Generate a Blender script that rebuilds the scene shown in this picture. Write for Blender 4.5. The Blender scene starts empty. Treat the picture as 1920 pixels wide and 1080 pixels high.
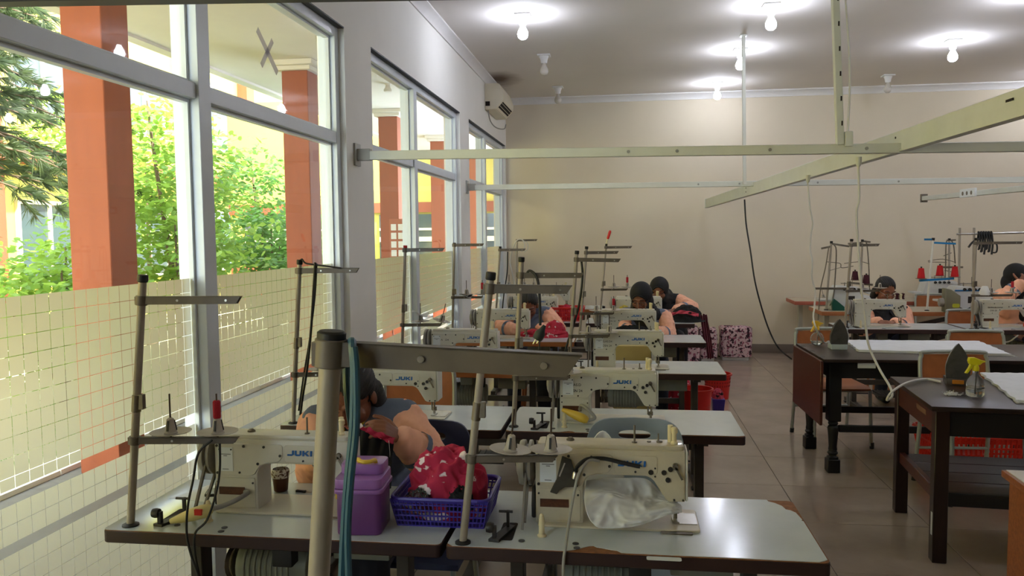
import bpy, bmesh, math, random
from mathutils import Vector, Matrix, Euler
S = bpy.context.scene
COL = S.collection
PI = math.pi

# ------------------------------------------------------------------ camera
CAM_RIGHT = Vector((0.99033617, 0.13832837, -0.00997696))
CAM_UP = Vector((5.74382812e-04, 6.78467698e-02, 9.97695588e-01))
CAM_FWD = Vector((-0.1386865, 0.98805975, -0.06711166))
CAM_POS = Vector((0, 0, 1.58))
cam_data = bpy.data.cameras.new('camera')
cam_data.sensor_width = 36
cam_data.lens = 1500 * 36 / 1920
cam_data.clip_start = 0.05
cam_data.clip_end = 200
cam = bpy.data.objects.new('camera', cam_data)
mw = Matrix((CAM_RIGHT, CAM_UP, -CAM_FWD)).transposed().to_4x4()
mw.translation = CAM_POS
cam.matrix_world = mw
COL.objects.link(cam)
S.camera = cam

# ------------------------------------------------------------------ light, sky, exposure
S.view_settings.view_transform = 'Standard'
S.view_settings.look = 'None'
S.view_settings.gamma = 1
S.view_settings.use_curve_mapping = False
S.view_settings.exposure = 1.0
SKY_STRENGTH = 5.0
SUN_STRENGTH = 14.0
BULB_RADIANCE = 78.0
world = bpy.data.worlds.new('World')
S.world = world
world.use_nodes = True
wn = world.node_tree
bg = wn.nodes['Background']
bg.inputs['Color'].default_value = (0.74, 0.87, 1.0, 1)
bg.inputs['Strength'].default_value = SKY_STRENGTH
sun_data = bpy.data.lights.new('sun', 'SUN')
sun_data.energy = SUN_STRENGTH
sun_data.angle = 0.03
sun_data.color = (1, 0.95, 0.85)
sun = bpy.data.objects.new('sun', sun_data)
sun.rotation_euler = Vector((-0.48, 0.28, -0.83)).to_track_quat('-Z', 'Y').to_euler()
COL.objects.link(sun)
S.cycles.max_bounces = 10
S.cycles.diffuse_bounces = 5
S.cycles.glossy_bounces = 4
S.cycles.transparent_max_bounces = 16
S.cycles.transmission_bounces = 6
S.cycles.caustics_reflective = False
S.cycles.caustics_refractive = False
S.cycles.sample_clamp_indirect = 6
S.cycles.use_denoising = True


def pix_ray(x, y):
    return (CAM_RIGHT * (x - 960) - CAM_UP * (y - 540) + CAM_FWD * 1500)


def at_z(x, y, z):
    d = pix_ray(x, y)
    return CAM_POS + d * ((z - CAM_POS.z) / d.z)


def at_y(x, y, Y):
    d = pix_ray(x, y)
    return CAM_POS + d * (Y / d.y)


def at_x(x, y, X):
    d = pix_ray(x, y)
    return CAM_POS + d * (X / d.x)


# ------------------------------------------------------------------ materials
def lin(c):
    return tuple(((v / 255) / 12.92 if v / 255 <= 0.04045 else ((v / 255 + 0.055) / 1.055) ** 2.4) for v in c)


MATS = {}


def mat(name, rgb, rough=0.5, metal=0.0, var=0.0, scale=8.0, bump=0.0, bscale=40.0, stretch=None, rgb2=None,
        trans=0.0, ior=1.45, spec=0.5, emit=None, estr=0.0, coat=0.0, alpha=1.0):
    """A principled material, its colour broken up by noise between rgb and rgb2 (or a darker rgb)."""
    if name in MATS:
        return MATS[name]
    m = bpy.data.materials.new(name)
    m.use_nodes = True
    nt = m.node_tree
    b = nt.nodes['Principled BSDF']
    c1 = lin(rgb)
    b.inputs['Roughness'].default_value = rough
    b.inputs['Metallic'].default_value = metal
    b.inputs['Base Color'].default_value = (*c1, 1)
    b.inputs['IOR'].default_value = ior
    b.inputs['Specular IOR Level'].default_value = spec
    b.inputs['Transmission Weight'].default_value = trans
    b.inputs['Coat Weight'].default_value = coat
    b.inputs['Alpha'].default_value = alpha
    if emit:
        b.inputs['Emission Color'].default_value = (*lin(emit), 1)
        b.inputs['Emission Strength'].default_value = estr
    if var > 0 or rgb2 or bump > 0:
        tc = nt.nodes.new('ShaderNodeTexCoord')
        src = tc.outputs['Object']
        if stretch:
            mp = nt.nodes.new('ShaderNodeMapping')
            mp.inputs['Scale'].default_value = stretch
            nt.links.new(src, mp.inputs['Vector'])
            src = mp.outputs['Vector']
        if var > 0 or rgb2:
            n = nt.nodes.new('ShaderNodeTexNoise')
            n.inputs['Scale'].default_value = scale
            n.inputs['Detail'].default_value = 5
            n.inputs['Roughness'].default_value = 0.62
            nt.links.new(src, n.inputs['Vector'])
            r = nt.nodes.new('ShaderNodeValToRGB')
            c2 = lin(rgb2) if rgb2 else tuple(v * (1 - var) for v in c1)
            r.color_ramp.elements[0].position = 0.36
            r.color_ramp.elements[0].color = (*c2, 1)
            r.color_ramp.elements[1].position = 0.64
            r.color_ramp.elements[1].color = (*c1, 1)
            nt.links.new(n.outputs['Fac'], r.inputs['Fac'])
            nt.links.new(r.outputs['Color'], b.inputs['Base Color'])
        if bump > 0:
            n2 = nt.nodes.new('ShaderNodeTexNoise')
            n2.inputs['Scale'].default_value = bscale
            n2.inputs['Detail'].default_value = 4
            nt.links.new(src, n2.inputs['Vector'])
            bp = nt.nodes.new('ShaderNodeBump')
            bp.inputs['Strength'].default_value = bump
            bp.inputs['Distance'].default_value = 0.01
            nt.links.new(n2.outputs['Fac'], bp.inputs['Height'])
            nt.links.new(bp.outputs['Normal'], b.inputs['Normal'])
    MATS[name] = m
    return m


def mat_patches(name, base, spots, scale=30.0, lo=0.56, hi=0.6, rough=0.85, stretch=None, third=None, bump=0.0):
    """cloth print: irregular spots of a second colour (and a third) on a ground colour"""
    if name in MATS:
        return MATS[name]
    m = mat(name, base, rough=rough)
    nt = m.node_tree
    b = nt.nodes['Principled BSDF']
    tc = nt.nodes.new('ShaderNodeTexCoord')
    src = tc.outputs['Object']
    if stretch:
        mp = nt.nodes.new('ShaderNodeMapping')
        mp.inputs['Scale'].default_value = stretch
        nt.links.new(src, mp.inputs['Vector'])
        src = mp.outputs['Vector']
    prev = None
    for k, (colr, sc, a, c) in enumerate([(spots, scale, lo, hi)] + ([third] if third else [])):
        n = nt.nodes.new('ShaderNodeTexNoise')
        n.inputs['Scale'].default_value = sc
        n.inputs['Detail'].default_value = 2.5
        n.noise_dimensions = '4D'
        n.inputs['W'].default_value = k * 7.3
        nt.links.new(src, n.inputs['Vector'])
        r = nt.nodes.new('ShaderNodeValToRGB')
        r.color_ramp.elements[0].position = a
        r.color_ramp.elements[1].position = c
        nt.links.new(n.outputs['Fac'], r.inputs['Fac'])
        mx = nt.nodes.new('ShaderNodeMix')
        mx.data_type = 'RGBA'
        nt.links.new(r.outputs['Color'], mx.inputs['Factor'])
        if prev is None:
            mx.inputs[6].default_value = (*lin(base), 1)
        else:
            nt.links.new(prev, mx.inputs[6])
        mx.inputs[7].default_value = (*lin(colr), 1)
        prev = mx.outputs[2]
    nt.links.new(prev, b.inputs['Base Color'])
    return m


# ------------------------------------------------------------------ mesh builder
class MB:
    def __init__(self):
        self.v = []
        self.f = []
        self.m = []

    def add(self, verts, faces, mi=0, M=None):
        o = len(self.v)
        for p in verts:
            self.v.append(tuple(M @ Vector(p)) if M is not None else tuple(p))
        for f in faces:
            self.f.append(tuple(i + o for i in f))
            self.m.append(mi)
        return self

    def box(self, x0, x1, y0, y1, z0, z1, mi=0, M=None):
        vs = [(x0, y0, z0), (x1, y0, z0), (x1, y1, z0), (x0, y1, z0), (x0, y0, z1), (x1, y0, z1), (x1, y1, z1), (x0, y1, z1)]
        fs = [(3, 2, 1, 0), (4, 5, 6, 7), (0, 1, 5, 4), (1, 2, 6, 5), (2, 3, 7, 6), (3, 0, 4, 7)]
        return self.add(vs, fs, mi, M)

    def bar(self, a, b, w, h, mi=0, up=(0, 0, 1)):
        """a box bar from a to b: w across, h along up"""
        a, b = Vector(a), Vector(b)
        d = (b - a)
        L = d.length
        d.normalize()
        u = Vector(up)
        if abs(d.dot(u)) > 0.98:
            u = Vector((0, 1, 0))
        s = d.cross(u).normalized()
        u = s.cross(d).normalized()
        M = Matrix((s, d, u)).transposed().to_4x4()
        M.translation = a
        return self.box(-w / 2, w / 2, 0, L, -h / 2, h / 2, mi, M)

    def tube(self, pts, r, n=8, mi=0, caps=True):
        pts = [Vector(p) for p in pts]
        k = len(pts)
        rs = r if isinstance(r, (list, tuple)) else [r] * k
        o = len(self.v)
        ref = None
        for i, p in enumerate(pts):
            d = (pts[min(i + 1, k - 1)] - pts[max(i - 1, 0)]).normalized()
            if ref is None:
                ref = Vector((0, 0, 1)) if abs(d.z) < 0.9 else Vector((1, 0, 0))
            s = d.cross(ref)
            if s.length < 1e-4:
                s = d.orthogonal()
            s.normalize()
            u = s.cross(d).normalized()
            ref = u
            for j in range(n):
                a = 2 * PI * j / n
                self.v.append(tuple(p + (s * math.cos(a) + u * math.sin(a)) * rs[i]))
        for i in range(k - 1):
            for j in range(n):
                a, b2 = o + i * n + j, o + i * n + (j + 1) % n
                self.f.append((a, a + n, b2 + n, b2))
                self.m.append(mi)
        if caps:
            self.f.append(tuple(o + j for j in range(n)))
            self.f.append(tuple(o + (k - 1) * n + j for j in reversed(range(n))))
            self.m += [mi, mi]
        return self

    def cyl(self, a, b, r, r2=None, n=12, mi=0):
        return self.tube([a, b], [r, r if r2 is None else r2], n, mi)

    def lathe(self, prof, n=16, mi=0, M=None, caps=True):
        """prof: (radius, z) from bottom to top, about local z"""
        vs, fs = [], []
        k = len(prof)
        for (r, z) in prof:
            for j in range(n):
                a = 2 * PI * j / n
                vs.append((r * math.cos(a), r * math.sin(a), z))
        for i in range(k - 1):
            for j in range(n):
                a, b = i * n + j, i * n + (j + 1) % n
                fs.append((a, b, b + n, a + n))
        if caps:
            fs.append(tuple(reversed(range(n))))
            fs.append(tuple((k - 1) * n + j for j in range(n)))
        return self.add(vs, fs, mi, M)

    def prism(self, poly, lo, hi, axis='z', mi=0, M=None):
        """poly counter-clockwise in the plane: axis z -> (x,y); axis y -> (x,z); axis x -> (y,z)"""
        n = len(poly)
        P = {'z': lambda p, t: (p[0], p[1], t), 'y': lambda p, t: (p[0], t, p[1]), 'x': lambda p, t: (t, p[0], p[1])}[axis]
        vs = [P(p, lo) for p in poly] + [P(p, hi) for p in poly]
        fs = [tuple(reversed(range(n))), tuple(range(n, 2 * n))] + [(i, (i + 1) % n, (i + 1) % n + n, i + n) for i in range(n)]
        return self.add(vs, fs, mi, M)

    def ball(self, c, r, nu=12, nv=8, mi=0, M=None):
        rx, ry, rz = r if isinstance(r, (list, tuple)) else (r, r, r)
        vs, fs = [], []
        for i in range(1, nv):
            t = PI * i / nv
            for j in range(nu):
                a = 2 * PI * j / nu
                vs.append((c[0] + rx * math.sin(t) * math.cos(a), c[1] + ry * math.sin(t) * math.sin(a), c[2] - rz * math.cos(t)))
        b, tp = len(vs), len(vs) + 1
        vs += [(c[0], c[1], c[2] - rz), (c[0], c[1], c[2] + rz)]
        for i in range(nv - 2):
            for j in range(nu):
                p, q = i * nu + j, i * nu + (j + 1) % nu
                fs.append((p, q, q + nu, p + nu))
        for j in range(nu):
            fs.append((b, (j + 1) % nu, j))
            fs.append((tp, (nv - 2) * nu + j, (nv - 2) * nu + (j + 1) % nu))
        return self.add(vs, fs, mi, M)

    def sheet(self, fn, nu, nv, mi=0, thick=0.0, wrap=False):
        """grid surface fn(u,v) -> point; thick makes a closed slab"""
        vs = [Vector(fn(i / nu, j / nv)) for j in range(nv + 1) for i in range(nu + 1)]
        w = nu + 1
        fs = [(j * w + i, j * w + i + 1, (j + 1) * w + i + 1, (j + 1) * w + i) for j in range(nv) for i in range(nu)]
        if thick:
            no = [Vector((0, 0, 0)) for _ in vs]
            for f in fs:
                nn = (vs[f[1]] - vs[f[0]]).cross(vs[f[3]] - vs[f[0]])
                for q in f:
                    no[q] += nn
            k = len(vs)
            vs2 = [p - (q.normalized() if q.length > 1e-12 else Vector((0, 0, 1))) * thick for p, q in zip(vs, no)]
            fs2 = [tuple(q + k for q in reversed(f)) for f in fs]
            rim = [i for i in range(w)] + [j * w + nu for j in range(1, nv + 1)] + [nv * w + i for i in range(nu - 1, -1, -1)] + [j * w for j in range(nv - 1, 0, -1)]
            fs3 = [(rim[(q + 1) % len(rim)], rim[q], rim[q] + k, rim[(q + 1) % len(rim)] + k) for q in range(len(rim))]
            vs, fs = vs + vs2, fs + fs2 + fs3
        return self.add(vs, fs, mi)

    def mesh(self, name, mats, bevel=0.0, smooth=True, segs=2, recalc=True, sharp=0.65):
        me = bpy.data.meshes.new(name)
        me.from_pydata(self.v, [], self.f)
        for m in (mats if isinstance(mats, (list, tuple)) else [mats]):
            me.materials.append(m)
        me.polygons.foreach_set('material_index', self.m)
        bm = bmesh.new()
        bm.from_mesh(me)
        if recalc:
            bmesh.ops.recalc_face_normals(bm, faces=bm.faces)
        if bevel > 0:
            es = [e for e in bm.edges if len(e.link_faces) == 2 and e.calc_face_angle(0) > 0.5]
            bmesh.ops.bevel(bm, geom=es, offset=bevel, segments=segs, affect='EDGES', clamp_overlap=True, profile=0.6)
        if smooth:
            for f in bm.faces:
                f.smooth = True
            for e in bm.edges:
                if len(e.link_faces) == 2 and e.calc_face_angle(0) > sharp:
                    e.smooth = False
        bm.to_mesh(me)
        bm.free()
        me.update()
        return me

    def build(self, name, mats, parent=None, bevel=0.0, smooth=True, loc=None, segs=2, recalc=True, sharp=0.65, **props):
        o = bpy.data.objects.new(name, self.mesh(name, mats, bevel, smooth, segs, recalc, sharp))
        COL.objects.link(o)
        if parent is not None:
            o.parent = parent
        if loc is not None:
            o.location = loc
        for k, v in props.items():
            if v:
                o[k] = v
        return o


def thing(name, label, cat, loc=(0, 0, 0), rz=0.0, group=None, rot=None):
    o = bpy.data.objects.new(name, None)
    o.empty_display_size = 0.05
    COL.objects.link(o)
    o.location = loc
    o.rotation_euler = rot if rot else (0, 0, rz)
    o['label'] = label
    o['category'] = cat
    if group:
        o['group'] = group
    return o


def tag(o, label, cat, group=None):
    o['label'] = label
    o['category'] = cat
    if group:
        o['group'] = group
    return o


KIDS = {}


def copy_tree(o, parent=None, kids=None):
    if kids is None:
        kids = {}
        for q in COL.objects:
            if q.parent is not None:
                kids.setdefault(q.parent.name, []).append(q)
    c = o.copy()
    COL.objects.link(c)
    if parent is not None:
        c.parent = parent
    for ch in kids.get(o.name, []):
        copy_tree(ch, c, kids)
    return c


def smooth_path(pts, n=6):
    """Catmull-Rom through pts"""
    P = [Vector(p) for p in pts]
    P = [P[0] * 2 - P[1]] + P + [P[-1] * 2 - P[-2]]
    out = []
    for i in range(1, len(P) - 2):
        for k in range(n):
            t = k / n
            a, b, c, d = P[i - 1], P[i], P[i + 1], P[i + 2]
            out.append(0.5 * ((2 * b) + (c - a) * t + (2 * a - 5 * b + 4 * c - d) * t * t + (3 * b - a - 3 * c + d) * t ** 3))
    out.append(P[-2])
    return out


def rrect(x0, x1, y0, y1, r, n=4):
    pts = []
    for cx, cy, a0 in ((x1 - r, y0 + r, -PI / 2), (x1 - r, y1 - r, 0), (x0 + r, y1 - r, PI / 2), (x0 + r, y0 + r, PI)):
        for k in range(n + 1):
            a = a0 + PI / 2 * k / n
            pts.append((cx + r * math.cos(a), cy + r * math.sin(a)))
    return pts


def text_mesh(name, body, size, material, parent, loc, rot, extrude=0.0004, align='LEFT'):
    cu = bpy.data.curves.new(name, 'FONT')
    cu.body = body
    cu.size = size
    cu.extrude = extrude
    cu.align_x = align
    cu.materials.append(material)
    t = bpy.data.objects.new(name, cu)
    COL.objects.link(t)
    dg = bpy.context.evaluated_depsgraph_get()
    me = bpy.data.meshes.new_from_object(t.evaluated_get(dg))
    me.name = name
    bpy.data.objects.remove(t)
    o = bpy.data.objects.new(name, me)
    COL.objects.link(o)
    o.parent = parent
    o.location = loc
    o.rotation_euler = rot
    return o


rnd = random.Random(7)
def leaf_mat(name, a, b, through=0.45):
    m = mat(name, a, 0.55, rgb2=b, scale=3.0)
    nt = m.node_tree
    pb = nt.nodes['Principled BSDF']
    tl_ = nt.nodes.new('ShaderNodeBsdfTranslucent')
    tl_.inputs['Color'].default_value = (*[min(1, v * 1.3) for v in lin(a)], 1)
    mx_ = nt.nodes.new('ShaderNodeMixShader')
    mx_.inputs[0].default_value = through
    nt.links.new(pb.outputs[0], mx_.inputs[1])
    nt.links.new(tl_.outputs[0], mx_.inputs[2])
    nt.links.new(mx_.outputs[0], nt.nodes['Material Output'].inputs[0])
    return m



# ------------------------------------------------------------------ room shell
XW, YB, ZC, XR, YF = -1.57, 10.74, 3.385, 7.2, -2.6
m_wall = mat('wall_paint', (236, 234, 228), 0.8, var=0.04, scale=1.3, bump=0.05, bscale=120)
m_wall_b = mat('wall_paint_back', (216, 205, 184), 0.8, var=0.05, scale=0.9, bump=0.05, bscale=120)
m_ceil = mat('ceiling_paint', (226, 220, 215), 0.85, var=0.05, scale=0.7)
m_cornice = mat('cornice_plaster', (222, 220, 218), 0.7, var=0.04, scale=6)
m_alu = mat('white_aluminium', (214, 221, 228), 0.35, var=0.05, scale=5)
m_tile = mat('floor_tile', (166, 150, 134), 0.16, var=0.1, scale=2.5, spec=0.5, rgb2=(154, 138, 123))
m_grout = mat('tile_grout', (72, 62, 54), 0.8)
m_skirt = mat('skirting_tile', (128, 116, 105), 0.25, var=0.1, scale=3)


def struct(name, mb, mats, parent=None, **k):
    o = mb.build(name, mats, parent, **k)
    o['kind'] = 'structure'
    return o


# floor: grout bed with one slab for every tile that reads as a tile from the camera
fl = MB()
fl.box(XW - 0.2, XR, YF, YB + 0.1, -0.06, -0.0025)
floor = struct('floor', fl, m_grout, smooth=False)
TX0, TY0, TS = 0.97, 3.785, 0.648
tile_me = MB()
tile_me.box(-TS / 2 + 0.0018, TS / 2 - 0.0018, -TS / 2 + 0.0018, TS / 2 - 0.0018, -0.012, 0.0)
tile_mesh = tile_me.mesh('tile', m_tile, bevel=0.0012, segs=1)
ni0 = math.floor((XW - TX0) / TS)
far = MB()
for i in range(ni0, 11):
    for j in range(-10, 12):
        cx, cy = TX0 + (i + 0.5) * TS, TY0 + (j + 0.5) * TS
        if cx - TS / 2 > XR or cy + TS / 2 < YF:
            continue
        if -1.2 < cx < 4.6 and 2.5 < cy < 10.4:
            t = bpy.data.objects.new('floor_tile', tile_mesh)
            COL.objects.link(t)
            t.parent = floor
            t.location = (cx, cy, 0)
        else:
            x0, x1 = max(cx - TS / 2 + 0.0018, XW), min(cx + TS / 2 - 0.0018, XR)
            y0, y1 = cy - TS / 2 + 0.0018, min(cy + TS / 2 - 0.0018, YB)
            if x1 > x0 and y1 > y0:
                far.box(x0, x1, y0, y1, -0.012, 0.0)
ft = far.build('edge_tiles', m_tile, floor, smooth=False)
ft['kind'] = 'stuff'

# walls: the window wall is built round three openings in view and an added one
WIN = [(1.60, 4.44, 2.93), (4.93, 7.67, 6.10), (8.13, 10.64, 9.26), (-1.62, 1.15, -0.22)]   # from, to, mullion; the last window is unseen, added for more light
ZT, ZB = 2.755, 0.12
w = MB()
edges = [YF] + sorted(e for a, b, _ in WIN for e in (a, b)) + [YB + 0.2]
for a, b in zip(edges[0::2], edges[1::2]):
    w.box(XW - 0.16, XW, a, b, 0, ZC)
for a, b, _ in WIN:
    w.box(XW - 0.16, XW, a, b, ZT, ZC)
    w.box(XW - 0.16, XW, a, b, 0, ZB)
struct('wall_left', w, m_wall, smooth=False)
w = MB()
w.box(XW - 0.16, XR, YB, YB + 0.16, 0, ZC)
struct('wall_back', w, m_wall_b, smooth=False)
w = MB()
w.box(XR, XR + 0.16, YF, YB + 0.16, 0, ZC)
struct('wall_right', w, m_wall_b, smooth=False)
w = MB()
w.box(XW - 0.16, XR + 0.16, YF - 0.16, YF, 0, ZC)
struct('wall_front', w, m_wall_b, smooth=False)
w = MB()
w.box(XW - 0.16, XR + 0.16, YF - 0.16, YB + 0.16, ZC, ZC + 0.12)
struct('ceiling', w, m_ceil, smooth=False)
# soot stain on the ceiling above the air conditioner
nt = m_ceil.node_tree
pb = nt.nodes['Principled BSDF']
old = pb.inputs['Base Color'].links[0].from_socket
tc = nt.nodes.new('ShaderNodeTexCoord')
sp = nt.nodes.new('ShaderNodeVectorMath')
sp.operation = 'SUBTRACT'
sc_ = at_z(938, 148, ZC)
sp.inputs[1].default_value = sc_
sl = nt.nodes.new('ShaderNodeVectorMath')
sl.operation = 'MULTIPLY'
sl.inputs[1].default_value = (2.4, 1.5, 0)
ln = nt.nodes.new('ShaderNodeVectorMath')
ln.operation = 'LENGTH'
nz_ = nt.nodes.new('ShaderNodeTexNoise')
nz_.inputs['Scale'].default_value = 4
md_ = nt.nodes.new('ShaderNodeMath')
md_.operation = 'MULTIPLY_ADD'
md_.inputs[1].default_value = 0.5
rp = nt.nodes.new('ShaderNodeValToRGB')
rp.color_ramp.elements[0].position = 0.35
rp.color_ramp.elements[0].color = (1, 1, 1, 1)
rp.color_ramp.elements[1].position = 0.95
rp.color_ramp.elements[1].color = (0, 0, 0, 1)
mxs = nt.nodes.new('ShaderNodeMix')
mxs.data_type = 'RGBA'
mxs.inputs[7].default_value = (*lin((120, 104, 94)), 1)
nt.links.new(tc.outputs['Object'], sp.inputs[0])
nt.links.new(sp.outputs[0], sl.inputs[0])
nt.links.new(sl.outputs[0], ln.inputs[0])
nt.links.new(tc.outputs['Object'], nz_.inputs['Vector'])
nt.links.new(nz_.outputs['Fac'], md_.inputs[0])
nt.links.new(ln.outputs['Value'], md_.inputs[2])
nt.links.new(md_.outputs[0], rp.inputs[0])
nt.links.new(rp.outputs[0], mxs.inputs['Factor'])
nt.links.new(old, mxs.inputs[6])
nt.links.new(mxs.outputs[2], pb.inputs['Base Color'])
# cornice: stepped plaster moulding
prof = [(0, 0), (0.012, 0), (0.014, 0.018), (0.022, 0.03), (0.036, 0.05), (0.055, 0.062), (0.07, 0.07), (0.07, 0.085), (0, 0.085)]
c = MB()
c.prism([(XW + p[0], ZC - 0.085 + p[1]) for p in prof], YF, YB, 'y')
struct('trim_1', c, m_cornice)
c = MB()
c.prism([(YB - p[0], ZC - 0.085 + p[1]) for p in prof], XW, XR, 'x')
struct('trim_2', c, m_cornice)
c = MB()
c.box(XW, XR, YB - 0.012, YB, 0, 0.115)
struct('baseboard_back', c, m_skirt, bevel=0.002)

# windows
mg = bpy.data.materials.new('window_glass')
mg.use_nodes = True
nt = mg.node_tree
nt.nodes.clear()
out = nt.nodes.new('ShaderNodeOutputMaterial')
mix = nt.nodes.new('ShaderNodeMixShader')
tr = nt.nodes.new('ShaderNodeBsdfTransparent')
tr.inputs['Color'].default_value = (0.93, 0.95, 0.94, 1)
gl = nt.nodes.new('ShaderNodeBsdfGlossy')
gl.inputs['Roughness'].default_value = 0.02
lw = nt.nodes.new('ShaderNodeLayerWeight')
pw = nt.nodes.new('ShaderNodeMath')
pw.operation = 'POWER'
pw.inputs[1].default_value = 4.5
ad = nt.nodes.new('ShaderNodeMath')
ad.operation = 'MULTIPLY_ADD'
ad.inputs[1].default_value = 0.75
ad.inputs[2].default_value = 0.045
nt.links.new(lw.outputs['Facing'], pw.inputs[0])
nt.links.new(pw.outputs[0], ad.inputs[0])
nt.links.new(ad.outputs[0], mix.inputs[0])
nt.links.new(tr.outputs[0], mix.inputs[1])
nt.links.new(gl.outputs[0], mix.inputs[2])
nt.links.new(mix.outputs[0], out.inputs[0])
mf = bpy.data.materials.new('frosted_film')
mf.use_nodes = True
nt = mf.node_tree
nt.nodes.clear()
out = nt.nodes.new('ShaderNodeOutputMaterial')
tl = nt.nodes.new('ShaderNodeBsdfTranslucent')
tl.inputs['Color'].default_value = (0.36, 0.36, 0.365, 1)
df = nt.nodes.new('ShaderNodeBsdfDiffuse')
df.inputs['Color'].default_value = (0.50, 0.49, 0.48, 1)
rf = nt.nodes.new('ShaderNodeBsdfRefraction')
rf.inputs['Color'].default_value = (0.46, 0.455, 0.45, 1)
rf.inputs['Roughness'].default_value = 0.62
rf.inputs['IOR'].default_value = 1.25
mx = nt.nodes.new('ShaderNodeMixShader')
mx.inputs[0].default_value = 0.30
nt.links.new(tl.outputs[0], mx.inputs[1])
nt.links.new(df.outputs[0], mx.inputs[2])
mx2 = nt.nodes.new('ShaderNodeMixShader')
mx2.inputs[0].default_value = 0.45
nt.links.new(mx.outputs[0], mx2.inputs[1])
nt.links.new(rf.outputs[0], mx2.inputs[2])
nt.links.new(mx2.outputs[0], out.inputs[0])
m_rub = mat('dark_gasket', (52, 54, 58), 0.6)
FD = 0.10          # frame depth
RAIL = (2.105, 2.165)
for wi, (a, b, mu) in enumerate(WIN):
    win = thing('window_%d' % (wi + 1), '', '')
    del win['label'], win['category']
    win['kind'] = 'structure'
    x0, x1 = XW - 0.135, XW - 0.135 + FD
    f = MB()
    jw = 0.055
    f.box(x0, x1, a, a + jw, ZB, ZT)
    f.box(x0, x1, b - jw, b, ZB, ZT)
    f.box(x0, x1, a + jw, b - jw, ZT - 0.055, ZT)
    f.box(x0, x1, a + jw, b - jw, ZB, ZB + 0.06)
    struct('frame', f, m_alu, win, bevel=0.002, segs=1)
    f = MB()
    f.box(x0, x1 + 0.008, mu - 0.045, mu + 0.045, ZB + 0.06, ZT - 0.055)
    struct('mullion', f, m_alu, win, bevel=0.002, segs=1)
    bays = ((a + jw, mu - 0.045), (mu + 0.045, b - jw))
    for (p, q) in bays:
        f = MB()
        f.box(x0, x1 - 0.004, p, q, RAIL[0], RAIL[1])
        struct('rail', f, m_alu, win, bevel=0.002, segs=1)
        # glazing beads round the panes
        f = MB()
        xb = x0 + 0.038
        for (z0, z1) in ((ZB + 0.06, RAIL[0]), (RAIL[1], ZT - 0.055)):
            f.box(xb, xb + 0.03, p, p + 0.014, z0, z1)
            f.box(xb, xb + 0.03, q - 0.014, q, z0, z1)
            f.box(xb, xb + 0.03, p + 0.014, q - 0.014, z1 - 0.014, z1)
            f.box(xb, xb + 0.03, p + 0.014, q - 0.014, z0, z0 + 0.014)
        struct('glazing_bead', f, m_alu, win, smooth=False)
        for (z0, z1) in ((ZB + 0.06, RAIL[0]), (RAIL[1], ZT - 0.055)):
            f = MB()
            f.add([(x0 + 0.05, p, z0), (x0 + 0.05, q, z0), (x0 + 0.05, q, z1), (x0 + 0.05, p, z1)], [(0, 1, 2, 3)])
            struct('pane', f, mg, win, smooth=False, recalc=False)
        # frosted film cut in small squares, clear lines between, two clear strips
        f = MB()
        xs = x0 + 0.0515
        pitch, gap = 0.0545, 0.0018
        for (zt, zb) in ((1.423, 0.90), (0.857, 0.752), (0.722, ZB + 0.06)):
            z = zt
            while z - 0.01 > zb:
                zl = max(z - pitch + gap, zb)
                y = p + 0.016
                while y < q - 0.02:
                    yr = min(y + pitch - gap, q - 0.015)
                    f.add([(xs, y, zl), (xs, yr, zl), (xs, yr, z), (xs, y, z)], [(0, 1, 2, 3)])
                    y += pitch
                z -= pitch
        struct('frosted_film', f, mf, win, smooth=False, recalc=False)
    g = MB()  # dark gasket line along the window head
    g.box(XW - 0.16, XW + 0.002, a, b, ZT - 0.004, ZT + 0.004)
    struct('gasket_strip', g, m_rub, win, smooth=False)

# crossed strips of tape on the upper pane
p1, p2 = at_x(482, 55, XW - 0.08), at_x(520, 137, XW - 0.08)
p3, p4 = at_x(511, 76, XW - 0.08), at_x(490, 123, XW - 0.08)
t = MB()
for a_, b_, wd in ((p1, p2, 0.035), (p3, p4, 0.028)):
    t.bar(a_, b_, wd, 0.001, up=(1, 0, 0))
tag(t.build('tape_cross', leaf_mat('grey_tape', (190, 188, 196), (180, 178, 186)), smooth=False), 'grey tape cross stuck on the upper pane of the first window', 'tape')

# ------------------------------------------------------------------ outside: terrace, soffit, columns, yellow building, garden
m_orange = mat('orange_paint', (152, 80, 50), 0.75, var=0.14, scale=2.2, stretch=(3, 3, 0.6), bump=0.04)
m_soffit = mat('soffit_paint', (216, 208, 198), 0.85, var=0.05, scale=1.5)
m_pave = mat('terrace_paving', (92, 88, 80), 0.7, var=0.15, scale=5)
m_yellow = mat('yellow_paint', (210, 195, 92), 0.8, var=0.06, scale=0.6)
m_soil = mat('garden_ground', (190, 182, 160), 0.95, scale=2, rgb2=(150, 150, 110))
m_kerb = mat('white_kerb', (232, 228, 216), 0.8, var=0.1, scale=6)
g = MB()
g.box(-3.88, XW - 0.16, YF, 24, -0.16, -0.06)
struct('ground_terrace', g, m_pave, smooth=False)
g = MB()
g.box(-24, -3.9, -8, 44, -0.3, -0.16)
struct('ground_garden', g, m_soil, smooth=False)
g = MB()
y = -2.0
while y < 20:
    L = 0.55 + rnd.random() * 0.1
    g.box(-4.13 - rnd.random() * 0.02, -3.88, y, y + L - 0.012, -0.2, -0.03 + rnd.random() * 0.015)
    y += L
struct('kerb_edging', g, m_kerb, smooth=False)
g = MB()
g.box(-4.7, XW - 0.16, YF, 24, 3.52, 3.66)
g.box(-4.78, -4.64, YF, 24, 3.49, 3.9)
struct('roof_soffit', g, m_soffit, smooth=False)


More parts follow.
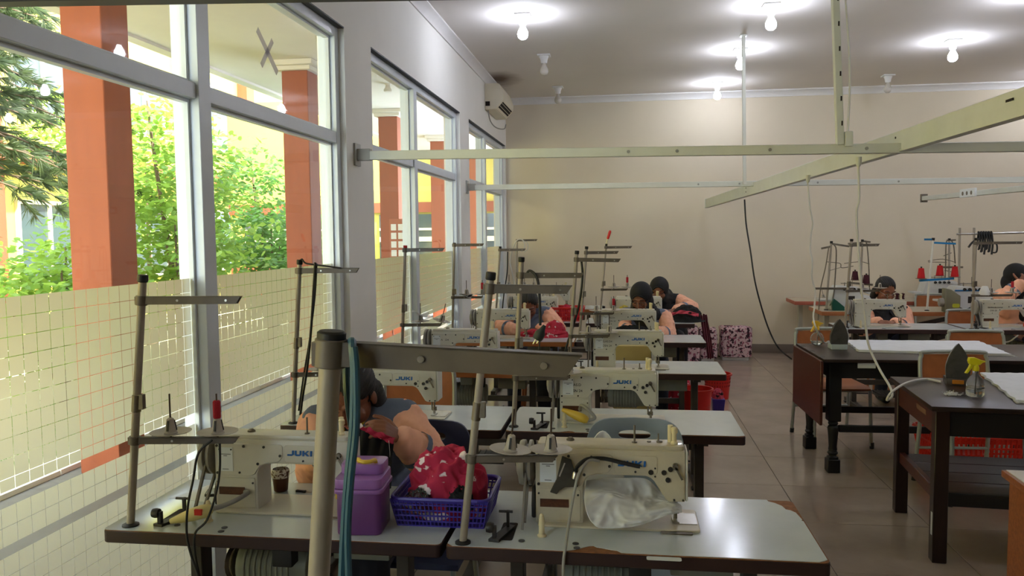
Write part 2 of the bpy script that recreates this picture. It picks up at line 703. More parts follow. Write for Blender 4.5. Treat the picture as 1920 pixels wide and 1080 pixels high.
def terrace_column(y, label, x=-3.61, wd=0.30, dp=0.30):
    r = thing('terrace_column', label, 'column', (x, y, -0.06), 0, 'orange terrace columns outside the windows')
    s = MB()
    s.box(-wd / 2, wd / 2, -dp / 2, dp / 2, 0, 3.47)
    s.build('shaft', m_orange, r, bevel=0.006, segs=1)
    c_ = MB()
    c_.box(-wd / 2 - 0.05, wd / 2 + 0.05, -dp / 2 - 0.05, dp / 2 + 0.05, 3.47, 3.52)
    c_.box(-wd / 2 - 0.09, wd / 2 + 0.09, -dp / 2 - 0.09, dp / 2 + 0.09, 3.52, 3.58)
    c_.build('capital', m_soffit, r, bevel=0.006, segs=1)
    return r


terrace_column(5.17, 'broad orange column outside the left half of the nearest window')
terrace_column(8.72, 'orange column outside the right bay of the nearest window')
terrace_column(12.25, 'orange column seen through the left bay of the second window')
terrace_column(15.6, 'orange column seen through the right bay of the second window')
terrace_column(18.9, 'narrow orange column seen through the farthest window')
# terrace lamp socket, unlit, seen through the second window
sk = at_z(727, 160, 3.5)
lb = MB()
lb.lathe([(0.05, 0.0), (0.055, 0.02), (0.035, 0.05), (0.03, 0.08), (0.045, 0.1)], 12, M=Matrix.Translation((sk.x, sk.y, 3.42)))
tag(lb.build('terrace_lamp', m_soffit), 'white lamp socket under the terrace soffit outside the second window', 'lamp')

# yellow building across the garden, with orange pilasters and windows, and the wing that closes the terrace
bl = thing('yellow_building', 'yellow school building with orange pilasters across the garden', 'building', (-10.5, 9, -0.2))
b_ = MB()
b_.box(-0.3, 0, -18, 22, 0, 6.8)
b_.build('wall', m_yellow, bl, smooth=False)
m_dglass = mat('dark_pane', (70, 82, 84), 0.08, spec=0.8)
m_cream = mat('cream_frame', (236, 226, 190), 0.6)
for k, yy in enumerate([-9.5, -6.4, -3.3, -0.2, 2.9, 6.0, 9.1, 12.2]):
    b_ = MB()
    b_.box(0, 0.28, yy - 0.22, yy + 0.22, 0, 6.8)
    b_.build('pilaster', m_orange, bl, smooth=False)
    for zz in (0.9, 4.0):
        wf = MB()
        wf.box(-0.04, 0.06, yy + 0.75, yy + 2.35, zz, zz + 0.07)
        wf.box(-0.04, 0.06, yy + 0.75, yy + 2.35, zz + 1.5, zz + 1.57)
        for q in (0.75, 1.52, 2.28):
            wf.box(-0.04, 0.06, yy + q, yy + q + 0.07, zz + 0.07, zz + 1.5)
        wo = wf.build('window', m_cream, bl, smooth=False)
        wp = MB()
        wp.box(0.005, 0.02, yy + 0.82, yy + 2.28, zz + 0.07, zz + 1.5)
        wp.build('pane', m_dglass, wo, smooth=False)
b_ = MB()
b_.box(0, 0.5, -18, 22, 3.1, 3.35)
b_.build('ledge', m_orange, bl, smooth=False)
wg = thing('terrace_wing', 'yellow wing with orange base and dark windows closing the far end of the terrace', 'building', (-5.5, 19.6, -0.2))
b_ = MB()
b_.box(-4.6, 3.4, 0, 0.3, 0, 5.2)
b_.build('wall', m_yellow, wg, smooth=False)
b_ = MB()
b_.box(-4.6, 3.4, -0.06, 0, 0, 1.0)
b_.box(-4.6, 3.4, -0.08, 0, 2.35, 2.6)
b_.build('band', m_orange, wg, smooth=False)
for q in (-4.2, -2.4, -0.6, 1.2):
    wf = MB()
    wf.box(q, q + 1.5, -0.05, 0.02, 1.05, 2.3)
    wo = wf.build('window', m_dglass, wg, smooth=False)
    wp = MB()
    wp.box(q, q + 1.5, -0.07, -0.05, 1.62, 1.74)
    wp.box(q, q + 1.5, -0.07, -0.05, 1.90, 1.96)
    wp.box(q + 0.72, q + 0.78, -0.07, -0.05, 1.05, 2.3)
    wp.build('muntin', m_cream, wo, smooth=False)
# picture boards on the far terrace
bd = MB()
bd.box(-0.3, 0.3, -0.02, 0.02, 1.15, 1.85)
o = bd.build('notice_board', mat('board_face', (176, 100, 70), 0.6), loc=(-3.32, 11.55, 0.25))
o.scale = (0.42, 1, 0.85)
nb = MB()
for i in range(2):
    for j in range(4):
        nb.box(-0.24 + i * 0.26, -0.05 + i * 0.26, -0.026, -0.02, 1.2 + j * 0.15, 1.31 + j * 0.15)
nb.build('sheet', mat('board_sheet', (232, 226, 214), 0.7), o, smooth=False)
lg = MB()
lg.box(-0.28, -0.24, -0.02, 0.02, -0.36, 1.15)
lg.box(0.24, 0.28, -0.02, 0.02, -0.36, 1.15)
lg.build('stand', m_orange, o)
tag(o, 'orange notice board with paper sheets standing outside the second window', 'board')


# leaves
m_leaf = leaf_mat('light_leaf', (138, 166, 66), (84, 128, 44))
m_leaf2 = leaf_mat('mid_leaf', (104, 146, 64), (60, 104, 44))
m_needle = leaf_mat('dark_needle', (78, 92, 50), (40, 54, 34))
m_bark = mat('bark', (112, 92, 72), 0.9, var=0.3, scale=20)


def leaf_tree(name, label, base, blobs, n, size, material, seed, group='garden trees outside the windows', trunk_h=1.2):
    R = random.Random(seed)
    root = thing(name, label, 'tree', base, 0, group)
    st = MB()
    for (cx, cy, cz, r) in blobs:
        st.tube(smooth_path([(R.uniform(-.05, .05), R.uniform(-.05, .05), 0), (cx * 0.3, cy * 0.3, trunk_h), (cx * 0.8, cy * 0.8, cz * 0.85), (cx, cy, cz + r * 0.5)], 4), [0.05 - 0.042 * q / 12 for q in range(13)], 6)
    st.build('trunk', m_bark, root)
    lf = MB()
    tot = sum(b[3] ** 2 for b in blobs)
    for (cx, cy, cz, r) in blobs:
        k = int(n * r * r / tot)
        sprays = max(1, k // 9)
        for _ in range(sprays):
            u = Vector((R.gauss(0, 1), R.gauss(0, 1), R.gauss(0, 1))).normalized() * r * (R.random() ** 0.4)
            c0 = Vector((cx, cy, cz)) + Vector((u.x, u.y, u.z * 0.85))
            d = Vector((R.gauss(0, 1), R.gauss(0, 1), R.gauss(-0.1, 0.5))).normalized()
            for i in range(9):
                p = c0 + d * (i * size * 0.62)
                nrm = Vector((R.gauss(0, .5), R.gauss(0, .5), 1)).normalized()
                s = d.cross(nrm).normalized() * (1 if i % 2 else -1)
                s = (s + d * 0.35).normalized()
                L, W = size * R.uniform(0.8, 1.25), size * 0.34
                t_ = nrm.cross(s).normalized()
                dr = Vector((0, 0, -0.12 * L))
                lf.add([p, p + s * L * 0.35 + t_ * W, p + s * L * 0.8 + t_ * W * 0.7 + dr * .6, p + s * L + dr, p + s * L * 0.8 - t_ * W * 0.7 + dr * .6, p + s * L * 0.35 - t_ * W], [(0, 1, 2, 3, 4, 5)])
    fo = lf.build('foliage', material, root, smooth=False)
    fo['kind'] = 'stuff'
    return root


def needle_tree(label, base, n, seed):
    R = random.Random(seed)
    root = thing('conifer', label, 'tree', base, 0, 'garden trees outside the windows')
    st = MB()
    st.tube([(0, 0, 0), (0.05, 0, 3), (0, 0, 6.5)], [0.13, 0.10, 0.05], 8)
    br, nd = MB(), MB()
    for _ in range(n):
        z = R.uniform(2.5, 6.2)
        a = R.uniform(0, 2 * PI)
        L = R.uniform(0.9, 2.5) * (1.15 - (z - 1.7) / 8)
        d = Vector((math.cos(a), math.sin(a), R.uniform(-0.35, 0.1)))
        p0 = Vector((0.03, 0, z))
        pts = [p0 + d * (L * t) + Vector((0, 0, -0.22 * L * t * t)) for t in (0, .35, .7, 1)]
        br.tube(pts, [0.018, 0.013, 0.009, 0.004], 5)
        for k in range(15):
            t = R.uniform(0.3, 1.0)
            c0 = p0 + d * (L * t) + Vector((0, 0, -0.22 * L * t * t))
            dd = (d + Vector((R.gauss(0, .5), R.gauss(0, .5), R.gauss(-.1, .35)))).normalized()
            for q in range(14):
                e = (dd + Vector((R.gauss(0, .38), R.gauss(0, .38), R.gauss(-.12, .3)))).normalized()
                s = e.orthogonal().normalized() * 0.0045
                ln = R.uniform(.13, .24)
                nd.add([c0 - s, c0 + s, c0 + e * ln * .6 + s * .8 + Vector((0, 0, -.01)), c0 + e * ln + Vector((0, 0, -.035))], [(0, 1, 2, 3)])
    st.build('trunk', m_bark, root)
    br.build('branch', m_bark, root)['kind'] = 'stuff'
    nd.build('needle', m_needle, root, smooth=False)['kind'] = 'stuff'
    return root


needle_tree('dark drooping conifer at the left edge of the nearest window', (-8.0, 8.4, -0.16), 220, 3)
leaf_tree('leafy_tree', 'pale green leafy tree between the two near orange columns', (-5.7, 9.7, -0.16),
          [(0, 0, 2.2, .95), (.35, -.7, 1.6, .75), (-.3, .6, 2.8, .75), (.1, .2, 1.1, .8), (-.2, -.3, 3.2, .5)], 5200, 0.10, m_leaf, 11)
leaf_tree('leafy_tree', 'mid green tree with open sprays before the yellow wall, right of window post', (-5.6, 12.2, -0.16),
          [(0, 0, 1.7, .9), (.4, -.6, 1.2, .85), (-.5, .4, 2.7, .65), (.2, .5, .9, .75)], 5200, 0.10, m_leaf2, 12)
leaf_tree('leafy_shrub', 'light green shrub below the conifer at the window edge', (-5.5, 7.2, -0.16),
          [(0, 0, 1.1, .75), (.1, -.8, .9, .65), (-.4, .6, 1.3, .7)], 3600, 0.09, m_leaf, 13, trunk_h=.5)
leaf_tree('leafy_tree', 'tall pale tree behind the broad orange column', (-7.6, 12.0, -0.16),
          [(0, 0, 2.6, 1.0), (.5, .8, 1.8, .9), (-.5, -1.0, 3.4, .8)], 3200, 0.1, m_leaf, 14)
leaf_tree('leafy_tree', 'farthest green tree in the garden beside the yellow wall', (-7.4, 17.5, -0.16),
          [(0, 0, 1.6, .9), (.5, -.9, 1.3, .8), (0, .8, 2.1, .7)], 2400, 0.1, m_leaf2, 15)
gr = MB()
R_ = random.Random(5)
for _ in range(7000):
    x_, y_ = R_.uniform(-6.2, -4.15), R_.uniform(2, 17)
    h_ = R_.uniform(.05, .14)
    a_ = R_.uniform(0, PI)
    dx_, dy_ = math.cos(a_) * .006, math.sin(a_) * .006
    gr.add([(x_ - dx_, y_ - dy_, -.16), (x_ + dx_, y_ + dy_, -.16), (x_ + R_.uniform(-.04, .04), y_ + R_.uniform(-.04, .04), -.16 + h_)], [(0, 1, 2)])
gr.build('grass', m_leaf2, smooth=False, kind='stuff', label='bright garden grass growing along the white kerb', category='grass')

# ------------------------------------------------------------------ ceiling lamps
m_lamp = mat('lamp_holder', (222, 222, 222), 0.4)
m_bulb_on = mat('bulb_lit', (235, 240, 255), 0.3, emit=(232, 238, 255), estr=BULB_RADIANCE)
m_bulb_off = mat('bulb_glass_off', (206, 200, 192), 0.2, spec=0.6)
LAMPS = [(980, 27, 1, 'lit bulb nearest the window wall in the ceiling'), (1446, 8, 1, 'lit bulb at the top edge, just left of the thick hanger post'),
         (1388, 92, 1, 'lit bulb partly behind the thin hanger post'), (1345, 155, 1, 'lit bulb closest to the back wall cornice'),
         (1787, 75, 1, 'lit bulb on the right side above the diagonal white rail'), (1020, 103, 0, 'unlit bulb on the ceiling near the air conditioner'),
         (1046, 163, 0, 'small unlit bulb just above the back cornice left side'), (1665, 141, 0, 'unlit bulb above the back cornice on the right side')]
LAMPS += [(Vector((3.12, 6.75, ZC)), 0, 1, 'lit bulb just outside the upper right corner'), (Vector((5.05, 8.35, ZC)), 0, 1, 'added unseen lit bulb in the ceiling far right'),  # corner bulb shows by its glow; the rest are unseen, added to brighten
          (Vector((5.05, 6.75, ZC)), 0, 1, 'added unseen lit bulb in the ceiling far right, nearer'), (Vector((5.05, 10.05, ZC)), 0, 1, 'added unseen lit bulb in the far right back corner'),
          (Vector((3.12, 5.05, ZC)), 0, 1, 'added unseen lit bulb off to the right above the ironing tables'), (Vector((5.05, 5.05, ZC)), 0, 1, 'added unseen lit bulb far off to the right'),
          (Vector((3.12, 3.4, ZC)), 0, 1, 'added unseen lit bulb right of the camera'), (Vector((5.05, 3.4, ZC)), 0, 1, 'added unseen lit bulb far right of the camera')]
for (x, y, on, lab) in LAMPS:
    p = x if y == 0 else at_z(x, y, ZC)
    r = thing('ceiling_lamp', lab, 'lamp', p, 0, 'bulbs on the ceiling')
    h = MB()
    h.box(-.065, .065, -.065, .065, -.014, 0)
    h.lathe([(.03, -.085), (.036, -.05), (.05, -.014)], 14)
    h.build('lamp_holder', m_lamp, r, bevel=.003, segs=1)
    b = MB()
    b.lathe([(.002, -.205), (.022, -.2), (.038, -.185), (.044, -.163), (.041, -.142), (.03, -.12), (.02, -.1), (.018, -.085)], 16)
    b.build('bulb', m_bulb_on if on else m_bulb_off, r)
# ------------------------------------------------------------------ sewing stations
m_lam = mat('white_laminate', (196, 203, 206), 0.16, var=0.05, scale=3, rgb2=(186, 194, 198))
m_edge = mat('dark_edge', (46, 24, 23), 0.62, var=0.3, scale=9, stretch=(0.3, 3, 3))
m_wedge = mat('wood_edge', (164, 98, 52), 0.5, var=0.25, scale=10, stretch=(0.3, 4, 4))
m_core = mat('chipboard_core', (142, 92, 56), 0.85, var=0.35, scale=40)
m_iron = mat('grey_steel_paint', (104, 100, 92), 0.5, var=0.2, scale=14)
m_irond = mat('dark_steel_paint', (60, 54, 48), 0.5, var=0.25, scale=14)
m_beige = mat('machine_enamel', (208, 204, 190), 0.32, var=0.06, scale=7, coat=0.2)
m_beige2 = mat('machine_enamel_worn', (200, 189, 164), 0.36, var=0.16, scale=9, coat=0.15)
m_white = mat('machine_white', (222, 220, 208), 0.3, var=0.04, scale=7, coat=0.2)
m_screw = mat('screw_dark', (38, 34, 32), 0.45)
m_steel = mat('bright_steel', (190, 188, 182), 0.28, metal=1.0, var=0.1, scale=20)
m_dsteel = mat('dull_steel', (128, 120, 108), 0.45, metal=0.8, var=0.25, scale=18)
m_pole = mat('stand_pole_metal', (164, 154, 140), 0.4, metal=0.1, var=0.25, scale=12, stretch=(3, 3, 0.6))
m_arm = mat('stand_arm_metal', (106, 97, 87), 0.42, metal=0.05, var=0.25, scale=12)
m_black = mat('black_rubber', (22, 22, 24), 0.55)
m_disc = mat('spool_disc_plastic', (176, 168, 156), 0.4, var=0.08, scale=12)
m_rod = mat('spool_rod', (66, 52, 46), 0.45, metal=0.4)
m_cream = mat('cream_plastic', (214, 200, 160), 0.4)
m_redth = mat('red_thread', (176, 30, 44), 0.85, bump=0.4, bscale=300)
m_blue = mat('logo_blue', (34, 96, 168), 0.4)
m_navy = mat('logo_navy', (34, 44, 104), 0.4)
m_stick = mat('sticker_white', (222, 226, 228), 0.5)
m_ink = mat('ink_black', (26, 26, 28), 0.6)
m_plate = mat('brown_nameplate', (92, 52, 30), 0.4, var=0.5, scale=60)
m_motor = mat('motor_green_grey', (134, 139, 128), 0.5, var=0.12, scale=10)
m_wheel = mat('handwheel_grey', (150, 146, 138), 0.35, var=0.08, scale=10)
m_yel = mat('yellow_plastic', (220, 184, 60), 0.4)
m_hose = mat('grey_hose', (150, 148, 142), 0.45)
m_slot = mat('slot_black', (30, 20, 18), 0.9)
m_hole = mat('plug_grey', (72, 72, 74), 0.5)

LT = 1.015
DT = 0.485
HT = 0.73


def outline_notched(notches):
    """table outline, counter-clockwise, with bites taken out of the laminate"""
    base = rrect(0, LT, 0, DT, 0.018, 3)
    return base


def sewing_table(label, x, y, top=None, edge=None, motor=True, chips=None, rz=0.0, length=LT):
    r = thing('sewing_table', label, 'table', (x, y, 0), rz, 'sewing tables in two columns')
    top = top or m_lam
    edge = edge or m_edge
    b = MB()
    b.prism(rrect(0, length, 0, DT, 0.016, 3), HT - 0.04, HT - 0.003, 'z')
    b.build('table_top', [edge], r, bevel=0.003, segs=1)
    c = MB()
    c.prism(rrect(0.002, length - 0.002, 0.002, DT - 0.002, 0.015, 3), HT - 0.004, HT - 0.0018, 'z')
    c.build('wood_core', m_core, r, smooth=False)
    poly = rrect(0.002, length - 0.002, 0.002, DT - 0.002, 0.015, 3)
    if chips:
        poly = chips
    l = MB()
    l.prism(poly, HT - 0.0019, HT, 'z')
    l.build('laminate', top, r, smooth=False)
    # belt slot and plugged holes
    s = MB()
    s.prism(rrect(0.135, 0.178, 0.055, 0.19, 0.008), HT, HT + 0.0012, 'z')
    s.build('belt_slot', m_slot, r, smooth=False)
    for (hx, hy) in ((0.205, 0.055), (0.355, 0.052), (0.36, 0.022)):
        h = MB()
        h.lathe([(0.009, 0), (0.009, 0.002), (0.007, 0.003)], 12, M=Matrix.Translation((hx, hy, HT)))
        h.build('hole_plug', m_hole, r)
    # iron stand
    for lx in (0.17, length - 0.17):
        l = MB()
        l.box(lx - 0.02, lx + 0.02, 0.21, 0.275, 0.05, HT - 0.06)
        l.build('leg', m_irond, r, bevel=0.003, segs=1)
        l = MB()
        l.box(lx - 0.022, lx + 0.022, 0.03, 0.46, 0.015, 0.05)
        l.box(lx - 0.03, lx + 0.03, 0.04, 0.09, 0, 0.015)
        l.box(lx - 0.03, lx + 0.03, 0.40, 0.45, 0, 0.015)
        l.build('foot', m_irond, r, bevel=0.003, segs=1)
        l = MB()
        l.box(lx - 0.022, lx + 0.022, 0.05, 0.44, HT - 0.06, HT - 0.04)
        l.build('top_bracket', m_irond, r, smooth=False)
    l = MB()
    l.box(0.19, length - 0.19, 0.23, 0.255, 0.2, 0.245)
    l.build('crossbar', m_irond, r, bevel=0.003, segs=1)
    l = MB()
    l.box(0.36, 0.66, 0.16, 0.42, 0.10, 0.118)
    for k in range(7):
        l.box(0.38 + k * 0.04, 0.39 + k * 0.04, 0.17, 0.41, 0.118, 0.126)
    l.tube([(0.34, 0.3, 0.11), (0.19, 0.3, 0.11)], 0.008, 6)
    l.tube([(0.68, 0.3, 0.11), (length - 0.19, 0.3, 0.11)], 0.008, 6)
    l.build('treadle', m_irond, r, bevel=0.002, segs=1)
    if motor:
        mo = MB()
        mo.lathe([(0.03, -0.12), (0.07, -0.115), (0.074, -0.1), (0.074, 0.06), (0.066, 0.075), (0.066, 0.115), (0.04, 0.12)], 18, M=Matrix.Translation((0.42, 0.27, 0.535)) @ Matrix.Rotation(PI / 2, 4, 'Y'))
        for k in range(9):
            mo.lathe([(0.078, -0.004), (0.078, 0.004)], 18, M=Matrix.Translation((0.335 + k * 0.018, 0.27, 0.535)) @ Matrix.Rotation(PI / 2, 4, 'Y'))
        mo.box(0.37, 0.45, 0.23, 0.31, 0.6, 0.69)
        mm = mo.build('motor', m_motor, r, bevel=0.002, segs=1)
        pu = MB()
        pu.lathe([(0.045, -0.012), (0.05, -0.01), (0.042, 0), (0.05, 0.01), (0.045, 0.012)], 16, M=Matrix.Translation((0.27, 0.27, 0.535)) @ Matrix.Rotation(PI / 2, 4, 'Y'))
        pu.build('motor_pulley', m_dsteel, mm)
        bx = MB()
        bx.box(0.62, 0.80, 0.22, 0.34, 0.58, 0.69)
        bx.build('control_box', m_motor, r, bevel=0.006)
        sw = MB()
        sw.box(0.50, 0.56, 0.05, 0.10, 0.62, 0.69)
        sb = sw.build('switch_box', m_black, r, bevel=0.004)
    return r


# letters of the maker's mark, drawn as polygons (x to the right, z up, unit height)
LETTERS = {
    'J': [[(0.0, 0.0), (0.95, 0.0), (1.25, 0.22), (1.25, 1.0), (0.9, 1.0), (0.9, 0.3), (0.0, 0.3)]],
    'U': [[(0, 1), (0, 0.22), (0.3, 0), (1.0, 0), (1.3, 0.22), (1.3, 1), (0.95, 1), (0.95, 0.3), (0.35, 0.3), (0.35, 1)]],
    'K': [[(0, 0), (0.35, 0), (0.35, 0.36), (0.52, 0.36), (0.9, 0), (1.34, 0), (0.8, 0.52), (1.3, 1), (0.88, 1), (0.52, 0.66), (0.35, 0.66), (0.35, 1), (0, 1)]],
    'I': [[(0, 0), (0.36, 0), (0.36, 1), (0, 1)]],
}


def logo(parent, x, y, z, h, mats, facing=-1):
    o = MB()
    cx = 0
    for ch, adv in (('J', 1.42), ('U', 1.5), ('K', 1.5), ('I', .5)):
        for poly in LETTERS[ch]:
            o.prism([(x + (cx + p[0] + p[1] * 0.06) * h, z + p[1] * h) for p in poly], y - 0.0012, y + 0.001, 'y', 0)
        cx += adv
    # lower half darker bars, as in the two-tone mark
    ob = o.build('logo', mats, parent, smooth=False)
    return ob


def xdisc(mb, x, z, r, y, d=0.004, mi=0, n=12):
    mb.tube([(x, y + 0.004, z), (x, y - d, z)], r, n, mi)


BODY = [(0, 0), (0.14, 0), (0.14, 0.118), (0.146, 0.136), (0.16, 0.147), (0.18, 0.151), (0.318, 0.151), (0.334, 0.146), (0.345, 0.134),
        (0.376, 0.084), (0.386, 0.078), (0.432, 0.078), (0.432, 0.226), (0.0, 0.226)]


def make_machine(label, worn=False, sticker=True, nameplate=True, text=None, lamp=None, needle=True, bed_wood=False, mat_body=None, detail=False):
    r = thing('sewing_machine', label, 'sewing machine', (0, 0, 0), 0, 'industrial sewing machines on the tables')
    mb_ = mat_body or (m_beige2 if worn else m_beige)
    b = MB()
    b.prism(rrect(0.008, 0.472, -0.028, 0.15, 0.012, 3), 0.0, 0.007)
    b.build('bed', mb_, r, bevel=0.0015, segs=1)
    b = MB()
    b.prism(rrect(0.40, 0.468, 0.02, 0.11, 0.004, 2), 0.007, 0.0088)
    b.build('needle_plate', m_steel, r, smooth=False)
    b = MB()
    b.prism(rrect(0.36, 0.45, -0.046, -0.03, 0.005, 2), 0.0, 0.004)
    b.build('bed_hinge', m_dsteel, r)
    # the casting: column, arm and head in one
    b = MB()
    b.prism(BODY, 0.0, 0.098, 'y')
    b.build('arm_body', mb_, r, bevel=0.007, segs=2)
    b = MB()
    b.prism(rrect(0.006, 0.428, 0.009, 0.089, 0.01, 2), 0.222, 0.2385)
    b.build('top_cover', mb_, r, bevel=0.005)
    # raised rear cover and logo panel
    b = MB()
    b.prism([(0.004, 0.113), (0.118, 0.113), (0.132, 0.118), (0.140, 0.132), (0.152, 0.146), (0.175, 0.155), (0.208, 0.158), (0.216, 0.164), (0.224, 0.176), (0.224, 0.207), (0.218, 0.213), (0.004, 0.213)], -0.0025, 0.004, 'y')
    b.build('rear_cover', mb_, r, bevel=0.0012, segs=1)
    b = MB()
    b.prism(rrect(0.231, 0.352, 0.158, 0.211, 0.006, 2), -0.002, 0.004, 'y')
    b.build('logo_panel', mb_, r, bevel=0.001, segs=1)
    logo(r, 0.240, -0.003, 0.1795, 0.0165, [m_blue])
    b = MB()
    b.prism(rrect(0.006, 0.132, 0.012, 0.105, 0.004, 2), -0.0022, 0.004, 'y')
    b.build('lower_cover', mb_, r, bevel=0.001, segs=1)
    # face plate at the needle end
    b = MB()
    b.prism([(0.004, 0.08), (0.094, 0.08), (0.094, 0.224), (0.004, 0.224)], 0.432, 0.439, 'x')
    b.build('face_plate', m_white, r, bevel=0.003, segs=1)
    # screws and the dark holes on the head
    b = MB()
    for (x, z, q) in ((0.010, 0.205, .0042), (0.098, 0.205, .0042), (0.164, 0.204, .0042), (0.216, 0.178, .0042), (0.143, 0.151, .0042), (0.010, 0.12, .0042),
                      (0.083, 0.122, .0035), (0.010, 0.092, .003), (0.125, 0.09, .003), (0.29, 0.164, .0032), (0.334, 0.164, .0075), (0.346, 0.176, .0025), (0.346, 0.152, .0025),
                      (0.371, 0.164, .0072), (0.389, 0.174, .0072), (0.382, 0.143, .0072), (0.40, 0.085, .0028), (0.425, 0.085, .0028)):
        if detail:
            b = MB()
        xdisc(b, x, z, q, -0.001, 0.0035)
        if detail:
            b.build('screw' if q < 0.006 else 'adjust_hole', m_screw, r)
    if not detail:
        b.build('screw', m_screw, r)['kind'] = 'stuff'
    b = MB()
    xdisc(b, 0.403, 0.184, 0.0085, -0.001, 0.014)
    b.bar((0.403, -0.013, 0.184), (0.422, -0.013, 0.148), 0.006, 0.004, up=(0, 1, 0))
    b.build('presser_lever', m_dsteel, r)
    # handwheel, belt and its guard
    b = MB()
    b.lathe([(0.012, -0.062), (0.03, -0.06), (0.05, -0.052), (0.064, -0.05), (0.067, -0.044), (0.067, -0.034), (0.054, -0.031), (0.054, -0.025), (0.067, -0.022), (0.067, -0.014), (0.05, -0.011), (0.03, -0.003), (0.03, 0.002)], 28,
            M=Matrix.Translation((0, 0.05, 0.168)) @ Matrix.Rotation(PI / 2, 4, 'Y'))
    hw = b.build('handwheel', m_wheel, r)
    b = MB()
    b.tube([(-0.064, 0.05, 0.168), (-0.06, 0.05, 0.168)], 0.014, 14)
    b.build('wheel_hub', m_dsteel, hw)
    b = MB()
    b.bar((-0.028, -0.001, 0.15), (-0.030, -0.08, 0.009), 0.010, 0.007, up=(1, 0, 0))
    b.bar((-0.028, 0.102, 0.155), (-0.030, -0.02, 0.009), 0.010, 0.007, up=(1, 0, 0))
    b.build('drive_belt', mat('belt_grey', (120, 114, 106), 0.5), r)
    b = MB()
    b.prism([(0.015, 0.01), (0.095, 0.01), (0.10, 0.06), (0.085, 0.10), (0.03, 0.10), (0.012, 0.05)], -0.014, 0.0, 'x')
    b.build('belt_guard', m_black, r, bevel=0.004, segs=1)
    # bobbin winder in front of the slot
    b = MB()
    b.prism([(-0.115, -0.155), (-0.085, -0.16), (-0.055, -0.045), (-0.075, -0.035)], 0.0, 0.008)
    b.box(-0.105, -0.095, -0.15, -0.135, 0.008, 0.04)
    b.lathe([(0.013, -0.01), (0.015, 0), (0.013, 0.01)], 12, M=Matrix.Translation((-0.112, -0.143, 0.036)) @ Matrix.Rotation(PI / 2, 4, 'Y'))
    b.box(-0.078, -0.07, -0.06, -0.05, 0.008, 0.055)
    b.tube([(-0.10, -0.055, 0.052), (-0.06, -0.055, 0.052)], 0.004, 8)
    b.build('bobbin_winder', m_screw, r)
    # head rest peg
    b = MB()
    b.lathe([(0.013, 0), (0.013, 0.004), (0.0085, 0.007), (0.0078, 0.05), (0.0055, 0.062), (0.002, 0.065)], 12, M=Matrix.Translation((0.028, -0.098, 0)))
    b.build('rest_peg', m_cream, r)
    # pins and tension posts on top
    b = MB()
    b.tube([(0.288, 0.04, 0.236), (0.288, 0.04, 0.29)], 0.003, 8)
    b.lathe([(0.008, 0), (0.008, 0.003)], 10, M=Matrix.Translation((0.288, 0.04, 0.2385)))
    b.build('thread_pin', m_dsteel, r)
    b = MB()
    b.lathe([(0.010, 0), (0.010, 0.005), (0.0065, 0.009), (0.0065, 0.03), (0.0095, 0.034), (0.0095, 0.046), (0.006, 0.05)], 14, M=Matrix.Translation((0.402, 0.035, 0.2385)))
    b.lathe([(0.008, 0), (0.008, 0.05)], 12, M=Matrix.Translation((0.392, 0.058, 0.2385)))
    b.build('tension_post', m_cream, r)
    b = MB()
    b.tube([(0.357, 0.05, 0.238), (0.357, 0.05, 0.265)], 0.0025, 8)
    b.lathe([(0.009, 0), (0.009, 0.004), (0.005, 0.006)], 12, M=Matrix.Translation((0.36, 0.05, 0.2385)))
    b.lathe([(0.006, 0), (0.006, 0.003)], 12, M=Matrix.Translation((0.33, 0.05, 0.2385)))
    b.lathe([(0.012, 0), (0.012, 0.004), (0.006, 0.009)], 12, M=Matrix.Translation((0.10, 0.05, 0.2385)))
    b.build('top_stud', m_dsteel, r)['kind'] = 'stuff'
    if needle:
        b = MB()
        b.tube([(0.409, 0.05, 0.085), (0.409, 0.05, 0.034)], 0.0045, 8)
        b.tube([(0.395, 0.06, 0.085), (0.395, 0.06, 0.03)], 0.004, 8)
        b.tube([(0.409, 0.05, 0.034), (0.409, 0.05, 0.009)], 0.0014, 6)
        b.box(0.397, 0.417, 0.055, 0.068, 0.026, 0.044)
        b.build('needle_bar', m_dsteel, r)
        b = MB()
        b.prism([(0.398, 0.02), (0.416, 0.02), (0.418, 0.075), (0.396, 0.075)], 0.009, 0.013)
        b.box(0.402, 0.412, 0.05, 0.065, 0.013, 0.03)
        b.build('presser_foot', m_steel, r)
    if nameplate:
        b = MB()
        b.box(0.014, 0.098, -0.004, -0.001, 0.052, 0.076)
        b.build('nameplate', m_plate, r, smooth=False)
    if sticker:
        b = MB()
        b.box(0.014, 0.062, -0.0042, -0.0015, 0.126, 0.2)
        st = b.build('sticker', m_stick, r, smooth=False)
        b = MB()
        for (z, x0, x1) in ((0.178, 0.02, 0.056), (0.173, 0.032, 0.044), (0.131, 0.028, 0.048)):
            b.box(x0, x1, -0.0046, -0.004, z, z + 0.0025)
        b.build('print', mat('print_grey', (120, 124, 128), 0.6), st, smooth=False)
        b = MB()
        for sx in (0.0185, 0.0575):
            xdisc(b, sx, 0.194, 0.0028, -0.003, 0.002, n=8)
        b.build('mark', m_ink, st)
    if text:
        for k, line in enumerate(text):
            text_mesh('lettering', line, 0.017, m_ink, r, (0.045 if k == 0 else 0.06, -0.0032, 0.166 - k * 0.027), (PI / 2, 0, 0), 0.0006)
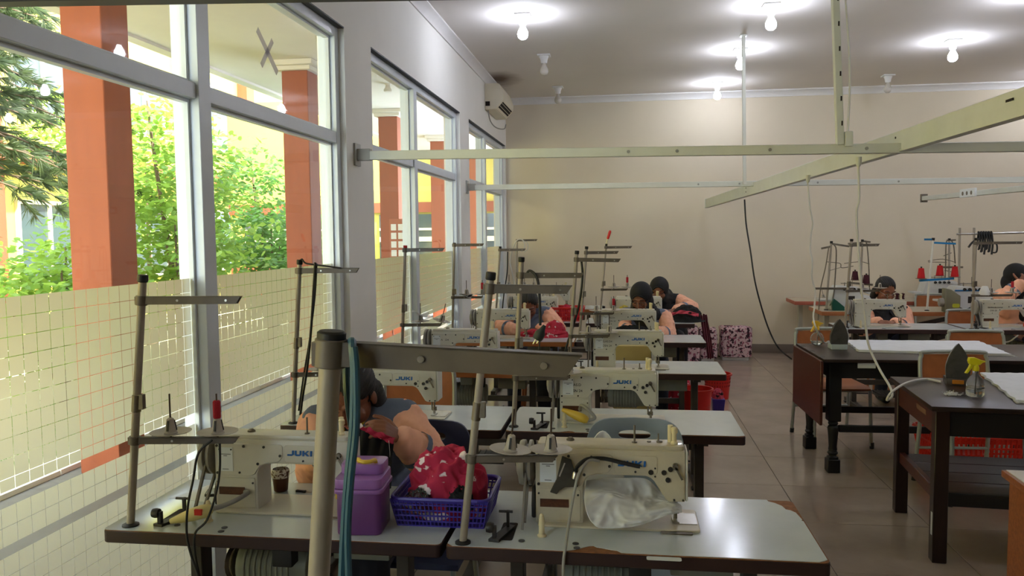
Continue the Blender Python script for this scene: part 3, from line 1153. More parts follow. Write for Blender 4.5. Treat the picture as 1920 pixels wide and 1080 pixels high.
    if lamp:
        lc = mat('lamp_shell_' + lamp, {'yellow': (222, 186, 70), 'cream': (220, 206, 140), 'white': (206, 204, 196)}[lamp], 0.4)
        b = MB()
        pts = smooth_path([(0.10, -0.004, 0.062), (0.115, -0.02, 0.064), (0.10, -0.06, 0.056), (0.07, -0.09, 0.046), (0.045, -0.105, 0.042)] if lamp == 'cream' else
                          [(0.09, -0.004, 0.06), (0.10, -0.03, 0.085), (0.13, -0.05, 0.07), (0.16, -0.05, 0.035), (0.13, -0.055, 0.022)], 6)
        b.tube(pts, 0.0075, 10)
        b.build('gooseneck', m_hose, r)
        e = pts[-1]
        b = MB()
        d = Vector((-0.9, -0.25, -0.25)).normalized() if lamp == 'cream' else Vector((-0.92, 0.1, 0.36)).normalized()
        b.tube([e, e + d * 0.012, e + d * 0.03, e + d * 0.06, e + d * 0.09, e + d * 0.125], [0.011, 0.019, 0.021, 0.02, 0.015, 0.008], 12)
        lh = b.build('lamp_head', lc, r)
        if lamp == 'cream':
            sb = MB()
            q = e + d * 0.03
            sb.box(q.x - 0.012, q.x + 0.010, q.y - 0.024, q.y - 0.016, q.z - 0.003, q.z + 0.014)
            sb.build('switch', mat('switch_red', (200, 40, 26), 0.4), lh)
    return r


def place(o, x, y, rz=0.0, z=HT):
    o.location = (x, y, z)
    o.rotation_euler = (0, 0, rz)
    return o


# ------------------------------------------------------------------ thread stands
def spool_disc(parent, c, up, spool=None, rod=0.12, tilt=0.0):
    """dished disc, slotted cone and spindle; spool: a colour material"""
    q = Vector((0, 0, 1)).rotation_difference(Vector(up)).to_matrix().to_4x4()
    M = Matrix.Translation(c) @ q
    b = MB()
    b.lathe([(0.004, 0.0), (0.03, 0.001), (0.058, 0.008), (0.0585, 0.0095), (0.03, 0.003), (0.004, 0.002)], 22, M=M, caps=False)
    d = b.build('spool_disc', m_disc, parent)
    b = MB()
    b.lathe([(0.019, 0.002), (0.019, 0.006), (0.0165, 0.008), (0.010, 0.046), (0.004, 0.05)], 14, M=M)
    b.build('cone_holder', m_disc, d)
    b = MB()
    for k in range(3):
        a = 2 * PI * k / 3 + 0.5
        b.bar(M @ Vector((0.0162 * math.cos(a), 0.0162 * math.sin(a), 0.012)), M @ Vector((0.0108 * math.cos(a), 0.0108 * math.sin(a), 0.042)), 0.006, 0.004, up=(math.cos(a), math.sin(a), 0.2))
    b.build('cone_slot', m_screw, d)
    b = MB()
    b.tube([M @ Vector((0, 0, -0.02)), M @ Vector((0, 0, rod))], 0.0026, 8)
    b.build('spindle', m_rod, d)
    if spool:
        b = MB()
        b.lathe([(0.010, 0.048), (0.011, 0.052), (0.011, 0.096), (0.0085, 0.1)], 14, M=M)
        b.build('thread_spool', spool, d)
    return d


def arm_channel(name, parent, a, b, h=0.024, w=0.016, material=None, rivets=2):
    """folded channel arm with a slanted end and a collar"""
    a, b = Vector(a), Vector(b)
    d = (b - a)
    L = d.length
    d.normalize()
    s = d.cross(Vector((0, 0, 1))).normalized()
    u = s.cross(d)
    M = Matrix((d, s, u)).transposed().to_4x4()
    M.translation = a
    m = MB()
    m.prism([(0, -h / 2), (L - 0.014, -h * .42), (L, h / 2), (0, h / 2)], -w / 2, -w / 2 + 0.002, 'y', M=M)
    m.prism([(0, -h / 2), (L - 0.014, -h * .42), (L, h / 2), (0, h / 2)], w / 2 - 0.002, w / 2, 'y', M=M)
    m.box(0, L, -w / 2, w / 2, h / 2 - 0.002, h / 2, M=M)
    o = m.build(name, material or m_arm, parent, smooth=False)
    m = MB()
    for k in range(rivets):
        t = L * (0.35 + 0.5 * k)
        m.tube([M @ Vector((t, w / 2 + .0005, 0)), M @ Vector((t, w / 2 + 0.002, 0))], 0.0035, 10)
        m.tube([M @ Vector((t, -w / 2 - .0005, 0)), M @ Vector((t, -w / 2 - 0.002, 0))], 0.0035, 10)
    m.build('rivet', m_steel, o)
    return o


def thread_stand(label, base, top, lower=0.25, arm=0.225, lowarm=0.21, spools=(None, None), cap=None, low=True, pole_r=0.0105, adir=(1, 0.05), ldir=(1, 0.1), up_at=None,
                 disc_t=(0.45, 0.98), up_tilt=0.0, disc_lift=(0.0, 0.0), rod=0.12):
    base, top = Vector(base), Vector(top)
    r = thing('thread_stand', label, 'thread stand', base, 0, 'thread stands on the sewing tables')
    v = top - base
    L = v.length
    e = v.normalized()
    b = MB()
    b.tube([(0, 0, 0.003), v - e * 0.02], pole_r, 14)
    b.build('pole', m_pole, r)
    b = MB()
    b.lathe([(pole_r * 2.1, 0), (pole_r * 2.1, 0.004), (pole_r * 1.3, 0.008)], 16)
    b.build('flange', m_black, r)
    b = MB()
    b.tube([v - e * 0.022, v - e * 0.019, v - e * 0.002, v], [pole_r * 1.1, pole_r * 1.32, pole_r * 1.32, pole_r * 1.1], 14)
    b.build('pole_cap', cap or m_black, r)
    # joint with a clamp half way up
    j = v * 0.5
    b = MB()
    b.tube([j - e * 0.03, j + e * 0.02], pole_r * 1.2, 14)
    b.box(j.x + 0.007, j.x + 0.024, j.y - 0.008, j.y + 0.008, j.z - 0.022, j.z + 0.022)
    b.build('pole_joint', m_dsteel, r, bevel=0.001, segs=1)
    # upper arm with its collar
    t = v - e * (0.045 if up_at is None else up_at)
    dv = Vector((adir[0], adir[1], up_tilt)).normalized()
    b = MB()
    b.tube([t - e * 0.014, t + e * 0.014], pole_r * 1.5, 14)
    b.box(t.x - 0.016, t.x + 0.004, t.y - 0.011, t.y + 0.011, t.z - 0.012, t.z + 0.012)
    b.build('collar', m_arm, r, bevel=0.001, segs=1)
    arm_channel('thread_arm', r, t + dv * pole_r * 0.9, t + dv * arm)
    if low:
        p = v * lower * (1 / 1.0)
        dl = Vector((ldir[0], ldir[1], 0)).normalized()
        b = MB()
        b.tube([p - e * 0.012, p + e * 0.012], pole_r * 1.45, 14)
        b.box(p.x - 0.016, p.x + 0.004, p.y - 0.011, p.y + 0.011, p.z - 0.011, p.z + 0.011)
        b.build('collar', m_arm, r, bevel=0.001, segs=1)
        arm_channel('spool_arm', r, p + dl * pole_r * 0.9, p + dl * lowarm, h=0.02, rivets=1)
        for t_, sp, lf in zip(disc_t, spools, disc_lift):
            c = p + dl * (lowarm * t_) + Vector((0, 0, 0.018))
            spool_disc(r, c, (lf, 0, 1), sp, rod)
    return r


def cable(name, label, pts, r, material, n=6, cat='cable', seg=8):
    b = MB()
    b.tube(smooth_path(pts, n), r, seg)
    o = b.build(name, material)
    return tag(o, label, cat)


# ------------------------------------------------------------------ the stations
RX = -0.487
chip_r1 = [(0.02, 0.003), (0.335, 0.003), (0.352, 0.012), (0.373, 0.028), (0.392, 0.043), (0.404, 0.046), (0.413, 0.037), (0.432, 0.031), (0.452, 0.023), (0.468, 0.02), (0.480, 0.006), (0.985, 0.003),
           (1.0, 0.012), (1.009, 0.02), (1.009, 0.30), (1.003, 0.303), (1.008, 0.312), (1.002, 0.372), (0.990, 0.392), (0.978, 0.398), (0.972, 0.43), (0.955, 0.455), (0.938, 0.468), (0.935, 0.483),
           (0.02, 0.483), (0.003, 0.47), (0.003, 0.02)]
chip_r2 = [(0.02, 0.003), (0.235, 0.003), (0.25, 0.012), (0.272, 0.026), (0.29, 0.022), (0.305, 0.004), (0.985, 0.003), (1.012, 0.015), (1.012, 0.47), (1.0, 0.483), (0.02, 0.483), (0.003, 0.47), (0.003, 0.02)]
sewing_table('white sewing table with chipped brown laminate corners at the bottom right front', RX, 2.095, chips=chip_r1)
sewing_table('white sewing table at the window under the purple box and blue-violet basket', -1.515, 2.10)
sewing_table('white sewing table behind the grey plastic chair back', -0.512, 3.385, chips=chip_r2)
sewing_table('white sewing table behind the woman who sews by the window', -1.545, 3.385)
sewing_table('white sewing table with red baskets on the floor behind its right end', -0.405, 4.875)
sewing_table('third white sewing table back along the windows, under the machine with white label', -1.43, 4.85, edge=m_wedge)
sewing_table('white sewing table in front of the woman with black headscarf and glasses', -0.385, 6.27)
sewing_table('wood-edged sewing table where a woman in peach sleeves bends over red cloth', -1.405, 6.25, edge=m_wedge)
sewing_table('white sewing table with black and red fabric hanging off its right end', -0.36, 7.58)
sewing_table('sewing table just behind the woman bending over red cloth by the far window', -1.44, 7.6)
sewing_table('sewing table farthest back on the left, against the window corner', -1.25, 9.0, edge=m_wedge)
sewing_table('dark-edged sewing table in front of the woman with rimless glasses at right', 1.875, 7.24)
sewing_table('dark-edged sewing table at the far right edge of the picture', 2.915, 7.24)

mk = make_machine
place(mk('worn beige sewing machine with white cloth under its needle, nearest on the right', worn=True, detail=True), -0.258, 2.29)
place(mk('beige sewing machine in front of the window with cream lamp, left of the purple box', lamp='cream', detail=True), -1.262, 2.295)
place(mk('beige sewing machine with yellow lamp just behind the grey plastic chair', lamp='yellow', text=('ELAS.D', 'SN 24'), detail=True), -0.288, 3.565)
h = at_y(820, 720, 3.57)
place(mk('beige sewing machine behind the dark-haired woman, in front of a brown chair back', sticker=False), h.x - 0.437, 3.57)
place(mk('beige sewing machine with black lettering under its label and a khaki gap below', text=('1 ELAS.D4', 'DSN 24')), -0.193, 5.03)
h = at_y(933, 650, 5.04)
place(mk('beige sewing machine third back by the window, with label and wide handwheel', text=('EL A   .D4', '')), h.x - 0.437, 5.04)
h = at_y(1128 + 102, 610, 6.45)
place(mk('beige sewing machine with plain white label before the woman with glasses', text=(' ELAS.D4', '   SN 24')), h.x - 0.437, 6.45)
h = at_y(992, 610, 6.43)
place(mk('pale sewing machine in front of the woman bending over red cloth', sticker=False, text=('ELAS.D4', '')), h.x - 0.437, 6.43)
h = at_y(1241, 565, 7.77)
place(mk('sewing machine of which only the white head shows beside the second headscarf', sticker=False), h.x - 0.437, 7.77)
h = at_y(1045, 565, 7.78)
place(mk('sewing machine showing its square head behind the shoulder of the bending woman', sticker=False), h.x - 0.437, 7.78)
h = at_y(1067, 550, 9.18)
place(mk('farthest sewing machine, high behind the bending woman against the back wall', sticker=False), h.x - 0.437, 9.18)
h = at_y(1602, 590, 7.45)
place(mk('beige sewing machine with cream lamp clipped on, left machine of the right-hand pair', sticker=False, nameplate=False), h.x, 7.45)
h = at_y(1841, 590, 7.45)
place(mk('beige sewing machine with two black lines of lettering, cut by the right picture edge', sticker=False, text=('DLMALIBUSANA', ' DSN 20')), h.x, 7.45)

# thread stands: foot, cap
def stand_px(label, foot, capp, ty=None, tx=None, **k):
    b = at_z(foot[0], foot[1], HT)
    if ty is not None:      # its table hides the foot: it stands just inside the table's edge
        b = at_y(foot[0], foot[1], ty + 0.04)
        b = Vector((max(b.x, tx + 0.03), ty + 0.04, HT))
    t = at_y(capp[0], capp[1], b.y)
    return thread_stand(label, b, t, **k)


stand_px('leaning thread stand at the left corner of the nearest right-hand table', (868, 1018), (921, 510), lower=0.318, arm=0.222, lowarm=0.235, disc_t=(0.45, 0.92), up_tilt=-0.02, disc_lift=(0.1, 0.02))
stand_px('thread stand with a red spool by the nearest window', (245, 985), (268, 515), lower=0.345, arm=0.30, lowarm=0.31, disc_t=(0.35, 0.80), spools=(None, m_redth), up_at=0.075, pole_r=0.0115)
# the nearest stand stands on a table below the picture
nb_ = at_y(598, 1080, 0.75)
nt_ = at_y(622, 620, 0.75)
nb2 = nb_ + (nb_ - nt_) * ((nb_.z - 0.74) / (nt_.z - nb_.z))
ns = thread_stand('large close-up thread stand with black cap and teal cord over its arm', nb2, nt_, low=False, arm=0.247, up_at=0.022, up_tilt=-0.045, pole_r=0.0108, adir=(1, 0.02))
stand_px('thread stand with a black plug hanging from its arm', (963, 800), (978, 482), arm=0.275, lower=0.29, lowarm=0.24, up_at=0.08, up_tilt=-0.01)
stand_px('thread stand rising left of the window pillar, with two black cords', (550, 797), (562, 487), 3.385, -1.545, arm=0.275, lower=0.30, lowarm=0.26, up_at=0.05)
stand_px('thread stand with red cap before the second window', (752, 697), (760, 460), 4.85, -1.43, arm=0.25, lower=0.36, lowarm=0.25, cap=mat('red_cap', (190, 36, 34), 0.5), up_at=0.03, pole_r=0.0095, disc_lift=(0, 0.25))
stand_px('thread stand in the middle of the room with a black cable along its pole', (1066, 697), (1082, 470), 4.875, -0.54, arm=0.27, lower=0.29, lowarm=0.24, up_at=0.055, up_tilt=-0.03, spools=(None, None))
stand_px('thread stand before the pillar between second and third window', (848, 642), (852, 455), 6.25, -1.405, arm=0.24, lower=0.44, lowarm=0.24, up_at=0.02, pole_r=0.0095, spools=(None, m_redth))
stand_px('thread stand with a red spool left of the woman with glasses', (1086, 648), (1100, 462), 6.27, -0.385, arm=0.255, lower=0.29, lowarm=0.26, up_at=0.05, spools=(None, m_redth))
stand_px('thin thread stand whose top holds a red screwdriver', (1124, 600), (1137, 457), 7.58, -0.36, arm=0.245, lower=0.42, lowarm=0.24, up_at=0.035, pole_r=0.0085, spools=(None, m_redth))
stand_px('thread stand in front of the third window with thin cords', (929, 602), (938, 462), 7.6, -1.44, arm=0.25, lower=0.44, lowarm=0.25, up_at=0.035, pole_r=0.0095)
stand_px('thread stand with white cables looped over it, near the far corner', (966, 550), (970, 449), 9.0, -1.25, arm=0.23, lower=0.3, lowarm=0.2, up_at=0.01, pole_r=0.0085)
stand_px('thread stand in front of the white overlock machine', (1584, 622), (1597, 448), 7.24, 1.875, arm=0.235, lower=0.42, lowarm=0.28, up_at=0.055, adir=(1, 0.02))
stand_px('thread stand at right with black straps hung behind it and a white paper cone', (1822, 618), (1830, 446), 7.24, 2.915, arm=0.38, lower=0.37, lowarm=0.33, up_at=0.045, spools=(None, m_redth))
# ------------------------------------------------------------------ hanging rails for the power cables
m_rail = mat('rail_paint', (206, 208, 200), 0.45, var=0.06, scale=6)
m_railg = mat('rail_paint_long', (206, 210, 206), 0.45, var=0.08, scale=5)
m_cabw = mat('white_cable', (206, 204, 198), 0.5)
m_cabk = mat('black_cable', (24, 24, 26), 0.5)
m_teal = mat('teal_cable', (24, 52, 66), 0.4)
GAP = 0.0
a1, a2 = at_x(668, 292, XW), at_y(1920, 275, 4.3)


def wall_rail(label, a, b, h=0.052, d=0.04):
    r = thing('cable_rail', label, 'rail', (a.x, a.y, a.z), 0, 'square rails hung across the room')
    v = b - a
    m = MB()
    m.bar((0.012, 0, 0), v, d, h)
    m.build('rail_tube', m_rail, r, bevel=0.003, segs=1)
    m = MB()
    m.box(0, 0.012, -0.05, 0.05, -0.06, 0.07)
    m.box(0.012, 0.09, -d / 2 - 0.004, d / 2 + 0.004, -h / 2 - 0.004, h / 2 + 0.012)
    m.build('wall_bracket', mat('bracket_grey', (168, 168, 162), 0.5), r, bevel=0.002, segs=1)
    m = MB()
    for t in (0.42, 0.49, 0.62, 0.75):
        p = v * t
        m.tube([p + Vector((0, -d / 2 + 0.002, 0)), p + Vector((0, -d / 2 - 0.004, 0))], 0.009, 10)
    m.build('bolt', mat('bolt_grey', (150, 150, 146), 0.4, metal=0.5), r)['kind'] = 'stuff'
    return r


w1a = at_x(668, 292, XW)
w1b = at_y(1990, 274, 4.5)
wall_rail('square white rail running from the pillar across the room, nearer of two', w1a, Vector((w1b.x, 4.5, w1b.z)))
w2a = at_x(875, 352, XW)
w2b = at_y(1990, 336, 7.75)
wall_rail('thinner looking white rail farther back, parallel to the nearer one', w2a, Vector((w2b.x, 7.75, w2b.z)))
# rail above the camera, top left: its shaded underside is put into the colour
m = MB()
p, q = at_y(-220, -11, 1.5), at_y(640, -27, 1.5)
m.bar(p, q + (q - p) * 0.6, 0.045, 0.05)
o = m.build('cable_rail', mat('rail_silhouette', (58, 56, 54), 0.5), bevel=0.003, segs=1)
tag(o, 'rail with its shaded dark underside painted in, at the very top left corner of the picture', 'rail', 'square rails hung across the room')

# long rail towards the camera, under the two cross rails
e = at_y(1325, 381, 10.45)
e2 = at_y(1925, 188, 3.38)
rl = thing('power_rail', 'long white power rail running diagonally towards the upper right corner', 'rail', e)
v = Vector((e2.x - e.x, e2.y - e.y, e2.z - e.z)) * 1.25
m = MB()
m.bar((0, 0, 0), v, 0.03, 0.105)
m.build('rail_box', m_railg, rl, bevel=0.003, segs=1)
m = MB()
m.bar((0, 0, -0.056), v + Vector((0, 0, -0.056)), 0.05, 0.010)
m.build('rail_flange', m_railg, rl, smooth=False)
m = MB()
m.box(-0.02, 0.02, -0.004, 0.02, -0.06, 0.06)
m.build('end_cap', m_railg, rl, bevel=0.002, segs=1)
for t in (0.79, 0.855, 0.90):
    p_ = v * t
    k = MB()
    k.box(p_.x - 0.0185, p_.x - 0.0145, p_.y - 0.03, p_.y + 0.03, p_.z + 0.012, p_.z + 0.022)
    k.build('slot', m_slot, rl, smooth=False)
for t in (0.26, 0.665):
    p_ = v * t
    k = MB()
    for dz in (-0.018, 0.02):
        k.tube([(p_.x - 0.014, p_.y, p_.z + dz), (p_.x - 0.019, p_.y, p_.z + dz)], 0.006, 8)
    k.build('bolt', m_screw, rl)['kind'] = 'stuff'
# second long rail with sockets
e = at_y(1733, 372, 9.9)
e2 = at_y(1925, 353, 7.4)
rl2 = thing('power_rail', 'short looking white rail with sockets at the right edge, below the cross rails', 'rail', e)
v2 = (e2 - e) * 1.3
m = MB()
m.bar((0, 0, 0), v2, 0.06, 0.05)
m.build('rail_box', m_railg, rl2, bevel=0.003, segs=1)
m = MB()
m.box(-0.035, 0.035, -0.01, 0.03, -0.045, 0.05)
m.build('end_bracket', m_arm, rl2, bevel=0.002, segs=1)
p_ = v2 * 0.42
m = MB()
m.box(p_.x - 0.05, p_.x - 0.03, p_.y - 0.18, p_.y + 0.18, p_.z - 0.035, p_.z + 0.05)
sk = m.build('socket_strip', m_stick, rl2, bevel=0.003, segs=1)
for t in (-0.1, 0, 0.1):
    m = MB()
    m.tube([(p_.x - 0.05, p_.y + t, p_.z + 0.006), (p_.x - 0.053, p_.y + t, p_.z + 0.006)], 0.02, 12)
    m.build('socket', m_dsteel, sk)


def hanger(label, px_top, px_bot, Y, wd, dp, spots=False):
    b = at_y(px_bot[0], px_bot[1], Y)
    t = at_y(px_top[0], px_top[1], Y)
    d = (t - b)
    d = d * ((ZC - b.z) / d.z)
    r = thing('hanger_post', label, 'post', b, 0, 'posts that hang the rails from the ceiling')
    m = MB()
    m.bar((0, 0, 0), d, wd, dp, up=(1, 0, 0))
    m.build('post', m_rail, r, bevel=0.002, segs=1)
    m = MB()
    m.box(d.x - wd, d.x + wd, d.y - wd, d.y + wd, d.z - 0.012, d.z)
    m.build('ceiling_plate', m_rail, r, smooth=False)
    if spots:
        m = MB()
        for k in range(9):
            z = 0.1 + k * 0.13
            m.box(0.004 + d.x * z / d.z, 0.012 + d.x * z / d.z, -wd / 2 - 0.001, -wd / 2, z, z + 0.025)
        m.build('slot', m_slot, r, smooth=False)['kind'] = 'stuff'
        m = MB()
        m.box(0.02, 0.06, -0.03, 0.03, -0.01, 0.07)
        m.build('clamp', m_rail, r, bevel=0.006)
        m = MB()
        m.tube(smooth_path([(0.036, -0.01, 0.05), (0.04, -0.01, 0.4), (0.034 + d.x * .5, -0.01, 0.9), (0.034 + d.x, -0.01, d.z - 0.01)], 5), 0.006, 6)
        m.build('cable', m_cabw, r)
    return r


hanger('thick slotted hanger post from the ceiling to the nearer cross rail', (1566, 0), (1575, 272), 4.52, 0.045, 0.035, True)
hanger('thin hanger post from the ceiling to the farther cross rail', (1394, 65), (1396, 346), 7.72, 0.03, 0.03)

# ------------------------------------------------------------------ air conditioner
m_ac = mat('ac_plastic', (222, 214, 192), 0.4, var=0.05, scale=5)
ac = thing('air_conditioner', 'cream split air conditioner high on the window wall near the corner', 'air conditioner', (XW, 9.1, 3.0))
m = MB()
m.prism([(0, 0.0), (0.12, 0.0), (0.21, 0.10), (0.215, 0.17), (0.17, 0.285), (0.14, 0.295), (0, 0.295)], 0, 0.86, 'y')
m.build('housing', m_ac, ac, bevel=0.012)
m = MB()
m.prism([(0.125, 0.006), (0.202, 0.09), (0.196, 0.094), (0.119, 0.010)], 0.06, 0.80, 'y')
m.build('outlet', m_slot, ac, smooth=False)
for k in range(3):
    m = MB()
    z = 0.022 + k * 0.026
    x = 0.135 + k * 0.0235
    m.bar((x, 0.07, z), (x, 0.79, z), 0.006, 0.016, up=(1, 0, 0.5))
    m.build('louvre', m_ac, ac, smooth=False)
m = MB()
m.box(0.01, 0.06, -0.006, 0.001, 0.04, 0.09)
m.build('side_vent', m_slot, ac, smooth=False)
m = MB()
m.tube(smooth_path([(0.03, 0.02, 0.02), (0.03, 0.2, -0.1), (0.05, 0.5, -0.14), (0.1, 0.8, -0.12), (0.12, 0.84, -0.06)], 6), 0.007, 6)
m.build('drain_hose', m_hose, ac)

# ------------------------------------------------------------------ ironing tables
m_dark = mat('dark_stained_wood', (44, 32, 27), 0.32, var=0.3, scale=7, stretch=(1.2, 9, 9), bump=0.06, bscale=30)
m_mahog = mat('mahogany_wood', (82, 40, 28), 0.34, var=0.35, scale=7, stretch=(1.2, 9, 9))
m_blackw = mat('black_painted_wood', (20, 20, 21), 0.4, var=0.2, scale=12)
TZ = 0.757


def turned_leg(parent, x, y, h, material):
    m = MB()
    m.box(x - 0.04, x + 0.04, y - 0.04, y + 0.04, 0.34, h)
    m.lathe([(0.02, 0.31), (0.03, 0.315), (0.034, 0.325), (0.026, 0.335), (0.036, 0.345)], 16, M=Matrix.Translation((x, y, 0)))
    m.lathe([(0.03, 0.145), (0.026, 0.17), (0.031, 0.24), (0.036, 0.29), (0.032, 0.305), (0.022, 0.312)], 16, M=Matrix.Translation((x, y, 0)))
    m.lathe([(0.03, 0.1), (0.022, 0.112), (0.034, 0.122), (0.034, 0.132), (0.024, 0.14), (0.03, 0.148)], 16, M=Matrix.Translation((x, y, 0)))
    m.prism([(x - 0.03, y - 0.03), (x + 0.03, y - 0.03), (x + 0.03, y + 0.03), (x - 0.03, y + 0.03)], 0.085, 0.105)
    m.box(x - 0.04, x + 0.04, y - 0.04, y + 0.04, 0, 0.088)
    m.build('leg', material, parent, bevel=0.004, segs=1)


t1 = thing('drop_leaf_table', 'black drop-leaf ironing table with turned legs and a hanging reddish leaf', 'table', (1.275, 5.33, 0), math.radians(1.5))
W1, D1 = 1.62, 0.755
m = MB()
m.box(0, W1, 0, D1, TZ - 0.022, TZ)
m.build('table_top', m_dark, t1, bevel=0.004)
m = MB()
m.box(0.05, W1 - 0.05, 0.045, 0.07, TZ - 0.13, TZ - 0.022)
m.box(0.05, W1 - 0.05, D1 - 0.07, D1 - 0.045, TZ - 0.13, TZ - 0.022)
m.box(0.05, 0.07, 0.07, D1 - 0.07, TZ - 0.13, TZ - 0.022)
m.build('apron', m_blackw, t1, smooth=False)
for lx in (0.085, W1 - 0.085):
    for ly in (0.085, D1 - 0.085):
        turned_leg(t1, lx, ly, TZ - 0.022, m_blackw)
m = MB()
m.box(0.12, W1 - 0.12, 0.07, 0.10, 0.265, 0.31)
m.box(0.12, W1 - 0.12, D1 - 0.10, D1 - 0.07, 0.265, 0.31)
m.build('stretcher', m_blackw, t1, bevel=0.003, segs=1)
m = MB()
m.box(-0.022, -0.004, 0.0, D1 - 0.01, 0.325, TZ - 0.012)
m.build('drop_leaf', m_mahog, t1, bevel=0.003, segs=1)
for y in (0.13, 0.38, 0.62):
    m = MB()
    m.box(-0.006, 0.03, y - 0.035, y + 0.035, TZ - 0.0005, TZ + 0.001)
    m.build('hinge', m_screw, t1, smooth=False)
m = MB()
m.box(0.22, 0.33, 0.038, 0.046, TZ - 0.062, TZ - 0.026)
m.build('paper_label', m_stick, t1, smooth=False)

t2 = thing('ironing_table', 'dark brown ironing table with straight legs and a low shelf, in front', 'table', (1.425, 3.93, 0), math.radians(-4.5))
W2, D2 = 1.55, 0.80
m = MB()
m.box(0, W2, 0, D2, TZ - 0.024, TZ)
m.build('table_top', m_dark, t2, bevel=0.004)
m = MB()
m.box(0.03, W2 - 0.03, 0.03, 0.055, TZ - 0.145, TZ - 0.024)
m.box(0.03, W2 - 0.03, D2 - 0.055, D2 - 0.03, TZ - 0.145, TZ - 0.024)
m.build('front_apron', m_blackw, t2, smooth=False)
m = MB()
m.box(0.03, 0.055, 0.06, D2 - 0.06, TZ - 0.145, TZ - 0.024)
m.build('side_apron', m_mahog, t2, smooth=False)
for lx in (0.055, W2 - 0.055):
    for ly in (0.05, D2 - 0.05):
        m = MB()
        m.box(lx - 0.032, lx + 0.032, ly - 0.032, ly + 0.032, 0, TZ - 0.024)
        m.build('leg', mat('dark_leg_wood', (40, 24, 20), 0.35, var=0.3, scale=8, stretch=(8, 8, 1)), t2, bevel=0.003, segs=1)
m = MB()
m.box(0.04, 0.07, 0.08, D2 - 0.08, 0.285, 0.345)
m.build('side_stretcher', m_mahog, t2, bevel=0.003, segs=1)
m = MB()
m.box(0.087, W2 - 0.087, 0.03, 0.06, 0.275, 0.34)
m.build('front_stretcher', m_blackw, t2, bevel=0.003, segs=1)
m = MB()
for k in range(4):
    y = 0.065 + k * 0.17
    s_ = MB()
    s_.box(0.075, W2 - 0.09, y, y + 0.164, 0.322, 0.336)
    s_.build('shelf_plank', m_dark, t2, bevel=0.002, segs=1)
m = MB()
m.box(0.0225, 0.0235, 0.03, 0.055, 0.13, 0.24)
m.build('white_tape', m_stick, t2, smooth=False)
m = MB()
m.box(0.028, 0.031, 0.2, 0.36, TZ - 0.085, TZ - 0.06)
m.build('chipped_strip', mat('bare_wood', (120, 84, 66), 0.7), t2, smooth=False)

# desk at the lower right corner
dk = thing('school_desk', 'wooden desk corner with a pale scribbled top at the lower right', 'desk', (1.293, 2.48, 0), math.radians(-3.4))
m = MB()
m.box(0, 0.9, 0, 0.52, 0.705, 0.73)
m.build('desk_top', mat('orange_brown_wood', (150, 84, 44), 0.45, var=0.35, scale=9, stretch=(2, 9, 9)), dk, bevel=0.004)
m = MB()
m.box(0.012, 0.888, 0.012, 0.508, 0.73, 0.733)
m.build('desk_cover', mat_patches('scribbled_paper', (196, 190, 184), (110, 108, 112), scale=26, lo=0.62, hi=0.66, rough=0.6, stretch=(1, 7, 1)), dk, smooth=False)
mw_ = MATS['orange_brown_wood']
for (x0, x1, y0, y1, z0, z1, nm) in ((0.02, 0.05, 0.02, 0.50, 0.0, 0.705, 'side_panel'), (0.85, 0.88, 0.02, 0.50, 0.0, 0.705, 'side_panel'), (0.05, 0.85, 0.02, 0.04, 0.45, 0.705, 'front_panel'), (0.05, 0.85, 0.02, 0.48, 0.4, 0.42, 'shelf')):
    m = MB()
    m.box(x0, x1, y0, y1, z0, z1)
    m.build(nm, mw_, dk, bevel=0.003, segs=1)
m = MB()
m.tube(smooth_path([(0.08, 0.4, 0.736), (0.14, 0.46, 0.74), (0.24, 0.44, 0.738), (0.34, 0.47, 0.74)], 5), 0.006, 6)
o = m.build('loose_cable', m_black, loc=(1.32, 2.50, 0))
tag(o, 'black cable lying on the pale top of the corner desk', 'cable')

# ------------------------------------------------------------------ school chairs
m_tubeg = mat('chair_tube', (168, 174, 168), 0.38, metal=0.25, var=0.12, scale=14)
m_ply = mat('chair_plywood', (172, 104, 62), 0.42, var=0.16, scale=8, stretch=(1, 8, 1))


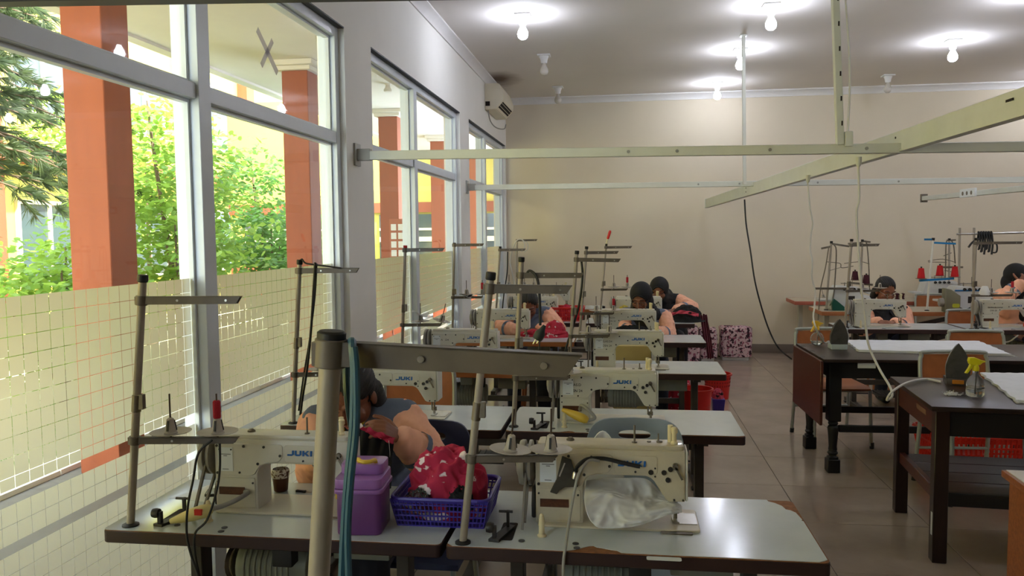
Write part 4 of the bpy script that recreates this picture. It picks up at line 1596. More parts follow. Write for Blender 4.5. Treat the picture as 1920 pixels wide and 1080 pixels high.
def school_chair(label, x, y, rz, seat_h=0.44, back_h=0.82):
    """origin on the floor under the seat, back towards +Y, sitter faces -Y"""
    r = thing('school_chair', label, 'chair', (x, y, 0), rz, 'tube chairs with brown plywood backs')
    w_ = 0.205
    for s_ in (-1, 1):
        m = MB()
        m.tube(smooth_path([(s_ * w_, -0.22, 0.02), (s_ * w_ * .97, -0.20, seat_h - 0.07), (s_ * w_ * .97, -0.17, seat_h - 0.015), (s_ * w_ * .97, 0.16, seat_h - 0.012)], 5), 0.0125, 10)
        m.build('front_leg', m_tubeg, r)
        m = MB()
        m.tube([(s_ * w_ * 1.02, -0.2205, 0.0), (s_ * w_ * 1.02, -0.22, 0.045)], 0.0155, 10)
        m.tube([(s_ * w_ * 1.04, 0.2705, 0.0), (s_ * w_ * 1.03, 0.265, 0.035)], 0.0155, 10)
        m.build('rubber_foot', m_black, r)
    arc = smooth_path([(-w_ * 1.04, 0.27, 0.02), (-w_ * 1.0, 0.215, seat_h), (-w_ * .98, 0.25, back_h - 0.09), (-w_ * .93, 0.258, back_h - 0.025), (-w_ * .78, 0.26, back_h),
                       (w_ * .78, 0.26, back_h), (w_ * .93, 0.258, back_h - 0.025), (w_ * .98, 0.25, back_h - 0.09), (w_ * 1.0, 0.215, seat_h), (w_ * 1.04, 0.27, 0.02)], 5)
    m = MB()
    m.tube(arc, 0.0125, 10)
    m.build('back_frame', m_tubeg, r)
    m = MB()
    m.tube([(-w_ * .95, -0.19, seat_h - 0.02), (w_ * .95, -0.19, seat_h - 0.02)], 0.011, 8)
    m.tube([(-w_, 0.19, seat_h - 0.02), (w_, 0.19, seat_h - 0.02)], 0.011, 8)
    m.tube([(-w_, 0.235, 0.22), (w_, 0.235, 0.22)], 0.009, 8)
    m.build('cross_tube', m_tubeg, r)
    m = MB()
    m.sheet(lambda u, v: (-w_ * .96 + 2 * w_ * .96 * u, -0.215 + 0.41 * v, seat_h + 0.008 - 0.01 * math.sin(PI * u) * math.sin(PI * v) - (0.012 * (1 - v / 0.15) ** 2 if v < 0.15 else 0)), 8, 8, thick=0.012)
    m.build('seat', m_ply, r)
    m = MB()
    m.sheet(lambda u, v: (-w_ * .92 + 2 * w_ * .92 * u, 0.235 + 0.018 * math.sin(PI * u) + 0.02 * v, back_h - 0.24 + 0.225 * v), 8, 5, thick=0.010)
    m.build('backrest', m_ply, r)
    return r


school_chair('tube chair pushed behind the drop-leaf table at its left end', 1.55, 6.22, math.radians(6))
school_chair('tube chair between the drop-leaf table and the front ironing table', 2.045, 5.02, math.radians(3))
pB = at_z(1830, 622, 0.82)
school_chair('tube chair behind the far right end of the drop-leaf table', at_y(1830, 622, 6.55).x, 6.3, 0.0, back_h=0.80)
pC = at_y(850, 700, 4.45)
school_chair('tube chair with brown back behind the machine at the second window table', at_y(787, 702, 4.35).x, 4.12, math.radians(2), back_h=0.84)
pD = at_y(1725, 560, 8.75)
school_chair('tube chair between the two wood-edged overlock tables', at_y(1755, 560, 9.95).x, 9.78, 0, back_h=0.82)
school_chair('tube chair left of the far right sewing machine', at_y(1830, 590, 8.1).x, 8.02, 0, back_h=0.80)

# grey moulded plastic chair and the navy one
def plastic_chair(name, label, x, y, rz, material, wd=0.235, top=0.80, slot=True):
    r = thing(name, label, 'chair', (x, y, 0), rz)
    m = MB()
    # backrest as an outline with a handle slot, bent a little
    n = 40
    outer, inner = [], []
    for k in range(n):
        a = 2 * PI * k / n
        ca, sa = math.cos(a), math.sin(a)
        ox = math.copysign(abs(ca) ** 0.35, ca) * wd
        oz = math.copysign(abs(sa) ** 0.45, sa) * 0.18
        outer.append((ox * (1 - 0.05 * (1 + sa)), oz + top - 0.18))
        ix = math.copysign(abs(ca) ** 0.6, ca) * 0.062
        iz = math.copysign(abs(sa) ** 0.75, sa) * 0.017
        inner.append((ix, iz + top - 0.065))

    def bent(p, t):
        return (p[0], 0.20 + t - 0.055 * (p[0] / wd) ** 2 + (p[1] - 0.44) * 0.14, p[1])
    vs, fs = [], []
    for t in (0.0, 0.016):
        vs += [bent(p, t) for p in outer] + [bent(p, t) for p in inner]
    for k in range(n):
        q = (k + 1) % n
        fs += [(k, q, n + q, n + k), (2 * n + k, 3 * n + k, 3 * n + q, 2 * n + q), (k, 2 * n + k, 2 * n + q, q), (n + k, n + q, 3 * n + q, 3 * n + k)]
    m.add(vs, fs)
    m.build('backrest', material, r, bevel=0.003)
    m = MB()
    m.sheet(lambda u, v: (-0.21 + 0.42 * u, -0.24 + 0.46 * v, 0.435 - 0.02 * math.sin(PI * u) * math.sin(PI * v) + 0.03 * max(0, v - 0.85) / 0.15), 8, 8, thick=0.02)
    m.build('seat', material, r)
    for sx in (-1, 1):
        m = MB()
        m.tube(smooth_path([(sx * 0.21, -0.22, 0.0), (sx * 0.18, -0.18, 0.40), (sx * 0.18, 0.14, 0.41), (sx * 0.19, 0.19, 0.5)], 5), 0.011, 8)
        m.build('leg', m_tubeg, r)
        m = MB()
        m.tube([(sx * 0.21, 0.24, 0.0), (sx * 0.18, 0.15, 0.41)], 0.011, 8)
        m.build('leg', m_tubeg, r)
    return r


pc = at_y(1190, 790, 3.07)
plastic_chair('plastic_chair', 'grey plastic chair with handle slot behind the nearest sewing machine', pc.x, 2.87, 0, mat('grey_chair_plastic', (126, 136, 144), 0.42, var=0.05, scale=6), wd=0.20, top=pc.z)
pc = at_y(803, 792, 3.10)
plastic_chair('plastic_chair', 'dark navy chair under the woman sewing by the window', pc.x, 2.89, 0, mat('navy_chair_plastic', (30, 36, 72), 0.5), wd=0.19, top=pc.z)

# ------------------------------------------------------------------ things on the ironing tables
m_sole = mat('iron_soleplate', (82, 80, 78), 0.4, metal=0.35, var=0.3, scale=20)
m_ironw = mat('iron_heel', (168, 178, 182), 0.35)


def clothes_iron(label, loc, rz, h, wid, heel, body):
    """standing on its heel, sole towards -Y"""
    r = thing('clothes_iron', label, 'iron', loc, rz, 'irons standing on their heels')
    out = []
    n = 18
    for k in range(n + 1):
        t = k / n
        out.append((wid / 2 * (0.93 + 0.07 * math.sin(PI * min(1, t * 2))) * (1 - max(0, (t - 0.32) / 0.68) ** 2.0), 0.035 + (h - 0.035) * t))
    poly = [(x, z) for x, z in out] + [(-x, z) for x, z in reversed(out[:-1])]
    m = MB()
    m.prism(poly, -0.01, 0.0, 'y')
    m.build('soleplate', m_sole, r, bevel=0.002, segs=1)
    m = MB()
    poly2 = [(x * 0.92, 0.035 + (z - 0.035) * 0.96) for x, z in poly]
    m.prism(poly2, 0.0, 0.045, 'y')
    m.build('iron_body', body, r, bevel=0.008)
    m = MB()
    m.box(-wid * .45, wid * .45, -0.016, 0.10, 0.0, 0.036)
    m.build('heel', heel, r, bevel=0.004)
    m = MB()
    m.tube(smooth_path([(0, 0.045, 0.035), (0, 0.10, 0.05), (0, 0.115, h * .4), (0, 0.10, h * .62), (0, 0.045, h * .7)], 5), 0.014, 10)
    m.build('handle', m_black, r)
    return r


p = at_z(1573, 655, TZ)
clothes_iron('iron with a blackened soleplate standing on its pale heel', (p.x, p.y, TZ), 0, 0.215, 0.118, m_ironw, m_black)
p = at_z(1795, 722, TZ)
i2 = clothes_iron('grey iron standing upright beside the yellow-topped spray bottle', (p.x, p.y, TZ), math.radians(-12), 0.225, 0.118, mat('iron_heel_dark', (70, 62, 58), 0.5), mat('iron_grey', (112, 120, 126), 0.4))
m = MB()
m.box(-0.028, 0.028, -0.021, -0.0165, 0.008, 0.03)
m.build('amber_window', mat('amber_plastic', (186, 116, 40), 0.3), i2, bevel=0.002, segs=1)
MATS['iron_soleplate']
m_clear = mat('clear_bottle', (238, 240, 238), 0.06, trans=0.92, ior=1.2, spec=0.6)
m_water = mat('water', (226, 232, 230), 0.03, trans=0.95, ior=1.15)
m_trig = mat('yellow_trigger', (222, 212, 20), 0.4)
m_trig2 = mat('orange_yellow_trigger', (226, 182, 48), 0.4)


def spray_bottle(label, loc, rz, prof, zt, trig, water):
    r = thing('spray_bottle', label, 'spray bottle', loc, rz, 'spray bottles on the ironing tables')
    m = MB()
    m.lathe(prof, 22)
    m.build('bottle', m_clear, r)
    m = MB()
    m.lathe([(max(0.004, a - 0.0035), z + 0.002) for a, z in prof if z < water] + [(max(0.004, prof[3][0] - 0.004), water)], 20)
    m.build('water', m_water, r)
    m = MB()
    m.lathe([(0.015, zt), (0.0155, zt + 0.018), (0.011, zt + 0.03), (0.011, zt + 0.036)], 14)
    m.prism([(-0.040, zt + 0.052), (-0.034, zt + 0.036), (-0.012, zt + 0.028), (0.016, zt + 0.030), (0.030, zt + 0.042), (0.044, zt + 0.044), (0.044, zt + 0.050), (0.02, zt + 0.056), (-0.008, zt + 0.068), (-0.036, zt + 0.068)], -0.010, 0.010, 'y')
    hd = m.build('spray_head', trig, r, bevel=0.002, segs=1)
    m = MB()
    m.prism([(-0.026, zt + 0.045), (-0.014, zt + 0.040), (-0.022, zt + 0.016), (-0.044, zt - 0.012), (-0.054, zt - 0.010), (-0.036, zt + 0.018)], -0.008, 0.008, 'y')
    m.build('trigger', trig, hd, bevel=0.002, segs=1)
    m = MB()
    m.tube([(0, 0, 0.012), (0.003, 0, zt)], 0.0022, 6)
    m.build('dip_tube', m_stick, r)
    return r


p = at_z(1828, 742, TZ)
spray_bottle('clear spray bottle with bright yellow trigger on the front ironing table', (p.x, p.y, TZ), 0.15,
             [(0.036, 0), (0.041, 0.006), (0.042, 0.03), (0.0385, 0.034), (0.0405, 0.038), (0.041, 0.06), (0.034, 0.085), (0.018, 0.105), (0.0145, 0.112), (0.0145, 0.128)], 0.124, m_trig, 0.045)
p = at_z(1532, 647, TZ)
spray_bottle('round clear spray bottle with amber yellow trigger on the drop-leaf table', (p.x, p.y, TZ), 0.35,
             [(0.022, 0), (0.034, 0.008), (0.045, 0.026), (0.048, 0.045), (0.044, 0.066), (0.032, 0.084), (0.016, 0.096), (0.0135, 0.102), (0.0135, 0.114)], 0.11, m_trig2, 0.03)

m_quilt = mat('white_padding', (222, 224, 228), 0.9, var=0.06, scale=14, bump=0.25, bscale=26)
def folded_cloth(name, label, corners, z0, layers, material, amp=0.006, th=0.008, seed=1, cat='cloth', curl=0.0):
    """a folded cloth lying on a table: corners a,b,c,d on the table in order"""
    R = random.Random(seed)
    A, B, C_, D = [Vector((q.x, q.y, 0)) for q in corners]
    r = thing(name, label, cat, (0, 0, z0))
    for k in range(layers):
        ph = R.random() * 6
        off = Vector((R.uniform(-.012, .012), R.uniform(-.012, .012), 0))

        def fn(u, v, k=k, ph=ph, off=off):
            p = (A * (1 - u) + B * u) * (1 - v) + (D * (1 - u) + C_ * u) * v + off
            e = min(u, 1 - u, v, 1 - v)
            ed = min(1, e * 14)
            p = p + Vector((0.006 * math.sin(v * 31 + ph) * (1 - ed), 0.006 * math.sin(u * 40 + ph) * (1 - ed), 0))
            p.z = th * (k + 1) + amp * (math.sin(u * 9 + ph) * math.sin(v * 7 + ph * 2) + 1) * 0.5 * ed + curl * max(0, (0.06 - v) / 0.06) ** 2
            return p
        m = MB()
        m.sheet(fn, 26, 14, thick=th * 0.96)
        m.build('cloth_layer', material, r)
    return r


cq = [at_z(1612, 660, TZ), at_z(1897, 668, TZ), at_z(1838, 643, TZ), at_z(1588, 641, TZ)]
folded_cloth('ironing_cloth', 'white folded ironing cloth across the drop-leaf table', cq, TZ, 2, m_quilt, seed=4)
cq = [at_z(1905, 757, TZ), at_z(2040, 762, TZ), at_z(1990, 706, TZ), at_z(1838, 704, TZ)]
folded_cloth('ironing_cloth', 'white folded ironing cloth at the right end of the front ironing table', cq, TZ, 2, m_quilt, seed=5)
# fringe along the far cloth's right edge
R2 = random.Random(9)
m = MB()
for k in range(46):
    t = k / 45
    q = at_z(1838 + 62 * t, 643 + 25 * t, TZ + 0.014)
    m.bar(q, q + Vector((0.018 + R2.random() * 0.014, R2.uniform(-.01, .01), -0.004)), 0.003, 0.002)
o = m.build('cloth_fringe', m_quilt, smooth=False)
o.parent = [q for q in COL.objects if q.name == 'ironing_cloth'][0]
o.location = (0, 0, -TZ)
o['kind'] = 'stuff'
# lint ball
p = at_z(1785, 741, TZ)
R2 = random.Random(3)
m = MB()
for k in range(170):
    a = R2.gauss(0, 0.018), R2.gauss(0, 0.009), abs(R2.gauss(0, 0.007))
    d = Vector((R2.gauss(0, 1), R2.gauss(0, 1), abs(R2.gauss(0, .5)))).normalized() * 0.012
    m.bar(a, Vector(a) + d, 0.0012, 0.0012)
m.ball((0, 0, 0.006), (0.026, 0.013, 0.008), 10, 6)
o = m.build('lint_wad', m_quilt, loc=(p.x, p.y, TZ))
tag(o, 'tuft of white lint in front of the grey iron', 'lint')

# ------------------------------------------------------------------ cables on this side
Yk = 4.9
cable('power_cable', 'white cable hanging from the long rail down to the front iron',
      [at_y(1609, 306, 4.55), at_y(1611, 372, 4.55), at_y(1606, 400, 4.55), at_y(1610, 470, 4.55), at_y(1615, 540, 4.55), at_y(1622, 590, 4.55), at_y(1628, 644, 4.55), at_y(1648, 690, 4.5), at_y(1668, 724, 4.45),
       at_y(1673, 742, 4.4), at_y(1663, 750, 4.38), at_y(1672, 735, 4.36), at_z(1700, 718, TZ + 0.012), at_z(1735, 711, TZ + 0.008), at_z(1765, 716, TZ + 0.01)], 0.0065, m_cabw)
cable('power_cable', 'kinked white cable hanging from the long rail to the round spray bottle',
      [at_y(1514, 337, 6.0), at_y(1516, 360, 6.0), at_y(1519, 392, 6.0), at_y(1524, 418, 6.0), at_y(1521, 436, 6.0), at_y(1519, 470, 5.95), at_y(1523, 490, 5.9), at_y(1522, 520, 5.9), at_y(1528, 545, 5.9), at_y(1527, 575, 5.85),
       at_y(1525, 596, 5.8), at_y(1531, 618, 5.75), at_z(1545, 642, TZ + 0.03), at_z(1554, 640, TZ + 0.035), at_z(1556, 647, TZ + 0.01), at_z(1566, 650, TZ + 0.01)], 0.006, m_cabw)
cable('power_cable', 'long black cable drooping from the rail end to the floor along the back wall',
      [at_y(1396, 374, 9.6), at_y(1399, 420, 9.6), at_y(1407, 470, 9.55), at_y(1416, 530, 9.5), at_y(1432, 590, 9.5), at_y(1447, 630, 9.45), at_y(1462, 655, 9.4), at_z(1484, 673, 0.01)], 0.009, m_cabk)
cable('power_cable', 'white cable lying behind the chair at the far right table legs',
      [at_y(1880, 642, 7.3), at_y(1893, 640, 7.3), at_y(1903, 633, 7.25), at_y(1909, 628, 7.25)], 0.006, m_cabw)
# plugs sitting under the rails
for (px_, py_, Y_, lab) in ((1610, 302, 4.55, 'white plug under the long rail above the front ironing table'), (1515, 334, 6.0, 'white plug under the long rail left of the nearer cross rail')):
    q = at_y(px_, py_, Y_)
    m = MB()
    m.lathe([(0.008, -0.03), (0.014, -0.02), (0.016, 0.0), (0.016, 0.022)], 10)
    o = m.build('wall_plug', m_rail, loc=q)
    tag(o, lab, 'plug')

# ------------------------------------------------------------------ sewing things behind: overlock tables and machines
m_owood = mat('overlock_table_edge', (170, 104, 62), 0.5, var=0.2, scale=10, stretch=(.4, 4, 4))
m_orred = mat('overlock_table_edge_red', (176, 92, 70), 0.5, var=0.2, scale=10, stretch=(.4, 4, 4))
m_otop = mat('overlock_top', (186, 174, 150), 0.35, var=0.06, scale=3)
m_oleg = mat('cream_leg', (170, 164, 150), 0.5)


def overlock_table(label, x, y, wd, dp, edge, zt=0.73):
    r = thing('overlock_table', label, 'table', (x, y, 0), 0, 'wood-edged overlock tables')
    m = MB()
    m.box(0, wd, 0, dp, zt - 0.045, zt - 0.002)
    m.build('table_top', edge, r, bevel=0.004)
    m = MB()
    m.box(0.004, wd - 0.004, 0.004, dp - 0.004, zt - 0.002, zt)
    m.build('laminate', m_otop, r, smooth=False)
    for lx in (0.12, wd - 0.12):
        m = MB()
        m.box(lx - 0.025, lx + 0.025, dp / 2 - 0.03, dp / 2 + 0.03, 0.04, zt - 0.045)
        m.build('leg', m_oleg, r, smooth=False)
        m = MB()
        m.box(lx - 0.025, lx + 0.025, 0.03, dp - 0.03, 0, 0.04)
        m.build('foot', m_oleg, r, smooth=False)
    m = MB()
    m.bar((0.14, dp / 2, 0.1), (wd - 0.14, dp / 2, 0.5), 0.03, 0.05)
    m.build('brace', m_irond, r, smooth=False)
    return r


pa = at_z(1541, 584, 0.73)
overlock_table('orange-edged overlock table behind the right-hand sewing machines', pa.x, pa.y, 1.70, 0.62, m_owood)
pb = at_z(1484, 561, 0.73)
yb = min(pb.y, 10.1)
overlock_table('reddish-edged table against the back wall holding the white overlock', pb.x - 0.02, yb, 2.0, 0.55, m_orred)
m_ovw = mat('overlock_white', (206, 208, 206), 0.3, coat=0.2)


def overlock(label, loc, rz, sc=1.0, trim=None):
    r = thing('overlock_machine', label, 'sewing machine', loc, rz, 'overlock machines on the wood-edged tables')
    m = MB()
    m.prism([(0, 0), (0.44, 0), (0.44, 0.12), (0.40, 0.15), (0.30, 0.16), (0.29, 0.24), (0.06, 0.26), (0.03, 0.22), (0, 0.12)], 0, 0.22, 'y')
    m.build('machine_body', m_ovw, r, bevel=0.014)
    m = MB()
    m.prism([(0.06, 0.26), (0.38, 0.235), (0.43, 0.20), (0.43, 0.17), (0.40, 0.165), (0.34, 0.2), (0.06, 0.215)], 0.05, 0.17, 'y')
    m.build('machine_arm', m_ovw, r, bevel=0.01)
    if trim:
        m = MB()
        m.box(0.04, 0.40, -0.004, 0.0, 0.205, 0.22)
        m.build('trim_stripe', trim, r, smooth=False)
    for k in range(4):
        m = MB()
        m.lathe([(0.014, 0), (0.016, 0.006), (0.008, 0.012), (0.012, 0.03)], 10, M=Matrix.Translation((0.13 + k * 0.05, -0.002, 0.225)) @ Matrix.Rotation(PI / 2, 4, 'X'))
        m.build('tension_dial', m_screw, r)
    m = MB()
    m.box(0.17, 0.24, -0.004, 0, 0.08, 0.15)
    m.box(0.31, 0.36, -0.004, 0, 0.04, 0.10)
    m.build('opening', m_screw, r, smooth=False)
    m = MB()
    m.lathe([(0.05, 0), (0.06, 0.01), (0.06, 0.03), (0.04, 0.04)], 18, M=Matrix.Translation((0.44, 0.11, 0.14)) @ Matrix.Rotation(PI / 2, 4, 'Y'))
    m.build('handwheel', m_wheel, r)
    m = MB()
    m.box(-0.11, 0.0, 0.02, 0.20, 0.09, 0.11)
    m.box(0.1, 0.3, -0.06, 0, 0.0, 0.02)
    m.build('cloth_plate', m_ovw, r, bevel=0.003, segs=1)
    m = MB()
    m.tube([(0.16, 0.1, 0.25), (0.16, 0.1, 0.29)], 0.005, 8)
    m.tube([(0.24, 0.1, 0.245), (0.24, 0.1, 0.35)], 0.003, 8)
    m.tube([(0.12, 0.1, 0.28), (0.28, 0.1, 0.28)], 0.004, 8)
    m.build('looper_post', m_dsteel, r)
    return r


p = at_y(1555, 572, 9.15)
po = at_z(1560, 575, 0.73)
overlock('white overlock machine with black tension dials under the maroon cones', (at_y(1548, 560, 9.25).x, 9.0, 0.73), 0)
overlock('white overlock behind the blue stand, its flat cloth plate to the left', (at_y(1728, 560, 10.2).x, 10.15, 0.73), 0)
overlock('white interlock machine with blue trim beside the olive motor housing', (at_y(1772, 560, 9.1).x, 8.95, 0.73), 0, trim=mat('blue_trim', (30, 110, 170), 0.4))
# olive motor housing on the same table
p = at_y(1762, 574, 8.9)
r = thing('machine_motor', 'olive grey motor housing standing on the orange-edged table', 'motor', (p.x, 8.86, 0.73))
m = MB()
m.prism([(0, 0), (0.15, 0), (0.15, 0.17), (0.06, 0.235), (0.0, 0.25)], -0.10, 0.0, 'y')
m.build('housing', mat('olive_grey', (124, 122, 100), 0.5), r, bevel=0.008)
m = MB()
m.lathe([(0.04, -0.01), (0.045, 0), (0.045, 0.03), (0.03, 0.034)], 16, M=Matrix.Translation((-0.032, -0.05, 0.1)) @ Matrix.Rotation(PI / 2, 4, 'Y'))
m.build('wheel', m_wheel, r)
m = MB()
m.prism(rrect(0.07, 0.14, 0.05, 0.09, 0.015), -0.104, -0.1, 'y')
m.build('badge', mat('lime_badge', (190, 196, 60), 0.5), r, smooth=False)
m = MB()
m.tube(smooth_path([(0.15, -0.05, 0.05), (0.2, -0.09, 0.03), (0.28, -0.1, 0.06), (0.33, -0.1, 0.02)], 5), 0.007, 6)
m.build('lead', m_cabk, r)

m_maroon = mat('maroon_thread', (66, 22, 34), 0.85, bump=0.4, bscale=300)
m_redc = mat('bright_red_thread', (190, 24, 28), 0.8, bump=0.3, bscale=300)
m_bluep = mat('blue_bracket', (28, 120, 176), 0.4)


def cone(parent, c, material, h=0.10):
    b = MB()
    b.lathe([(0.012, 0.0), (0.055, 0.003), (0.056, 0.006), (0.012, 0.006)], 18, M=Matrix.Translation(c))
    d = b.build('spool_disc', m_dsteel, parent)
    b = MB()
    b.lathe([(0.038, 0.008), (0.037, 0.02), (0.026, h), (0.02, h + 0.004)], 18, M=Matrix.Translation(c))
    b.build('thread_cone', material, d)
    b = MB()
    b.tube([(c[0], c[1], c[2] + h), (c[0], c[1], c[2] + h + 0.02)], 0.009, 8)
    b.build('cone_tip', m_screw, d)


def cone_stand(label, Y, foot, cap, shelf_y, top_y, cones, material, metal, zt=0.73, cone_h=0.10, extra=(), free=True):
    b, t = at_y(foot[0], foot[1], Y), at_y(cap[0], cap[1], Y)
    b = Vector((b.x, Y, zt))
    r = thing('cone_stand', label, 'thread stand', b, 0, 'multi-cone thread stands of the overlocks')
    d = t - b
    m = MB()
    m.tube([(0, 0, 0.003), d * 0.97], 0.011, 12)
    m.build('pole', m_white if metal is m_bluep else m_pole, r)
    m = MB()
    m.tube([d * 0.965, d], 0.015, 12)
    m.build('pole_cap', m_black, r)
    m = MB()
    m.lathe([(0.024, 0), (0.024, 0.005), (0.014, 0.01)], 14)
    m.build('flange', m_black, r)
    for (x0, x1, py) in top_y:
        q0, q1 = at_y(x0, py[0], Y) - b, at_y(x1, py[1], Y) - b
        m = MB()
        m.bar(q0, q1, 0.012, 0.02)
        m.build('thread_arm', metal, r, smooth=False)
    for (x0, x1, py) in shelf_y:
        q0, q1 = at_y(x0, py[0], Y) - b, at_y(x1, py[1], Y) - b
        m = MB()
        m.bar(q0, q1, 0.03, 0.022)
        m.build('spool_arm', metal, r, smooth=False)
    for (x, y) in cones:
        q = at_y(x, y, Y) - b
        cone(r, q, material, cone_h)
    for (pts, rr) in extra:
        m = MB()
        m.tube(smooth_path([at_y(x, y, Y + dy) - b for x, y, dy in pts], 5), rr, 6)
        m.build('thread_guide', m_dsteel, r)
    return r


cone_stand('steel cone stand with bent thread tubes left of the front pole', 8.97, (1549, 576), (1559, 452), [(1527, 1600, (541, 541))], [(1540, 1559, (466, 462)), (1559, 1592, (457, 462))], [], m_maroon, m_dsteel,
           extra=[([(1554, 462, 0), (1548, 500, .02), (1538, 545, .03), (1534, 600, .02)], 0.006), ([(1563, 458, 0), (1568, 470, .01), (1566, 520, .03), (1562, 560, .02), (1556, 573, 0)], 0.006),
                  ([(1551, 491, 0), (1575, 494, .02), (1578, 502, .03), (1600, 499, .03)], 0.004), ([(1556, 507, 0), (1578, 501, 0.01)], 0.003)])
cone_stand('steel cone stand with maroon thread cones behind the front pole', 9.32, (1612, 570), (1617, 449), [(1590, 1636, (530, 534))], [(1590, 1617, (457, 455)), (1617, 1632, (452, 454))], [(1603, 526), (1624, 533)], m_maroon, m_dsteel, zt=0.73,
           extra=[([(1617, 451, 0), (1625, 457, .01), (1629, 500, .02), (1630, 535, .02), (1632, 552, 0)], 0.006), ([(1583, 494, 0), (1606, 491, 0), (1617, 491, 0), (1630, 495, .03)], 0.004), ([(1617, 482, 0), (1609, 486, .02)], 0.004)], cone_h=0.1)
cone_stand('white cone stand with blue brackets and three red thread cones', 8.93, (1738, 576), (1750, 446), [(1724, 1788, (526, 522))], [(1733, 1750, (449, 449)), (1748, 1792, (455, 457))], [(1727, 523), (1762, 518), (1790, 520)], m_redc, m_bluep,
           extra=[([(1740, 489, 0), (1768, 486, .02), (1792, 492, .02)], 0.004), ([(1740, 491, 0), (1775, 492, -.02)], 0.004)], cone_h=0.11)
cone_stand('thin steel stand with bent guides behind the red thread cones', 10.25, (1779, 560), (1780, 447), [(1768, 1805, (501, 501))], [(1775, 1792, (451, 450))], [], m_redc, m_dsteel,
           extra=[([(1780, 448, 0), (1774, 456, 0), (1773, 500, .02), (1771, 540, .02)], 0.007), ([(1781, 448, 0), (1788, 460, 0), (1791, 494, .02)], 0.007), ([(1769, 480, 0), (1784, 474, 0)], 0.005), ([(1771, 507, 0), (1786, 510, 0)], 0.005)])
# loose disc with spindle on the back table
q = at_z(1505, 550, 0.73)
r = thing('spool_holder', 'tilted spool disc with spindle at the left end of the back table', 'spool holder', (q.x, yb + 0.12, 0.75))
spool_disc(r, Vector((0, 0, 0.01)), (-0.25, 0, 1), None, 0.13)

# rack with straps behind the far right machine
rk = thing('strap_rack', 'steel rack bar with two uprights at the far right', 'rack', (at_y(1797, 520, 9.6).x, 9.6, 0))
m = MB()
xa, xb_, zt_ = 0, at_y(1826, 440, 9.6).x - rk.location.x, at_y(1800, 439, 9.6).z
m.tube([(-0.03, 0, zt_), (1.4, 0, zt_ + 0.02)], 0.012, 10)
m.build('rack_bar', m_steel, rk)
for x in (0, xb_):
    m = MB()
    m.tube([(x + 0.02, 0, 0), (x, 0, zt_ + 0.07)], 0.012, 10)
    m.build('upright', m_pole, rk)
m = MB()
m.tube([(1.38, 0, 0), (1.38, 0, zt_)], 0.012, 10)
m.build('upright', m_pole, rk)
st = thing('hanging_straps', 'bundle of black straps hanging over the rack bar', 'straps', (at_y(1840, 440, 9.6).x, 9.6, zt_))
for k in range(6):
    m = MB()
    x = -0.03 + k * 0.026
    L = 0.17 + 0.03 * (k % 3)
    m.tube(smooth_path([(x, -0.03, -L), (x + 0.01, -0.026, -L * .5), (x, -0.016, 0.005), (x, 0.0, 0.022), (x + .005, 0.016, 0.0), (x, 0.026, -L * .6), (x - .01, 0.03, -L * .9)], 5), 0.0105, 6)
    m.build('strap', m_black, st)
m = MB()
m.tube(smooth_path([(-0.03, -0.03, -0.05), (-0.1, -0.03, -0.09), (-0.14, -0.02, -0.15)], 5), 0.011, 6)
m.tube(smooth_path([(0.1, -0.03, -0.1), (0.15, -0.03, -0.12), (0.15, -0.03, -0.2), (0.1, -0.03, -0.21)], 5), 0.009, 6)
m.build('strap_end', m_black, st)
# ------------------------------------------------------------------ people
from mathutils import noise as nz
def remesh(mb, voxel, smooth_it=4, name='tmp'):
    me = mb.mesh(name, [], smooth=False)
    o = bpy.data.objects.new(name, me)
    COL.objects.link(o)
    md = o.modifiers.new('r', 'REMESH')
    md.mode = 'VOXEL'
    md.voxel_size = voxel
    if smooth_it:
        sm = o.modifiers.new('s', 'SMOOTH')
        sm.factor = 0.5
        sm.iterations = smooth_it
    dg = bpy.context.evaluated_depsgraph_get()
    out = bpy.data.meshes.new_from_object(o.evaluated_get(dg))
    bpy.data.objects.remove(o)
    for p in out.polygons:
        p.use_smooth = True
    return out


def add_obj(name, me, material, parent):
    me.name = name
    me.materials.clear()
    me.materials.append(material)
    o = bpy.data.objects.new(name, me)
    COL.objects.link(o)
    o.parent = parent
    return o


def limb(mb, a, b, ra, rb, n=14, steps=6, bulge=0.0):
    """tapered capsule"""
    a, b = Vector(a), Vector(b)
    d = (b - a).normalized()
    pts, rs = [], []
    for t in (-1, -.8, -.5):
        pts.append(a + d * ra * t)
        rs.append(ra * math.sqrt(max(0.02, 1 - t * t)))
    for k in range(steps + 1):
        t = k / steps
        pts.append(a.lerp(b, t))
        rs.append((ra * (1 - t) + rb * t) * (1 + bulge * math.sin(PI * t)))
    for t in (.5, .8, 1):
        pts.append(b + d * rb * t)
        rs.append(rb * math.sqrt(max(0.02, 1 - t * t)))
    mb.tube(pts, rs, n)


def ell(mb, c, r, M=None):
    mb.ball(c, r, 18, 12, 0, M)


